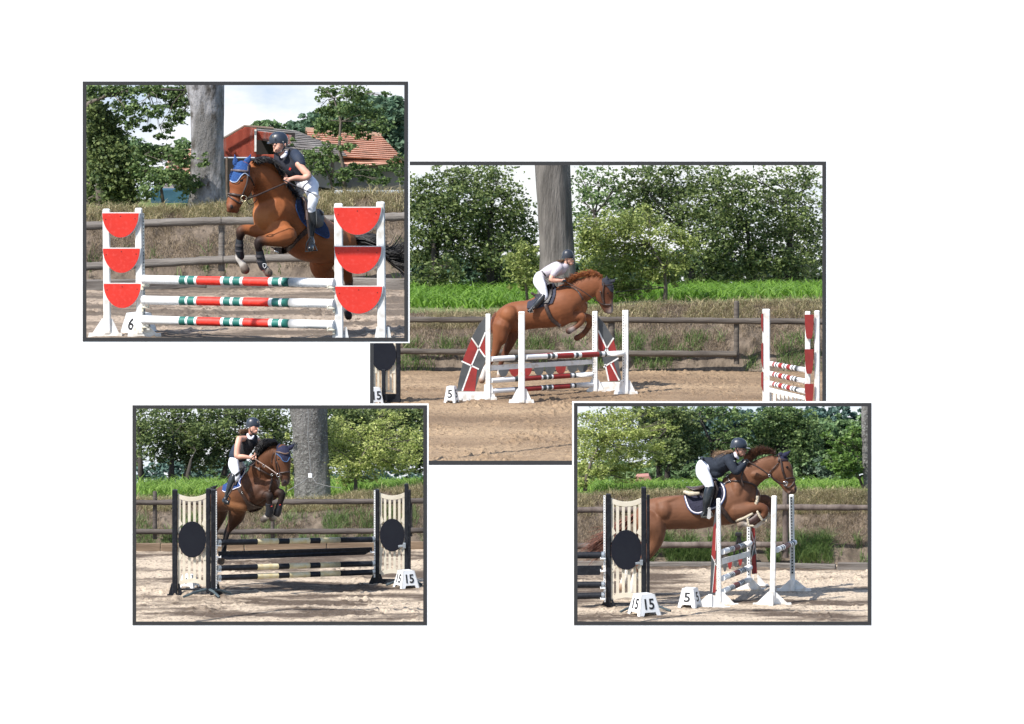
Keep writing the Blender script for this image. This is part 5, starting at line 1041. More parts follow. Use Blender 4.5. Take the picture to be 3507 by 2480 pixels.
def eyes(c, w, list_, parent, k=None):
    for (x, y, dw, r) in list_:
        mb = MB(); mb.ball(W(c, x, y, w + dw), (M(c, r), M(c, r) * .8, M(c, r) * .75), 0, 10, 8); mb.build('eye', EYE, parent, CROP[c][3], smooth=True)
def ear(c, w, base, tip, rb, dw, m, parent, name='ear', curve=(0, 0)):
    k = CROP[c][3]; mb = MB(); P = []; R = []
    for i in range(9):
        t = i / 8; x = base[0] + (tip[0] - base[0]) * t + curve[0] * math.sin(math.pi * t); y = base[1] + (tip[1] - base[1]) * t + curve[1] * math.sin(math.pi * t); P.append(W(c, x, y, w + dw))
        R.append(M(c, rb) * (.75 + .5 * math.sin(math.pi * min(1, t * 1.25))) * (1 - t ** 2.2 * .96))
    mb.tube(P, R, 12, RB=[r * .55 for r in R]); return mb.build(name, m, parent, k, smooth=True)
def hand(B, x, y, dw, ax, ay, r=9, col=None, nf=4, curl=1):
    """closed hand at (x,y): palm, four unequal fingers bent round the rein, thumb on top; (ax,ay) unit direction the arm comes from"""
    px, py = -ay, ax; B.ball(x + ax * r * .9, y + ay * r * .9, dw, (r * 1.25, r * .85, r * 1.1), col)
    for i in range(nf):
        o = (i - 1.5) * r * .62; L = (.88, 1, .95, .78)[i]; bx = x + px * o; by = y + py * o
        B.limb([(bx + ax * r * .4, by + ay * r * .4, r * .30, dw - .010), (bx - ax * r * .75 * L, by - ay * r * .75 * L, r * .30, dw - .022), (bx - ax * r * 1.0 * L, by - ay * r * 1.0 * L, r * .28, dw + .004), (bx - ax * r * .45 * L, by - ay * r * .45 * L, r * .25, dw + .022)], col, n=3, sides=8, depth=1)
    B.limb([(x + ax * r * 1.1 - px * r * .9, y + ay * r * 1.1 - py * r * .9, r * .34, dw - .012), (x - px * r * 1.25, y - py * r * 1.25, r * .31, dw - .022), (x - ax * r * .8 - px * r * 1.05, y - ay * r * .8 - py * r * 1.05, r * .27, dw - .02)], col, n=3, sides=8, depth=1)

# =============================================================== horse and rider of set 1
c = 'E'; w = -.55
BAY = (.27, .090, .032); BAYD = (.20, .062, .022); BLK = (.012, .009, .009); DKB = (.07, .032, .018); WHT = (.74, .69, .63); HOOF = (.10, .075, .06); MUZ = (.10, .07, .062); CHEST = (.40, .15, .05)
h1 = thing('horse', 'bay horse with blue ear bonnet and black mane jumping towards the left', 'horse', W(c, 700, 1600, w))
B = Body(c, w)
B.limb([(276, 452, 74, -.40), (266, 540, 102, -.42), (262, 610, 122, -.42), (248, 690, 118, -.43), (212, 765, 84, -.46), (180, 830, 76, -.49), (170, 880, 64, -.50)], BAYD, n=6, sides=20, depth=.80)
B.limb([(345, 560, 70, -.36), (340, 660, 52, -.37), (280, 760, 36, -.41), (225, 850, 34, -.46), (205, 905, 28, -.47)], BAY, depth=.9)
B.ball(158, 862, -.53, (50, 40, 44), MUZ); B.ball(140, 905, -.50, (34, 34, 26), MUZ); B.ball(205, 905, -.48, (36, 30, 32), MUZ)
B.limb([(355, 520, 105, -.28), (455, 560, 150, -.20), (545, 680, 190, -.10), (610, 820, 225, 0)], BAY, n=6, sides=22, depth=.62)
B.limb([(360, 450, 50, -.28), (440, 420, 45, -.24), (540, 440, 50, -.18), (620, 520, 60, -.1), (700, 640, 70, 0), (800, 780, 70, .1)], BAY, depth=.5)
B.limb([(600, 900, 232, 0), (700, 960, 262, .15), (830, 1060, 272, .3), (950, 1165, 268, .45), (1090, 1225, 232, .6), (1220, 1255, 208, .8), (1330, 1300, 150, .95)], BAY, n=6, sides=26, depth=.92)
B.ball(500, 980, -.12, (120, 110, 150), CHEST); B.ball(440, 940, -.05, (66, 70, 110), CHEST); B.ball(1300, 1230, .8, (150, 150, 190), BAY)
B.ball(640, 1120, -.15, (150, 90, 130), BAY); B.ball(545, 985, -.16, (80, 60, 140), CHEST)
B.limb([(480, 1130, 70, -.12), (400, 1118, 66, -.16), (320, 1102, 54, -.2), (258, 1108, 48, -.22, 1, DKB), (250, 1150, 46, -.22, 1, BLK), (243, 1220, 34, -.2, 1, BLK), (238, 1320, 36, -.18, 1, BLK), (236, 1390, 40, -.16, 1, WHT), (258, 1440, 32, -.16, 1, WHT), (280, 1475, 40, -.16, 1, WHT)], BAY, n=4)
B.limb([(275, 1460, 36, -.16), (296, 1505, 48, -.18), (300, 1520, 50, -.18)], HOOF, n=3)
B.limb([(730, 1165, 115, -.2), (640, 1190, 95, -.26), (560, 1205, 72, -.3), (490, 1215, 56, -.33, 1, DKB), (445, 1222, 50, -.34, 1, BLK), (436, 1270, 44, -.34, 1, BLK), (448, 1340, 34, -.32, 1, BLK), (462, 1420, 38, -.3, 1, BLK), (484, 1480, 40, -.29, 1, WHT), (512, 1510, 34, -.28, 1, WHT)], BAY, n=4)
B.limb([(510, 1505, 36, -.28), (538, 1545, 46, -.29), (545, 1555, 44, -.29)], HOOF, n=3)
B.limb([(1090, 1420, 140, .75), (1080, 1500, 112, .8), (1140, 1580, 95, .85), (1220, 1660, 60, .9), (1262, 1740, 42, .9, 1, DKB), (1255, 1850, 34, .85, 1, BLK), (1250, 1950, 36, .8, 1, BLK)], BAYD, n=4)
B.limb([(1330, 1350, 120, .95), (1335, 1450, 90, 1.0), (1345, 1560, 62, 1.05), (1368, 1640, 48, 1.1, 1, DKB), (1362, 1760, 32, 1.05, 1, BLK), (1348, 1880, 34, 1, 1, WHT), (1340, 1935, 34, 1, 1, WHT)], BAYD, n=4)
B.limb([(1345, 1930, 34, 1), (1362, 1985, 42, .96), (1366, 2000, 40, .96)], BLK, n=3)
b1 = B.done('body', COAT('bay_coat'), h1, .011, 5); H1 = [B.bvh]
NAVY = mat('ear_bonnet_blue', (.012, .055, .20), (.02, .085, .28), scale=40, rough=.8, bump=.8, bscale=90)
PADB = mat('pad_navy_blue', (.010, .022, .075), (.016, .034, .10), scale=24, rough=.85, bump=.6, bscale=50)
bo = patch(c, [(178, 468), (200, 398), (262, 392), (330, 430), (345, 470), (340, 548), (300, 522), (262, 545), (215, 608), (170, 612), (142, 592), (138, 545), (150, 505)], H1, .014, .02, 7, NAVY, 'ear_bonnet', h1)
ear(c, w, (196, 445), (190, 325), 26, -.42, NAVY, bo, curve=(6, 0)); ear(c, w, (290, 432), (360, 322), 30, -.40, NAVY, bo, curve=(6, 6))
strap(c, [(342, 555), (300, 524), (262, 546), (215, 607), (170, 612), (142, 594)], H1, 5, mat('bonnet_piping', (.35, .42, .55), rough=.7), 'piping', bo, off=.024)
mb = MB(); R = 13
for ln in ([(152, 490), (200, 494), (260, 498), (332, 506)],): strap(c, ln, H1, R, None, '', None, mb=mb, off=.03)
mb.build('browband', mat('padded_leather', (.09, .07, .075), (.14, .11, .12), scale=20, rough=.5), h1, 1, smooth=True)
mb = MB()
for ln, r in (([(330, 440), (328, 520), (318, 620), (290, 700), (262, 770)], 10), ([(340, 540), (372, 600), (396, 660)], 8), ([(118, 735), (180, 742), (240, 752), (288, 750)], 15), ([(122, 752), (180, 790), (238, 830), (262, 830)], 8), ([(262, 770), (250, 815), (245, 840)], 8), ([(345, 430), (335, 480)], 9)):
    strap(c, ln, H1, r, None, '', None, mb=mb, off=.016)
mb.build('bridle', LEA, h1, 1, smooth=True)
mb = MB(); mb.ring(W(c, 286, 782, w - .60), M(c, 30), M(c, 5)); mb.ring(W(c, 268, 806, w - .60), M(c, 10), M(c, 4)); mb.build('bit_ring', mat('brass', (.7, .6, .4), rough=.3, metal=1), h1, 1, smooth=True)
strap(c, [(300, 790, -.6), (420, 750, -.55), (560, 690, -.48), (716, 622, -.40)], None, 9, LEA, 'rein', h1, w=w, force=True)
strap(c, [(318, 800, -.5), (360, 770, -.4), (400, 735, -.34)], None, 6, LEA, 'rein', h1, w=w, force=True); strap(c, [(312, 805, -.52), (350, 845, -.5), (400, 820, -.45), (420, 785, -.4)], None, 5, LEA, 'martingale_strap', h1, w=w, force=True)
eyes(c, w, [(262, 598, -.515, 20)], b1); 
mb = MB(); mb.ball(W(c, 160, 866, w - .565), (M(c, 17), .012, M(c, 22)), 0, 10, 8); mb.build('nostril', mat('nostril', (.012, .009, .009), rough=.7), b1, 1, smooth=True)
HB = mat('black_hair', (.006, .006, .007), (.018, .017, .018), scale=30, rough=.42, spec=.5)
hair(c, w, [(355, 395, -.34), (430, 368, -.30), (520, 372, -.24), (600, 440, -.18), (660, 520, -.14), (710, 610, -.08), (770, 680, -.03), (835, 740, 0)], 1364, [[(0, 0), (40, -14), (85, 20)], [(0, 0), (12, 20), (20, 48)]], 'mane', HB, h1, r=0.0039, seed=3, spread=(8, 9), dws=.05)
hair(c, w, [(1380, 1160, 1.0), (1400, 1220, 1.0), (1420, 1260, 1.0)], 330, [[(0, 0), (170, -10), (330, 40)], [(0, 0), (150, 0), (300, 60)]], 'tail', HB, h1, r=0.0066, seed=4, spread=(10, 16), dws=.06, segs=6)
hair(c, w, [(1640, 1250, 1.0), (1700, 1330, 1.0), (1720, 1370, 1.0)], 286, [[(0, 0), (100, 60), (220, 40), (330, -60)], [(0, 0), (90, 90), (180, 130), (270, 170)]], 'tail', HB, h1, r=0.0050, seed=5, spread=(14, 26), dws=.08, segs=6)
hair(c, w, [(1560, 1200, 1.0), (1620, 1260, 1.0), (1640, 1300, 1.0)], 242, [[(0, 0), (60, 40), (130, 80)], [(0, 0), (60, 50), (140, 110)]], 'tail', HB, h1, r=0.0072, seed=6, spread=(10, 14), dws=.08, segs=4)
pd = patch(c, [(846, 748), (828, 800), (824, 870), (842, 930), (880, 1010), (950, 1085), (1020, 1130), (1090, 1170), (1145, 1190), (1166, 1165), (1150, 1090), (1105, 1015), (1040, 990), (960, 960), (905, 880), (880, 800)], H1, .02, .03, 7, PADB, 'saddle_pad', h1, quilt=.22)
strap(c, [(846, 748), (828, 800), (824, 870), (842, 930), (880, 1010), (950, 1085), (1020, 1130), (1090, 1170), (1145, 1190), (1166, 1165), (1150, 1090), (1105, 1015)], H1, 5, mat('pad_piping', (.012, .05, .16), rough=.7), 'piping', pd, off=.03)
sd = patch(c, [(872, 765), (905, 770), (935, 830), (945, 900), (1000, 920), (1030, 905), (1085, 915), (1095, 1000), (1085, 1065), (1040, 1085), (960, 1060), (925, 990), (895, 900), (880, 830)], H1, .055, .06, 7, LEA, 'saddle', h1)
mb = MB(); mb.tube([W(c, 895, 770, w - .12), W(c, 925, 830, w - .14), W(c, 935, 930, w - .16), W(c, 925, 1000, w - .16)], M(c, 16), 8); mb.build('knee_roll', LEA, sd, 1, smooth=True)
mb = MB(); mb.tube([W(c, 1010, 930, w + .25), W(c, 1060, 915, w + .22), W(c, 1090, 940, w + .2)], [M(c, 26), M(c, 32), M(c, 18)], 10, round_=True); mb.build('cantle', LEA, sd, 1, smooth=True)
patch(c, [(930, 1075), (950, 1130), (860, 1210), (790, 1290), (720, 1350), (650, 1358), (560, 1280), (650, 1285), (720, 1290), (790, 1240), (850, 1160)], H1, .016, .02, 7, LEA, 'girth', h1)
mb = MB(); mb.ball(W(c, 622, 1330, w - .33), (M(c, 30), .01, M(c, 8)), 0, 10, 6, Matrix.Rotation(math.radians(22), 3, 'Y')); mb.build('girth_badge', STEEL, h1, 1, smooth=True)
def boot_tube(c, w, st, m, parent, sides=14, name='tendon_boot', straps=()):
    Bt = MB(); k = CROP[c][3]; f = fz(k, w); Bt.tube([W(c, a[0], a[1], w + a[3]) for a in st], [M(c, a[2]) * f for a in st], sides, round_=False); o = Bt.build(name, m, parent, k, smooth='auto')
    for (x, y, r, dw) in straps:
        mb = MB(); mb.tube([W(c, x, y - 11, w + dw), W(c, x, y + 11, w + dw)], M(c, r) * f, sides); mb.build('strap', mat('strap_grey', (.05, .045, .05), rough=.6), o, k, smooth='auto')
    return o
boot_tube(c, w, [(243, 1195, 37, -.2), (240, 1250, 42, -.2), (240, 1320, 44, -.18), (250, 1372, 44, -.17), (256, 1400, 34, -.16)], BOOTB, h1, straps=((241, 1262, 45, -.2), (240, 1318, 47, -.18)))
boot_tube(c, w, [(446, 1320, 38, -.33), (456, 1380, 44, -.31), (468, 1440, 46, -.3), (488, 1490, 44, -.29), (498, 1512, 38, -.29)], BOOTB, h1, straps=((452, 1375, 46, -.32), (463, 1425, 48, -.3)))
mb = MB(); P = [W(c, x, y, w - .385) for x, y in ((482, 1455), (500, 1452), (516, 1460), (514, 1485), (500, 1500), (486, 1485))]; mb.tube(P + [P[0]], .004, 5); mb.build('shield_badge', WHITEC, h1, 1)

def rider(c, w, label, spec, k=None):
    """spec: dict of forms; returns thing"""
    k = CROP[c][3]; t = thing('person', label, 'person', W(c, spec['base'][0], spec['base'][1], w))
    B = Body(c, w)
    for st in spec['skin']: B.limb(st, n=4, depth=.95)
    for a in spec.get('skinball', []): B.ball(*a)
    for a in spec.get('hands', []): hand(B, *a)
    body = B.done('body', SKIN, t, spec.get('vox', .0065), 2, cols=False)
    for name, m, sts, balls, vox in spec['clothes']:
        Q = Body(c, w)
        for st in sts: Q.limb(st, n=4, depth=.95)
        for a in balls: Q.ball(*a)
        o = Q.done(name, m, t, vox, 3, cols=False); spec.setdefault('bvh', {})[name] = Q.bvh
    return t, body
def helmet(c, w, x, y, rx, rz, face, peak, parent, dw=0, tilt=0, m=None, ry=None):
    """face = +1 looks right, -1 left; peak: tip pixel"""
    k = CROP[c][3]; f = fz(k, w); mb = MB(); o = W(c, x, y, w + dw); RX = M(c, rx) * f; RZ = M(c, rz) * f; RY = ry or RX * .80; rot = Matrix.Rotation(tilt, 3, 'Y')
    vs = []; fs = []; n = 24; rg = 10
    for i in range(rg + 1):
        th = math.pi * .5 * i / rg
        for j in range(n):
            ph = 2 * math.pi * j / n; rr = math.sin(th) ** .82; q = 1 + .05 * math.cos(ph)
            p = Vector((RX * rr * math.cos(ph) * q, RY * rr * math.sin(ph), RZ * math.cos(th) ** .9 if i < rg else 0)); vs.append(o + rot @ p)
    for j in range(n): vs.append(o + rot @ Vector((RX * .99 * math.cos(2 * math.pi * j / n), RY * .99 * math.sin(2 * math.pi * j / n), -RZ * (.16 + .20 * max(0, -face * math.cos(2 * math.pi * j / n))))))
    for i in range(rg + 1):
        for j in range(n): q = (j + 1) % n; fs.append((i * n + j, (i + 1) * n + j, (i + 1) * n + q, i * n + q))
    mb.add(vs, fs); sh = mb.build('helmet', m or HELM, parent, k, smooth=True)
    pk = MB(); tip = W(c, peak[0], peak[1], w + dw); L = abs(tip.x - o.x); dz = tip.z - o.z; N_ = 16; up = []; dn = []
    for i in range(N_ + 1):
        a = -math.pi / 2 * .92 + math.pi * .92 * i / N_; ca, sa = math.cos(a), math.sin(a)
        inn = o + rot @ Vector((face * RX * .96 * ca, RY * .98 * sa, -RZ * .12)); out = o + Vector((face * (RX * .9 + (L - RX * .9) * ca ** .7 if ca > 0 else RX * .9) * max(.25, ca) ** .25, RY * 1.04 * sa, -RZ * .12 * (1 - ca) + dz * ca - .002))
        up += [inn, out]; dn += [inn - Vector((0, 0, .010)), out - Vector((0, 0, .006))]
    V = up + dn; nn = len(up); F = []
    for i in range(N_):
        a = 2 * i; F += [(a, a + 1, a + 3, a + 2), (nn + a, nn + a + 2, nn + a + 3, nn + a + 1), (a + 1, nn + a + 1, nn + a + 3, a + 3), (a, a + 2, nn + a + 2, nn + a)]
    pk.add(V, F); pk.build('peak', m or HELM, sh, k, smooth='auto')
    return sh
JKT = mat('navy_vest', (.012, .013, .022), (.02, .022, .034), scale=6, rough=.85, bump=.5, bscale=14)
NSH = mat('navy_shirt', (.010, .018, .038), (.018, .03, .058), scale=7, rough=.75, bump=.6, bscale=12)
WSH = mat('white_collar', (.78, .76, .82), (.68, .66, .74), scale=8, rough=.8)
RW = -.10
sp = dict(base=(960, 1320),
  skin=[[(690, 345, 34, 0), (760, 400, 50, 0), (850, 500, 50, 0), (900, 600, 50, 0), (975, 700, 40, -.2), (985, 870, 30, -.28)], [(835, 350, 28, -.16), (862, 430, 34, -.3)], [(700, 370, 30, 0), (655, 420, 32, .1)], [(690, 345, 34, -.02), (664, 290, 36, -.04), (640, 240, 50, -.06)], [(850, 430, 38, -.30), (910, 500, 38, -.34), (948, 545, 37, -.36), (900, 575, 31, -.38), (830, 570, 28, -.40), (775, 580, 21, -.42), (750, 590, 19, -.42)],
        [(655, 420, 32, .1), (640, 470, 30, .1), (680, 520, 26, 0), (720, 560, 22, -.1)]],
  skinball=[(642, 218, -.06, (62, 62, 74)), (632, 262, -.09, (44, 48, 46)), (618, 290, -.11, (28, 30, 22)), (597, 250, -.13, (12, 12, 15)), (605, 228, -.12, (16, 26, 12)), (714, 232, -.12, (10, 10, 22)), (607, 278, -.155, (16, 10, 7))],
  hands=[(728, 600, -.42, .82, -.57, 22), (716, 585, -.2, .8, -.2, 18)],
  clothes=[('breeches', BREE, [[(905, 610, 92, 0), (960, 640, 92, -.02), (985, 700, 70, -.22), (1000, 790, 56, -.30), (985, 870, 44, -.30), (985, 935, 40, -.28)], [(900, 620, 80, .1), (870, 690, 55, .16), (840, 740, 40, .2)], [(870, 585, 70, 0), (940, 590, 72, 0)]], [(975, 650, .02, (88, 90, 80))], .009),
           ('shirt', NSH, [[(812, 325, 56, -.10), (850, 375, 60, -.24), (875, 425, 50, -.29)], [(640, 360, 46, .08), (628, 400, 42, .1)], [(700, 345, 60, 0), (780, 400, 100, 0)]], [], .009),
           ('vest', JKT, [[(700, 350, 70, .04), (735, 390, 104, 0), (790, 450, 118, -.02), (850, 520, 98, -.02), (890, 560, 70, 0)], [(780, 300, 42, -.06), (760, 370, 70, -.05)], [(640, 340, 46, .02), (660, 400, 56, 0)]], [], .009),
           ('collar', WSH, [[(728, 300, 17, -.05), (708, 340, 22, -.15), (676, 358, 15, -.16)]], [], .007),
           ('belt', LEAB, [[(815, 588, 18, -.16), (870, 595, 19, -.20), (925, 575, 19, -.2), (975, 545, 17, -.08)]], [], .007),
           ('boot', LEAB, [[(985, 905, 46, -.28), (988, 950, 48, -.28), (990, 1040, 46, -.28), (984, 1130, 32, -.27), (982, 1190, 27, -.27), (985, 1235, 34, -.32), (975, 1285, 36, -.44), (970, 1298, 32, -.5)]], [], .009)])
r1, rb1 = rider(c, w + RW, 'rider in dark vest, short navy sleeves and white breeches on the bay horse', sp)
helmet(c, w + RW, 640, 190, 100, 96, -1, (524, 208), r1, dw=-.04, tilt=math.radians(-6))
mb = MB(); P = [W(c, 690, 190, w + RW - .16), W(c, 705, 250, w + RW - .15), W(c, 672, 300, w + RW - .16), W(c, 632, 318, w + RW - .17)]; mb.tube(P, .009, 6); mb.tube([W(c, 735, 220, w + RW - .08), W(c, 700, 270, w + RW - .13), W(c, 672, 300, w + RW - .16)], .009, 6); mb.build('chin_strap', LEAB, r1, 1, smooth=True)
mb = MB(); mb.bevbox(W(c, 587, 142, w + RW - .15), (.022, .01, .03), b=.003); mb.build('helmet_badge', STEEL, r1, 1)
eyes(c, w + RW, [(588, 224, -.148, 8), (624, 220, -.165, 8)], rb1)
mb = MB(); mb.bevbox(W(c, 762, 478, w + RW - .165), (.022, .006, .03), Matrix.Rotation(.5, 3, 'Y'), b=.002); mb.build('red_badge', REDP, r1, 1)
mb = MB(); P = [W(c, 985, 905, w - .5)]; lt = [(935, 900, -.4), (940, 1000, -.5), (960, 1180, -.5)]
mb.tube([W(c, x, y, w + d) for x, y, d in lt], M(c, 10), 6, RB=.003); st_ = mb.build('stirrup_leather', LEA, h1, 1)
mb = MB(); mb.tube([W(c, x, y, w + d) for x, y, d in ((970, 1180, -.5), (935, 1240, -.5), (920, 1328, -.5), (1040, 1315, -.52), (1000, 1230, -.5), (972, 1180, -.5))], M(c, 8), 6); mb.build('stirrup', LEAB, st_, 1)
def crop_whip(c, w, pts, flap, label, m=None):
    k = CROP[c][3]; t = thing('riding_crop', label, 'riding crop', W(c, *pts[-1][:2], w)); mb = MB(); mb.tube([W(c, x, y, w + d) for x, y, d in pts], [.008, .006, .005][:len(pts)] if len(pts) == 3 else .006, 8); mb.build('shaft', LEAB, t, k)
    mb = MB(); P = [W(c, x, y, w + pts[-1][2]) for x, y in flap]; mb.prism(P, (0, .012, 0)); mb.build('flap', m or mat('flap_grey', (.16, .16, .17), (.22, .22, .23), scale=20, rough=.6), t, k); return t
crop_whip(c, w, [(690, 590, -.58), (850, 668, -.62), (1000, 735, -.62)], [(998, 728), (1072, 758), (1066, 782), (1040, 778), (1000, 745)], 'black riding crop held across the white breeches of the bay horse rider')

# =============================================================== horse and rider of set 2
c = 'F'; w = 2.0
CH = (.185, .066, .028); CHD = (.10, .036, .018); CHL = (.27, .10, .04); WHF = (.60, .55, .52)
h2_ = thing('horse', 'chestnut horse with white blaze jumping towards the right over the oxer', 'horse', W(c, 650, 1400, w))
B = Body(c, w)
B.limb([(255, 775, 88, .1), (300, 745, 118, .1), (370, 722, 138, .08), (450, 708, 140, .05), (540, 695, 138, .02), (640, 670, 158, 0), (740, 645, 172, -.02), (850, 610, 178, -.05), (940, 600, 150, -.05), (985, 630, 90, -.05)], CH, n=6, sides=26, depth=.85)
B.limb([(860, 560, 150, 0), (960, 500, 128, 0), (1050, 455, 108, 0), (1130, 425, 92, 0), (1190, 410, 78, 0)], CH, n=6, sides=20, depth=.5)
B.limb([(1195, 408, 72, 0), (1222, 470, 80, 0), (1238, 540, 64, 0), (1250, 610, 50, 0, 0, CHD), (1262, 655, 42, 0, 0, MUZ), (1268, 672, 34, 0, 0, (.3, .25, .24))], CHD, n=5, sides=18, depth=.62)
B.limb([(1165, 470, 45, 0), (1180, 540, 42, 0), (1212, 610, 32, 0), (1235, 660, 26, 0)], CHD, depth=.9)
B.limb([(1275, 560, 14, -.03), (1275, 620, 20, -.03), (1275, 670, 22, -.03)], WHF, depth=1.2)
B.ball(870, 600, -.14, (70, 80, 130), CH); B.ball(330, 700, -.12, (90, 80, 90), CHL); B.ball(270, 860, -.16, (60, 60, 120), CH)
B.limb([(820, 720, 95, -.12), (900, 715, 62, -.16), (970, 715, 42, -.18), (1015, 718, 38, -.18), (1000, 770, 28, -.18, 0, CHD), (955, 810, 26, -.18, 0, CHD), (915, 835, 28, -.18, 0, (.25, .22, .22)), (885, 850, 32, -.18, 0, BLK)], CH, n=4)
B.limb([(950, 690, 50, .1), (1030, 715, 38, .12), (1085, 735, 36, .12), (1080, 790, 30, .12, 0, CH), (1045, 850, 27, .12, 0, CHD), (1005, 890, 28, .12, 0, CH), (960, 915, 30, .12, 0, CHD)], CHL, n=4)
B.limb([(270, 800, 95, -.12), (250, 880, 74, -.14), (228, 960, 50, -.15), (205, 1050, 36, -.15), (170, 1120, 28, -.15), (115, 1200, 25, -.15, 0, WHF), (95, 1260, 27, -.15, 0, WHF), (80, 1310, 32, -.15, 0, (.25, .15, .1))], CH, n=4)
B.limb([(390, 830, 70, .14), (365, 900, 56, .15), (330, 990, 42, .15), (295, 1060, 32, .15), (262, 1140, 25, .15, 0, CHD), (248, 1230, 24, .15, 0, WHF), (240, 1290, 28, .15, 0, (.3, .22, .16))], CHD, n=4)
b2 = B.done('body', COAT('chestnut_coat'), h2_, .016, 5); H2 = [B.bvh]
HC = mat('chestnut_hair', (.20, .06, .018), (.36, .13, .045), scale=20, rough=.5)
hair(c, w, [(870, 420, -.08), (950, 370, -.05), (1050, 345, -.02), (1140, 345, 0), (1205, 380, 0)], 924, [[(0, 0), (0, -20), (-24, -26)], [(0, 0), (-15, -46), (-45, -40)]], 'mane', HC, h2_, r=0.0055, seed=7, spread=(8, 8))
hair(c, w, [(215, 680, .1), (195, 700, .1)], 264, [[(0, 0), (-25, 40), (-20, 130)], [(0, 0), (-20, 60), (-10, 150)]], 'tail', mat('dark_red_hair', (.10, .025, .01), (.20, .06, .02), scale=20), h2_, r=0.0077, seed=8, spread=(5, 10))
NV2 = mat('dark_bonnet', (.018, .02, .03), (.03, .032, .045), scale=20, rough=.8)
bo = patch(c, [(1195, 365), (1240, 345), (1290, 380), (1305, 440), (1300, 500), (1270, 480), (1235, 430), (1195, 430)], H2, .02, .03, 9, NV2, 'ear_bonnet', h2_)
ear(c, w, (1240, 385), (1238, 335), 16, -.04, NV2, bo); ear(c, w, (1290, 395), (1322, 368), 15, .04, NV2, bo)
mb = MB()
for ln, r in (([(1215, 400), (1205, 470), (1205, 540), (1215, 600)], 7), ([(1190, 600), (1230, 606), (1280, 606)], 9), ([(1180, 480), (1200, 560), (1215, 600)], 6), ([(1195, 395), (1230, 425), (1290, 420)], 7)): strap(c, ln, H2, r, None, '', None, mb=mb, off=.02)
mb.build('bridle', LEA, h2_, 2, smooth=True)
strap(c, [(840, 385, -.2), (1000, 470, -.26), (1130, 560, -.2), (1205, 606, -.16)], None, 5, LEA, 'rein', h2_, w=w, force=True)
mb = MB()
for ln, r in (([(760, 440), (880, 440), (960, 470), (1020, 560)], 8),): strap(c, ln, H2, r, None, '', None, mb=mb, off=.015)
mb.build('breastplate', LEA, h2_, 2, smooth=True); eyes(c, w, [(1250, 500, -.115, 9)], b2)
PG = mat('pad_dark', (.022, .024, .04), (.035, .038, .06), scale=14, rough=.85, bump=.4, bscale=30)
pd = patch(c, [(505, 580), (560, 560), (640, 500), (690, 420), (750, 400), (772, 440), (765, 520), (740, 590), (680, 615), (600, 640), (500, 640)], H2, .025, .035, 9, PG, 'saddle_pad', h2_)
sd = patch(c, [(560, 520), (640, 505), (670, 430), (720, 405), (745, 440), (735, 520), (700, 590), (620, 600), (590, 560)], H2, .06, .06, 9, mat('dark_saddle', (.02, .018, .02), (.035, .03, .032), scale=12, rough=.5), 'saddle', h2_)
mb = MB(); mb.tube([W(c, 545, 500, w), W(c, 580, 520, w), W(c, 640, 520, w)], [M(c, 12), M(c, 16), M(c, 10)], 8, round_=True); mb.build('cantle', LEA, sd, 2, smooth=True)
strap(c, [(672, 600), (690, 660), (730, 740), (790, 790), (810, 800)], H2, 19, LEA, 'girth', h2_, flat=.3)
WTS = mat('pale_shirt', (.50, .46, .50), (.42, .38, .43), scale=6, rough=.8, bump=.5, bscale=10)
RW = -.02; wr = w + RW
sp = dict(base=(600, 665), vox=.009, skin=[[(850, 240, 20, 0), (800, 275, 40, 0), (700, 305, 35, 0), (620, 345, 35, 0), (640, 450, 30, -.2), (668, 520, 20, -.26)], [(800, 270, 25, -.05), (770, 300, 26, -.2)], [(780, 290, 25, .05), (720, 380, 20, .2)], [(850, 240, 20, 0), (872, 205, 26, 0), (885, 170, 38, 0)], [(770, 300, 26, -.2), (730, 350, 24, -.24), (735, 378, 22, -.25), (790, 382, 17, -.24), (830, 382, 13, -.22)], [(720, 380, 20, .2), (790, 372, 15, .2)]],
  skinball=[(890, 190, 0, (38, 32, 46)), (905, 222, 0, (24, 26, 18)), (932, 200, 0, (8, 7, 9)), (866, 195, -.075, (6, 4, 10)), (925, 222, 0, (9, 12, 5))], hands=[(842, 382, -.2, -1, 0, 14)],
  clothes=[('breeches', BREE, [[(622, 345, 52, 0), (612, 390, 56, -.05), (640, 450, 46, -.2), (668, 520, 30, -.26), (660, 545, 27, -.26)], [(640, 400, 45, .14), (690, 470, 34, .22), (700, 510, 26, .25)]], [], .011),
           ('shirt', WTS, [[(640, 330, 44, 0), (700, 300, 56, 0), (770, 275, 68, 0), (820, 265, 62, 0), (855, 250, 38, 0)], [(800, 260, 40, -.16), (765, 300, 34, -.21), (745, 325, 30, -.23)]], [], .011),
           ('belt', LEAB, [[(640, 298, 8, -.13), (658, 318, 9, -.16), (672, 338, 8, -.13)]], [], .008),
           ('glove', LEAB, [[(815, 384, 15, -.22), (850, 386, 17, -.21)], [(800, 372, 14, .2), (840, 380, 15, .18)]], [], .008),
           ('boot', LEAB, [[(655, 525, 30, -.27), (610, 580, 32, -.28), (565, 625, 24, -.29), (535, 655, 19, -.3), (548, 665, 18, -.3), (515, 662, 14, -.31)]], [], .010)])
r2, rb2 = rider(c, wr, 'rider in pale shirt and white breeches leaning over the chestnut horse', sp)
helmet(c, wr, 876, 158, 56, 64, 1, (950, 168), r2, tilt=math.radians(4), m=mat('helmet_dark', (.025, .03, .042), rough=.4))
eyes(c, wr, [(920, 190, -.04, 4)], rb2)
strap(c, [(868, 175, -.1), (872, 215, -.09), (895, 238, -.05)], None, 4, LEAB, 'chin_strap', r2, w=wr, force=True)
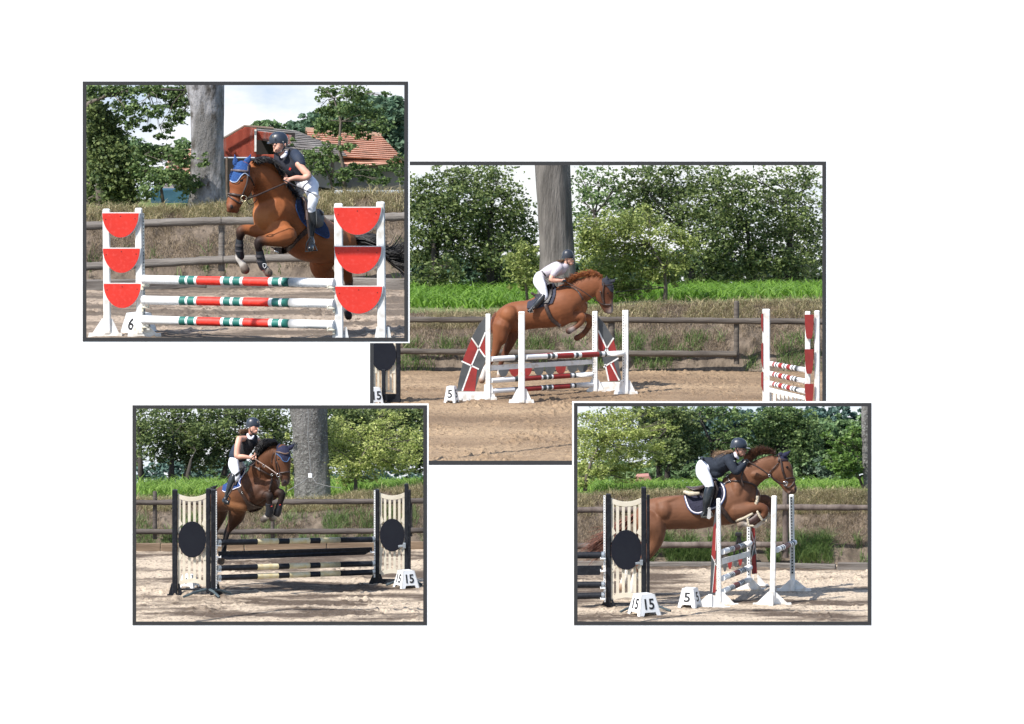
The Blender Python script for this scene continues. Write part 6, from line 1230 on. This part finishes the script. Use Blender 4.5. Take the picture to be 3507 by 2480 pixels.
hair(c, wr, [(838, 190, 0), (842, 205, 0)], 132, [[(0, 0), (-25, 4), (-55, 14)], [(0, 0), (-25, 8), (-50, 24)]], 'ponytail', HAIRB, r2, r=0.0050, seed=9, spread=(3, 4))
mb = MB(); mb.tube([W(c, 640, 560, w - .32), W(c, 560, 640, w - .36)], M(c, 6), 6, RB=.004); s_ = mb.build('stirrup_leather', LEA, h2_, 2)
mb = MB(); mb.tube([W(c, x, y, w - .36) for x, y in ((545, 640), (560, 675), (520, 682), (530, 650), (545, 640))], M(c, 4), 6); mb.build('stirrup', STEEL, s_, 2)

# =============================================================== horse and rider of set 3
c = 'G'; w = -.15
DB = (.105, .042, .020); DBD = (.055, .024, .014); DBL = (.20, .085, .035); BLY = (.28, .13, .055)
h3 = thing('horse', 'dark bay horse with navy ear bonnet jumping the black and cream poles', 'horse', W(c, 400, 1850, w))
B = Body(c, w)
B.limb([(878, 478, 62, -.42), (876, 540, 92, -.45), (872, 610, 104, -.46), (880, 690, 96, -.47), (896, 770, 74, -.49), (905, 840, 64, -.50, 0, DBD), (908, 885, 54, -.50, 0, MUZ)], DB, n=6, sides=20, depth=.82)
B.limb([(800, 560, 56, -.32), (785, 640, 50, -.34), (810, 720, 40, -.38), (850, 790, 32, -.42)], DB, depth=.9)
B.ball(905, 885, -.52, (50, 44, 44), (.055, .04, .04)); B.ball(890, 920, -.50, (34, 34, 20), MUZ)
B.limb([(800, 540, 84, -.34), (750, 590, 118, -.28), (700, 680, 160, -.2), (650, 790, 195, -.1), (620, 880, 215, 0)], DB, n=6, sides=22, depth=.60)
B.limb([(815, 470, 40, -.3), (740, 490, 44, -.26), (670, 560, 50, -.2), (600, 650, 60, -.1), (520, 720, 70, 0)], DB, depth=.6)
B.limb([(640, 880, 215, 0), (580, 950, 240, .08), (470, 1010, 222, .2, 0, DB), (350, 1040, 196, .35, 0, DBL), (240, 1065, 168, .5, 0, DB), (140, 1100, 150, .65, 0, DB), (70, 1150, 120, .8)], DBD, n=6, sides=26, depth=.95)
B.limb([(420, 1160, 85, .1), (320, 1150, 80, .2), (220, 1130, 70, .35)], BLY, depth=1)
B.ball(740, 930, -.2, (90, 70, 100), DBD); B.ball(600, 1000, -.2, (120, 80, 120), DBD)
B.limb([(530, 1070, 100, -.1), (590, 1050, 84, -.2), (650, 1038, 66, -.26), (700, 1040, 50, -.30, 0, (.03, .02, .018)), (716, 1060, 50, -.31, 0, BLK), (716, 1120, 37, -.3, 0, BLK), (716, 1190, 34, -.28, 0, BLK), (712, 1250, 40, -.25, 0, BLK), (695, 1288, 32, -.22, 0, WHT), (678, 1312, 34, -.2, 0, (.45, .42, .38))], DBD, n=4)
B.limb([(668, 1312, 36, -.2), (650, 1335, 42, -.17), (636, 1345, 38, -.15)], (.10, .085, .075), n=3)
B.limb([(740, 1040, 78, -.12), (800, 1015, 62, -.2), (862, 1020, 48, -.24, 0, BLK), (866, 1060, 44, -.24, 0, BLK), (846, 1130, 36, -.24, 0, BLK), (826, 1200, 35, -.22, 0, BLK), (812, 1255, 38, -.2, 0, BLK), (788, 1286, 32, -.18, 0, WHT), (772, 1308, 34, -.17, 0, (.45, .42, .38))], DBD, n=4)
B.limb([(772, 1305, 38, -.17), (745, 1330, 38, -.15), (735, 1332, 34, -.14)], (.10, .085, .075), n=3)
B.limb([(330, 1230, 110, .35), (310, 1310, 100, .42), (270, 1390, 66, .45), (222, 1460, 46, .45, 0, DBD), (195, 1530, 38, .42, 0, BLK), (175, 1640, 30, .38, 0, BLK), (165, 1720, 34, .34, 0, BLK), (148, 1775, 36, .3, 0, WHT)], DBD, n=4)
B.limb([(150, 1770, 36, .3), (132, 1830, 46, .28), (130, 1850, 48, .27)], (.18, .14, .12), n=3)
B.limb([(130, 1180, 110, .75), (120, 1290, 80, .85), (90, 1390, 55, .9), (40, 1500, 40, .9), (10, 1650, 30, .85), (-20, 1780, 32, .8), (-30, 1860, 42, .75)], DBD, n=4)
b3 = B.done('body', COAT('dark_bay_coat'), h3, .012, 5); H3 = [B.bvh]
NB = mat('bonnet_navy', (.010, .013, .042), (.018, .02, .06), scale=40, rough=.8, bump=.8, bscale=90)
bo = patch(c, [(800, 545), (800, 500), (830, 470), (870, 445), (920, 448), (950, 480), (965, 530), (966, 580), (930, 640), (880, 632), (850, 585)], H3, .014, .02, 7, NB, 'ear_bonnet', h3)
ear(c, w, (832, 500), (850, 408), 28, -.40, NB, bo, curve=(-8, 0)); ear(c, w, (935, 485), (1022, 410), 27, -.38, NB, bo, curve=(6, 10))
strap(c, [(802, 545), (850, 585), (880, 630), (930, 638), (965, 580)], H3, 5, mat('bonnet_piping_blue', (.05, .12, .26), rough=.7), 'piping', bo, off=.024)
strap(c, [(795, 520), (850, 530), (905, 545), (950, 535)], H3, 9, mat('brow_leather', (.13, .08, .06), (.2, .13, .10), scale=20, rough=.5), 'browband', h3, off=.03)
mb = MB()
for ln, r in (([(795, 520), (790, 590), (795, 680), (815, 780)], 8), ([(770, 530), (745, 600), (745, 660)], 6), ([(835, 775), (880, 775), (930, 765), (965, 770)], 12), ([(815, 790), (850, 830), (862, 800)], 7), ([(800, 640), (825, 700), (838, 770)], 6)): strap(c, ln, H3, r, None, '', None, mb=mb, off=.016)
mb.build('bridle', LEA, h3, 3, smooth=True)
mb = MB(); mb.ring(W(c, 822, 802, w - .62), M(c, 22), M(c, 4)); mb.build('bit_ring', STEEL, h3, 3, smooth=True)
LB = mat('light_brown_rein', (.16, .10, .08), (.26, .19, .16), scale=20, rough=.5)
strap(c, [(815, 795, -.6), (720, 725, -.52), (620, 660, -.42), (525, 600, -.36)], None, 8, LB, 'rein', h3, w=w, force=True)
strap(c, [(555, 600, -.34), (535, 660, -.34), (470, 700, -.34), (400, 710, -.34)], None, 6, LEA, 'rein', h3, w=w, force=True)
mb = MB()
for ln, r in (([(480, 670), (560, 715), (640, 760), (720, 800), (745, 800)], 11), ([(745, 800), (742, 860), (725, 940), (715, 1000)], 11), ([(745, 800), (790, 790), (820, 770)], 7)): strap(c, ln, H3, r, None, '', None, mb=mb, off=.018)
mb.build('breastplate', LEA, h3, 3, smooth=True)
mb = MB()
for x, y in ((590, 728), (745, 800)):
    h_ = hit(H3, c, x, y)
    if h_: mb.ring(h_[0] + (CL - h_[0]).normalized() * .03, M(c, 13), M(c, 4))
mb.ring(W(c, 648, 690, w - .46), M(c, 14), M(c, 3)); mb.build('ring', STEEL, h3, 3, smooth=True)
eyes(c, w, [(832, 612, -.545, 17)], b3); mb = MB(); mb.ball(W(c, 900, 880, w - .575), (M(c, 15), .012, M(c, 20)), 0, 10, 8); mb.build('nostril', mat('nostril', (.012, .009, .009), rough=.7), b3, 3, smooth=True)
hair(c, w, [(835, 440, -.32), (780, 445, -.28), (710, 475, -.22), (650, 540, -.18), (600, 610, -.1), (540, 640, -.05)], 1364, [[(0, 0), (-40, -60), (-120, -60), (-190, -20)], [(0, 0), (-20, -50), (-30, -60), (-20, 0)]], 'mane', HB, h3, r=0.0041, seed=13, spread=(10, 10), dws=.05, segs=6)
hair(c, w, [(85, 930, .9), (60, 960, .9)], 154, [[(0, 0), (-50, 20), (-90, 60)], [(0, 0), (-40, 40), (-80, 100)]], 'tail', HB, h3, r=0.0066, seed=14, spread=(8, 12))
pd = patch(c, [(425, 705), (405, 790), (368, 880), (372, 940), (300, 965), (240, 985), (175, 1005), (145, 990), (160, 930), (210, 880), (300, 860), (330, 780), (370, 700)], H3, .02, .03, 7, mat('pad_royal', (.012, .04, .15), (.02, .06, .22), scale=20, rough=.85, bump=.5, bscale=40), 'saddle_pad', h3, quilt=.2)
strap(c, [(428, 700), (412, 780), (350, 880), (368, 935), (300, 965), (240, 990), (180, 1005), (148, 990)], H3, 6, WSH, 'piping', pd, off=.03)
sd = patch(c, [(395, 660), (410, 700), (385, 790), (350, 870), (325, 925), (290, 930), (240, 900), (200, 880), (230, 820), (300, 780), (340, 690)], H3, .05, .06, 7, LEA, 'saddle', h3)
mb = MB(); mb.tube([W(c, 210, 830, w + .1), W(c, 240, 795, w + .1), W(c, 268, 790, w + .08)], [M(c, 9), M(c, 14), M(c, 9)], 8, round_=True); mb.build('cantle', LEA, sd, 3, smooth=True)
patch(c, [(325, 960), (370, 945), (400, 1010), (460, 1110), (540, 1160), (640, 1185), (620, 1215), (560, 1245), (480, 1258), (450, 1230), (440, 1160), (390, 1070), (345, 1000)], H3, .018, .022, 7, LEA, 'girth', h3)
mb = MB(); h_ = hit(H3, c, 387, 1018); mb.ring(h_[0] + (CL - h_[0]).normalized() * .03, M(c, 11), M(c, 3)); mb.build('girth_ring', STEEL, h3, 3, smooth=True)
BB = boot_tube(c, w, [(705, 1145, 38, -.3), (712, 1180, 42, -.28), (718, 1250, 46, -.26), (700, 1290, 44, -.23)], BOOTB, h3); BC = boot_tube(c, w, [(842, 1150, 38, -.24), (826, 1210, 44, -.22), (810, 1265, 46, -.2), (800, 1285, 40, -.19)], BOOTB, h3)
for b_, x, y in ((BB, 742, 1180), (BC, 845, 1162)): mb = MB(); mb.bevbox(W(c, x, y, w - .34), (.022, .01, .010), Matrix.Rotation(-.5, 3, 'Y'), b=.002); mb.build('red_flash', REDP, b_, 3)
RW = -.15; wr = w + RW
NVC = mat('black_vest', (.010, .010, .013), (.018, .018, .022), scale=6, rough=.9, bump=.5, bscale=14)
sp = dict(base=(200, 1130), skin=[[(470, 330, 28, 0), (440, 420, 60, 0), (380, 560, 45, 0), (300, 620, 40, 0), (305, 750, 36, -.24), (322, 820, 28, -.28)], [(430, 360, 35, -.05), (352, 365, 38, -.2)], [(520, 370, 30, 0), (582, 375, 30, .1)], [(470, 330, 28, 0), (490, 290, 30, -.02), (505, 250, 44, -.04)], [(352, 365, 40, -.2), (332, 450, 38, -.26), (322, 550, 36, -.30), (335, 578, 34, -.31), (400, 580, 28, -.33), (470, 588, 21, -.34), (500, 590, 18, -.34)], [(582, 375, 30, .1), (572, 450, 28, .1), (556, 520, 25, .02), (545, 565, 20, -.08), (540, 580, 18, -.12)]],
  skinball=[(520, 235, -.03, (52, 50, 62)), (540, 272, -.04, (36, 38, 32)), (548, 292, -.04, (24, 24, 16)), (573, 245, -.09, (9, 11, 15)), (566, 226, -.06, (9, 22, 8)), (480, 240, -.12, (10, 8, 20)), (562, 270, -.085, (9, 14, 6))],
  hands=[(520, 588, -.35, -1, 0, 20), (540, 590, -.15, -.3, -.9, 18)],
  clothes=[('breeches', BREE, [[(290, 620, 66, 0), (285, 680, 68, -.1), (305, 750, 55, -.24), (322, 820, 42, -.28), (310, 850, 38, -.28)], [(340, 640, 55, .14), (400, 720, 40, .25)]], [], .009),
           ('blouse', NSH, [[(255, 570, 34, 0), (300, 575, 66, 0), (360, 590, 66, 0), (410, 605, 36, 0)], [(330, 480, 70, 0), (300, 560, 74, 0)]], [], .009),
           ('vest', NVC, [[(470, 360, 84, .02), (460, 410, 96, 0), (430, 470, 92, 0), (400, 530, 80, 0), (380, 585, 62, 0)], [(400, 345, 38, -.05), (420, 380, 60, -.05)], [(540, 345, 36, .05), (525, 400, 56, .03)]], [], .009),
           ('collar', WSH, [[(450, 305, 16, -.03), (470, 348, 19, -.13), (500, 360, 17, -.15), (524, 330, 12, -.1)]], [], .007),
           ('boot', LEAB, [[(285, 815, 42, -.28), (262, 870, 44, -.29), (235, 950, 40, -.3), (205, 1030, 28, -.31), (190, 1080, 26, -.31), (165, 1110, 26, -.33), (200, 1125, 28, -.4), (215, 1135, 22, -.43)]], [], .009)])
r3, rb3 = rider(c, wr, 'rider with bare arms in a black vest on the dark bay horse', sp)
helmet(c, wr, 512, 196, 86, 92, 1, (636, 216), r3, tilt=math.radians(4))
eyes(c, wr, [(560, 238, -.105, 6)], rb3); strap(c, [(480, 210, -.18), (485, 265, -.17), (520, 302, -.14), (545, 300, -.10)], None, 6, LEAB, 'chin_strap', r3, w=wr, force=True)
mb = MB(); mb.bevbox(W(c, 574, 158, wr - .10), (.022, .012, .026), b=.003); mb.build('helmet_badge', STEEL, r3, 3)
hair(c, wr, [(455, 255, 0), (460, 280, 0)], 352, [[(0, 0), (-40, -6), (-85, 0), (-100, 20)], [(0, 0), (-35, 4), (-75, 16), (-90, 26)]], 'ponytail', HAIRB, r3, r=0.0033, seed=19, spread=(4, 5), segs=5)
crop_whip(c, wr, [(556, 550, -.38), (480, 620, -.4), (345, 770, -.42)], [(350, 758), (298, 795), (305, 822), (325, 820), (360, 778)], 'black riding crop in the hand of the bare armed rider', m=LEAB)
mb = MB(); mb.tube([W(c, 290, 900, wr - .36), W(c, 250, 1000, wr - .38), W(c, 175, 1120, wr - .4)], M(c, 9), 6, RB=.003); s_ = mb.build('stirrup_leather', LEA, h3, 3)
mb = MB(); mb.tube([W(c, x, y, wr - .4) for x, y in ((215, 1050), (170, 1120), (180, 1150), (225, 1160), (240, 1080), (215, 1050))], M(c, 7), 6); mb.build('stirrup', LEAB, s_, 3)

# =============================================================== horse and rider of set 4
c = 'H'; w = .95
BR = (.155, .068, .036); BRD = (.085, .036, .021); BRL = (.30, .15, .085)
h4 = thing('horse', 'brown horse stretched out flat over the white oxer, jumping right', 'horse', W(c, 900, 1500, w))
B = Body(c, w)
B.limb([(440, 800, 80, .05), (500, 770, 125, .05), (580, 745, 140, .03), (680, 740, 150, 0), (800, 732, 152, 0), (920, 735, 152, 0), (1040, 715, 155, 0), (1150, 675, 185, 0), (1260, 640, 192, 0), (1360, 600, 165, 0), (1430, 600, 100, 0)], BR, n=6, sides=26, depth=.82)
B.limb([(1280, 540, 150, 0), (1370, 450, 128, 0), (1460, 385, 106, 0), (1560, 330, 92, 0), (1640, 300, 80, 0)], BR, n=6, sides=20, depth=.48)
B.limb([(1665, 280, 62, 0), (1700, 340, 84, 0), (1722, 400, 80, 0), (1750, 460, 60, 0), (1775, 505, 50, 0), (1790, 535, 44, 0, 0, MUZ)], BR, n=6, sides=18, depth=.6)
B.limb([(1630, 350, 52, 0), (1655, 410, 56, 0), (1700, 470, 36, 0), (1740, 530, 28, 0), (1755, 550, 24, 0, 0, MUZ)], BR, depth=.9)
B.ball(1800, 530, 0, (30, 46, 42), (.05, .035, .03)); B.ball(1765, 560, 0, (26, 34, 16), MUZ)
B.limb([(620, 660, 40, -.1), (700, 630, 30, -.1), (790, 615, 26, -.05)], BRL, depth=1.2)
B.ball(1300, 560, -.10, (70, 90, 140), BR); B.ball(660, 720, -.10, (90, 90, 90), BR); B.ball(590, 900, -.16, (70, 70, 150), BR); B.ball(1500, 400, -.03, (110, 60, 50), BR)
B.limb([(1290, 720, 95, -.16), (1370, 715, 74, -.2), (1440, 695, 52, -.22), (1510, 690, 42, -.22, 0, (.12, .045, .022)), (1545, 715, 40, -.22, 0, (.12, .045, .022)), (1530, 760, 30, -.22), (1480, 800, 28, -.22, 0, BRD), (1430, 830, 30, -.22, 0, BRD), (1375, 835, 28, -.22, 0, WHT), (1350, 825, 34, -.22, 0, (.28, .24, .2)), (1325, 845, 30, -.22, 0, (.2, .17, .14))], BR, n=4)
B.limb([(1430, 640, 60, .14), (1500, 625, 48, .16), (1565, 625, 42, .16), (1575, 670, 36, .16), (1570, 740, 30, .16), (1550, 790, 30, .16, 0, WHT), (1500, 820, 30, .16, 0, WHT), (1460, 850, 30, .16, 0, WHT)], BRD, n=4)
B.limb([(500, 820, 120, -.1), (560, 880, 118, -.12), (575, 980, 78, -.14), (530, 1080, 52, -.15), (470, 1150, 42, -.15), (425, 1230, 30, -.15, 0, BRD), (392, 1320, 27, -.14, 0, WHT), (375, 1400, 30, -.13, 0, WHT), (370, 1445, 32, -.12, 0, WHT)], BR, n=4)
B.limb([(470, 860, 90, .14), (480, 960, 70, .16), (430, 1060, 50, .16), (370, 1160, 38, .16), (335, 1250, 30, .16, 0, WHT), (300, 1340, 30, .16, 0, WHT), (280, 1400, 36, .16, 0, (.3, .2, .14))], BRD, n=4)
b4 = B.done('body', COAT('brown_coat'), h4, .013, 5); H4 = [B.bvh]
hair(c, w, [(1390, 330, -.04), (1430, 280, -.03), (1480, 235, -.02), (1560, 215, 0), (1640, 225, 0)], 1144, [[(0, 0), (-20, -50), (-20, -80)], [(0, 0), (-12, -22), (-34, -34)]], 'mane', mat('auburn_hair', (.035, .014, .009), (.12, .05, .026), scale=20, rough=.5), h4, r=0.0041, seed=23, spread=(8, 8))
hair(c, w, [(420, 740, .05), (430, 780, .05)], 572, [[(0, 0), (-140, 60), (-260, 190), (-400, 300)], [(0, 0), (-120, 80), (-220, 200), (-360, 320)]], 'tail', mat('red_brown_hair', (.06, .02, .012), (.22, .08, .045), scale=20, rough=.5), h4, r=0.0066, seed=24, spread=(26, 22), segs=7)
bo = patch(c, [(1650, 225), (1690, 200), (1740, 235), (1755, 275), (1700, 280), (1670, 270)], H4, .018, .025, 7, NB, 'ear_bonnet', h4)
ear(c, w, (1705, 235), (1778, 185), 19, -.05, NB, bo, curve=(0, 6)); ear(c, w, (1672, 228), (1700, 205), 16, .06, mat('bonnet_taupe', (.06, .045, .055), rough=.8), bo)
mb = MB()
for ln, r in (([(1668, 225), (1688, 290), (1700, 360), (1725, 440)], 9), ([(1680, 268), (1730, 270), (1755, 275)], 8), ([(1730, 440), (1770, 432), (1812, 430)], 9), ([(1665, 300), (1620, 350), (1585, 385)], 6), ([(1815, 440), (1790, 490), (1755, 515), (1715, 500)], 7), ([(1670, 235), (1665, 290)], 7)): strap(c, ln, H4, r, None, '', None, mb=mb, off=.016)
mb.build('bridle', LEA, h4, 4, smooth=True)
mb = MB(); mb.ring(W(c, 1728, 480, w - .14), M(c, 20), M(c, 4)); mb.ring(W(c, 1728, 480, w - .14), M(c, 9), M(c, 3)); mb.build('bit_ring', STEEL, h4, 4, smooth=True)
strap(c, [(1400, 288, -.22), (1500, 345, -.24), (1590, 410, -.22), (1660, 465, -.18), (1725, 485, -.16)], None, 7, LEA, 'rein', h4, w=w, force=True)
strap(c, [(1400, 290, -.24), (1355, 370, -.28), (1340, 440, -.3), (1358, 505, -.3)], None, 7, LEA, 'rein', h4, w=w, force=True)
mb = MB()
for ln, r in (([(1130, 520), (1190, 480), (1240, 460), (1330, 462), (1420, 478), (1470, 510)], 9), ([(1212, 395), (1225, 440), (1238, 460)], 10), ([(1470, 510), (1475, 560), (1465, 620)], 9)): strap(c, ln, H4, r, None, '', None, mb=mb, off=.016)
mb.build('breastplate', LEA, h4, 4, smooth=True)
mb = MB()
for x, y in ((1214, 418), (1236, 460), (1190, 486)):
    h_ = hit(H4, c, x, y)
    if h_: mb.ring(h_[0] + (CL - h_[0]).normalized() * .025, M(c, 8), M(c, 3))
mb.ring(W(c, 1585, 408, w - .24), M(c, 10), M(c, 3)); mb.build('ring', STEEL, h4, 4, smooth=True)
eyes(c, w, [(1742, 335, -.085, 13)], b4); mb = MB(); mb.ball(W(c, 1812, 522, w - .09), (M(c, 9), .03, M(c, 14)), 0, 10, 8); mb.build('nostril', mat('nostril', (.012, .009, .009), rough=.7), b4, 4, smooth=True)
padpoly = [(832, 570), (900, 570), (980, 540), (1040, 470), (1100, 430), (1150, 460), (1190, 520), (1195, 590), (1165, 655), (1120, 690), (1040, 720), (960, 748), (900, 735), (865, 690)]
pd = patch(c, padpoly, H4, .022, .035, 7, mat('pad_quilt', (.014, .014, .032), (.024, .024, .05), scale=20, rough=.85, bump=.6, bscale=40), 'saddle_pad', h4, quilt=.3)
strap(c, [(838, 590), (858, 650), (878, 695), (910, 728), (960, 740), (1040, 712), (1120, 684), (1160, 648), (1186, 590), (1182, 520), (1150, 470)], H4, 6, WSH, 'white_piping', pd, off=.034)
strap(c, [(832, 590), (850, 655), (870, 703), (908, 738), (960, 750), (1040, 724), (1124, 694), (1168, 655), (1196, 590), (1192, 515), (1156, 460)], H4, 4, mat('blue_piping', (.02, .045, .13), rough=.7), 'blue_piping', pd, off=.034)
fl = MB(); fl.tube([W(c, 838, 555, w - .12), W(c, 880, 570, w - .2), W(c, 960, 568, w - .2)], [M(c, 16), M(c, 22), M(c, 14)], 10, round_=True); fl.build('fleece_edge', FLEECE, h4, 4, smooth=True)
sd = patch(c, [(905, 535), (960, 540), (1010, 510), (1060, 480), (1110, 450), (1140, 500), (1130, 590), (1090, 650), (1030, 660), (990, 600), (930, 560)], H4, .06, .05, 7, mat('saddle_dark', (.018, .014, .016), (.035, .028, .03), scale=12, rough=.45), 'saddle', h4)
mb = MB(); mb.tube([W(c, 858, 512, w), W(c, 910, 528, w), W(c, 980, 520, w), W(c, 1020, 495, w)], [M(c, 7), M(c, 18), M(c, 20), M(c, 10)], 10, RB=[.06, .14, .12, .05], round_=True); mb.build('cantle', LEA, sd, 4, smooth=True)
mb = MB(); mb.tube([W(c, 1105, 470, w - .24), W(c, 1125, 530, w - .27), W(c, 1105, 600, w - .28)], M(c, 14), 8, round_=True); mb.build('knee_roll', LEA, sd, 4, smooth=True)
strap(c, [(1140, 670), (1190, 740), (1240, 800), (1290, 815)], H4, 22, LEA, 'girth', h4, flat=.3)
strap(c, [(1290, 810), (1360, 785), (1440, 745)], H4, 13, FLEECE, 'fleece_girth_edge', h4, flat=.8)
strap(c, [(1480, 590), (1478, 620), (1468, 655)], H4, 16, FLEECE, 'fleece_sleeve', h4, flat=.8)
bt1 = boot_tube(c, w, [(1500, 752, 34, -.24), (1455, 792, 38, -.24), (1405, 822, 36, -.24)], mat('boot_brown', (.04, .02, .017), (.075, .035, .03), scale=14, rough=.5), h4)
for P_ in ([(1395, 800), (1400, 850), (1440, 855)], [(1480, 730), (1500, 770), (1520, 800)]): mb = MB(); mb.tube([W(c, x, y, w - .3) for x, y in P_], M(c, 11), 8, round_=True); mb.build('fleece_trim', FLEECE, bt1, 4, smooth=True)
mb = MB(); mb.tube([W(c, x, y, w + .05) for x, y in ((1560, 700), (1580, 760), (1560, 815), (1535, 810))], M(c, 13), 8, round_=True); mb.build('fleece_trim', FLEECE, h4, 4, smooth=True)
RW = -.05; wr = w + RW
JK = mat('navy_jacket', (.008, .013, .024), (.014, .021, .036), scale=6, rough=.85, bump=.6, bscale=12)
sp = dict(base=(1020, 770), skin=[[(1270, 235, 24, 0), (1200, 290, 50, 0), (1110, 320, 45, 0), (1010, 330, 40, 0), (1035, 450, 35, -.2), (1068, 530, 25, -.27)], [(1225, 270, 30, -.05), (1285, 365, 22, -.25), (1372, 300, 13, -.22)], [(1230, 265, 30, .05), (1290, 330, 20, .2), (1365, 287, 12, .19)], [(1270, 235, 24, 0), (1300, 205, 28, 0), (1320, 170, 42, 0)]],
  skinball=[(1328, 185, 0, (46, 42, 54)), (1345, 218, 0, (30, 32, 24)), (1380, 190, 0, (9, 8, 11)), (1370, 212, 0, (8, 14, 5)), (1303, 178, -.085, (7, 5, 12))], vox=.008,
  clothes=[('breeches', BREE, [[(1000, 335, 66, 0), (1000, 390, 62, -.08), (1035, 450, 52, -.2), (1062, 510, 38, -.27), (1070, 545, 30, -.27)], [(1020, 390, 55, .12), (1100, 470, 40, .25)], [(985, 310, 42, 0), (1030, 340, 60, 0)]], [], .009),
           ('jacket', JK, [[(1000, 262, 16, 0), (1050, 290, 50, 0), (1110, 325, 78, 0), (1170, 300, 92, 0), (1225, 270, 80, 0), (1260, 245, 46, 0)], [(1225, 265, 50, -.15), (1255, 320, 42, -.22), (1285, 370, 36, -.26), (1310, 365, 33, -.26), (1350, 320, 26, -.24), (1372, 300, 22, -.22)], [(1230, 265, 44, .15), (1290, 330, 34, .22), (1360, 290, 22, .2)], [(1080, 370, 50, 0), (1120, 395, 40, -.05), (1150, 380, 40, 0)]], [(990, 252, 0, (16, 90, 8))], .009),
           ('glove', LEAB, [[(1362, 305, 21, -.23), (1385, 280, 19, -.22)], [(1355, 280, 17, .18), (1378, 272, 16, .16)]], [], .008),
           ('collar', WSH, [[(1282, 212, 14, -.06), (1292, 240, 15, -.08), (1310, 258, 12, -.06)]], [], .008),
           ('boot', LEAB, [[(1062, 520, 42, -.27), (1048, 570, 46, -.28), (1035, 640, 40, -.3), (1022, 700, 28, -.31), (1015, 738, 26, -.31), (990, 762, 20, -.31), (1030, 765, 24, -.31), (1078, 752, 16, -.31)]], [], .009)])
r4, rb4 = rider(c, wr, 'rider in navy jacket lying forward over the neck of the brown horse', sp)
GLV = LEAB
Bh = Body(c, wr); hand(Bh, 1385, 282, -.23, -.62, .78, 15); hand(Bh, 1390, 275, .16, -.7, .7, 14); Bh.done('gloved_hands', LEAB, r4, .0055, 1, cols=False)
helmet(c, wr, 1312, 145, 74, 70, 1, (1418, 170), r4, tilt=math.radians(6))
eyes(c, wr, [(1360, 182, -.07, 6)], rb4); strap(c, [(1290, 155, -.13), (1305, 200, -.12), (1325, 240, -.08), (1345, 242, -.03)], None, 5, LEAB, 'chin_strap', r4, w=wr, force=True)
hair(c, wr, [(1255, 185, 0), (1262, 205, 0), (1240, 200, 0)], 506, [[(0, 0), (-50, 6), (-110, 30), (-150, 30)], [(0, 0), (-40, 12), (-80, 30), (-130, 40)]], 'hair', mat('fair_brown_hair', (.16, .09, .05), (.36, .24, .15), scale=30, rough=.5), r4, r=0.0025, seed=29, spread=(8, 11), segs=6)
mb = MB(); mb.ball(W(c, 1277, 282, wr - .245), (M(c, 7), .004, M(c, 7)), 0, 8, 6); mb.build('sleeve_badge', STEEL, r4, 4)
crop_whip(c, wr, [(1080, 600, -.36), (1065, 660, -.38), (1057, 700, -.38)], [(1046, 690), (1066, 690), (1072, 780), (1055, 796), (1034, 786)], 'whip with pale grey flap hanging beside the boot of the jacketed rider', m=mat('flap_pale', (.40, .40, .40), (.5, .5, .5), scale=20, rough=.6))
mb = MB(); mb.tube([W(c, x, y, wr - .34) for x, y in ((1030, 700), (985, 775), (1090, 765), (1075, 735), (1040, 700))], M(c, 6), 6); mb.build('stirrup', STEEL, h4, 4)
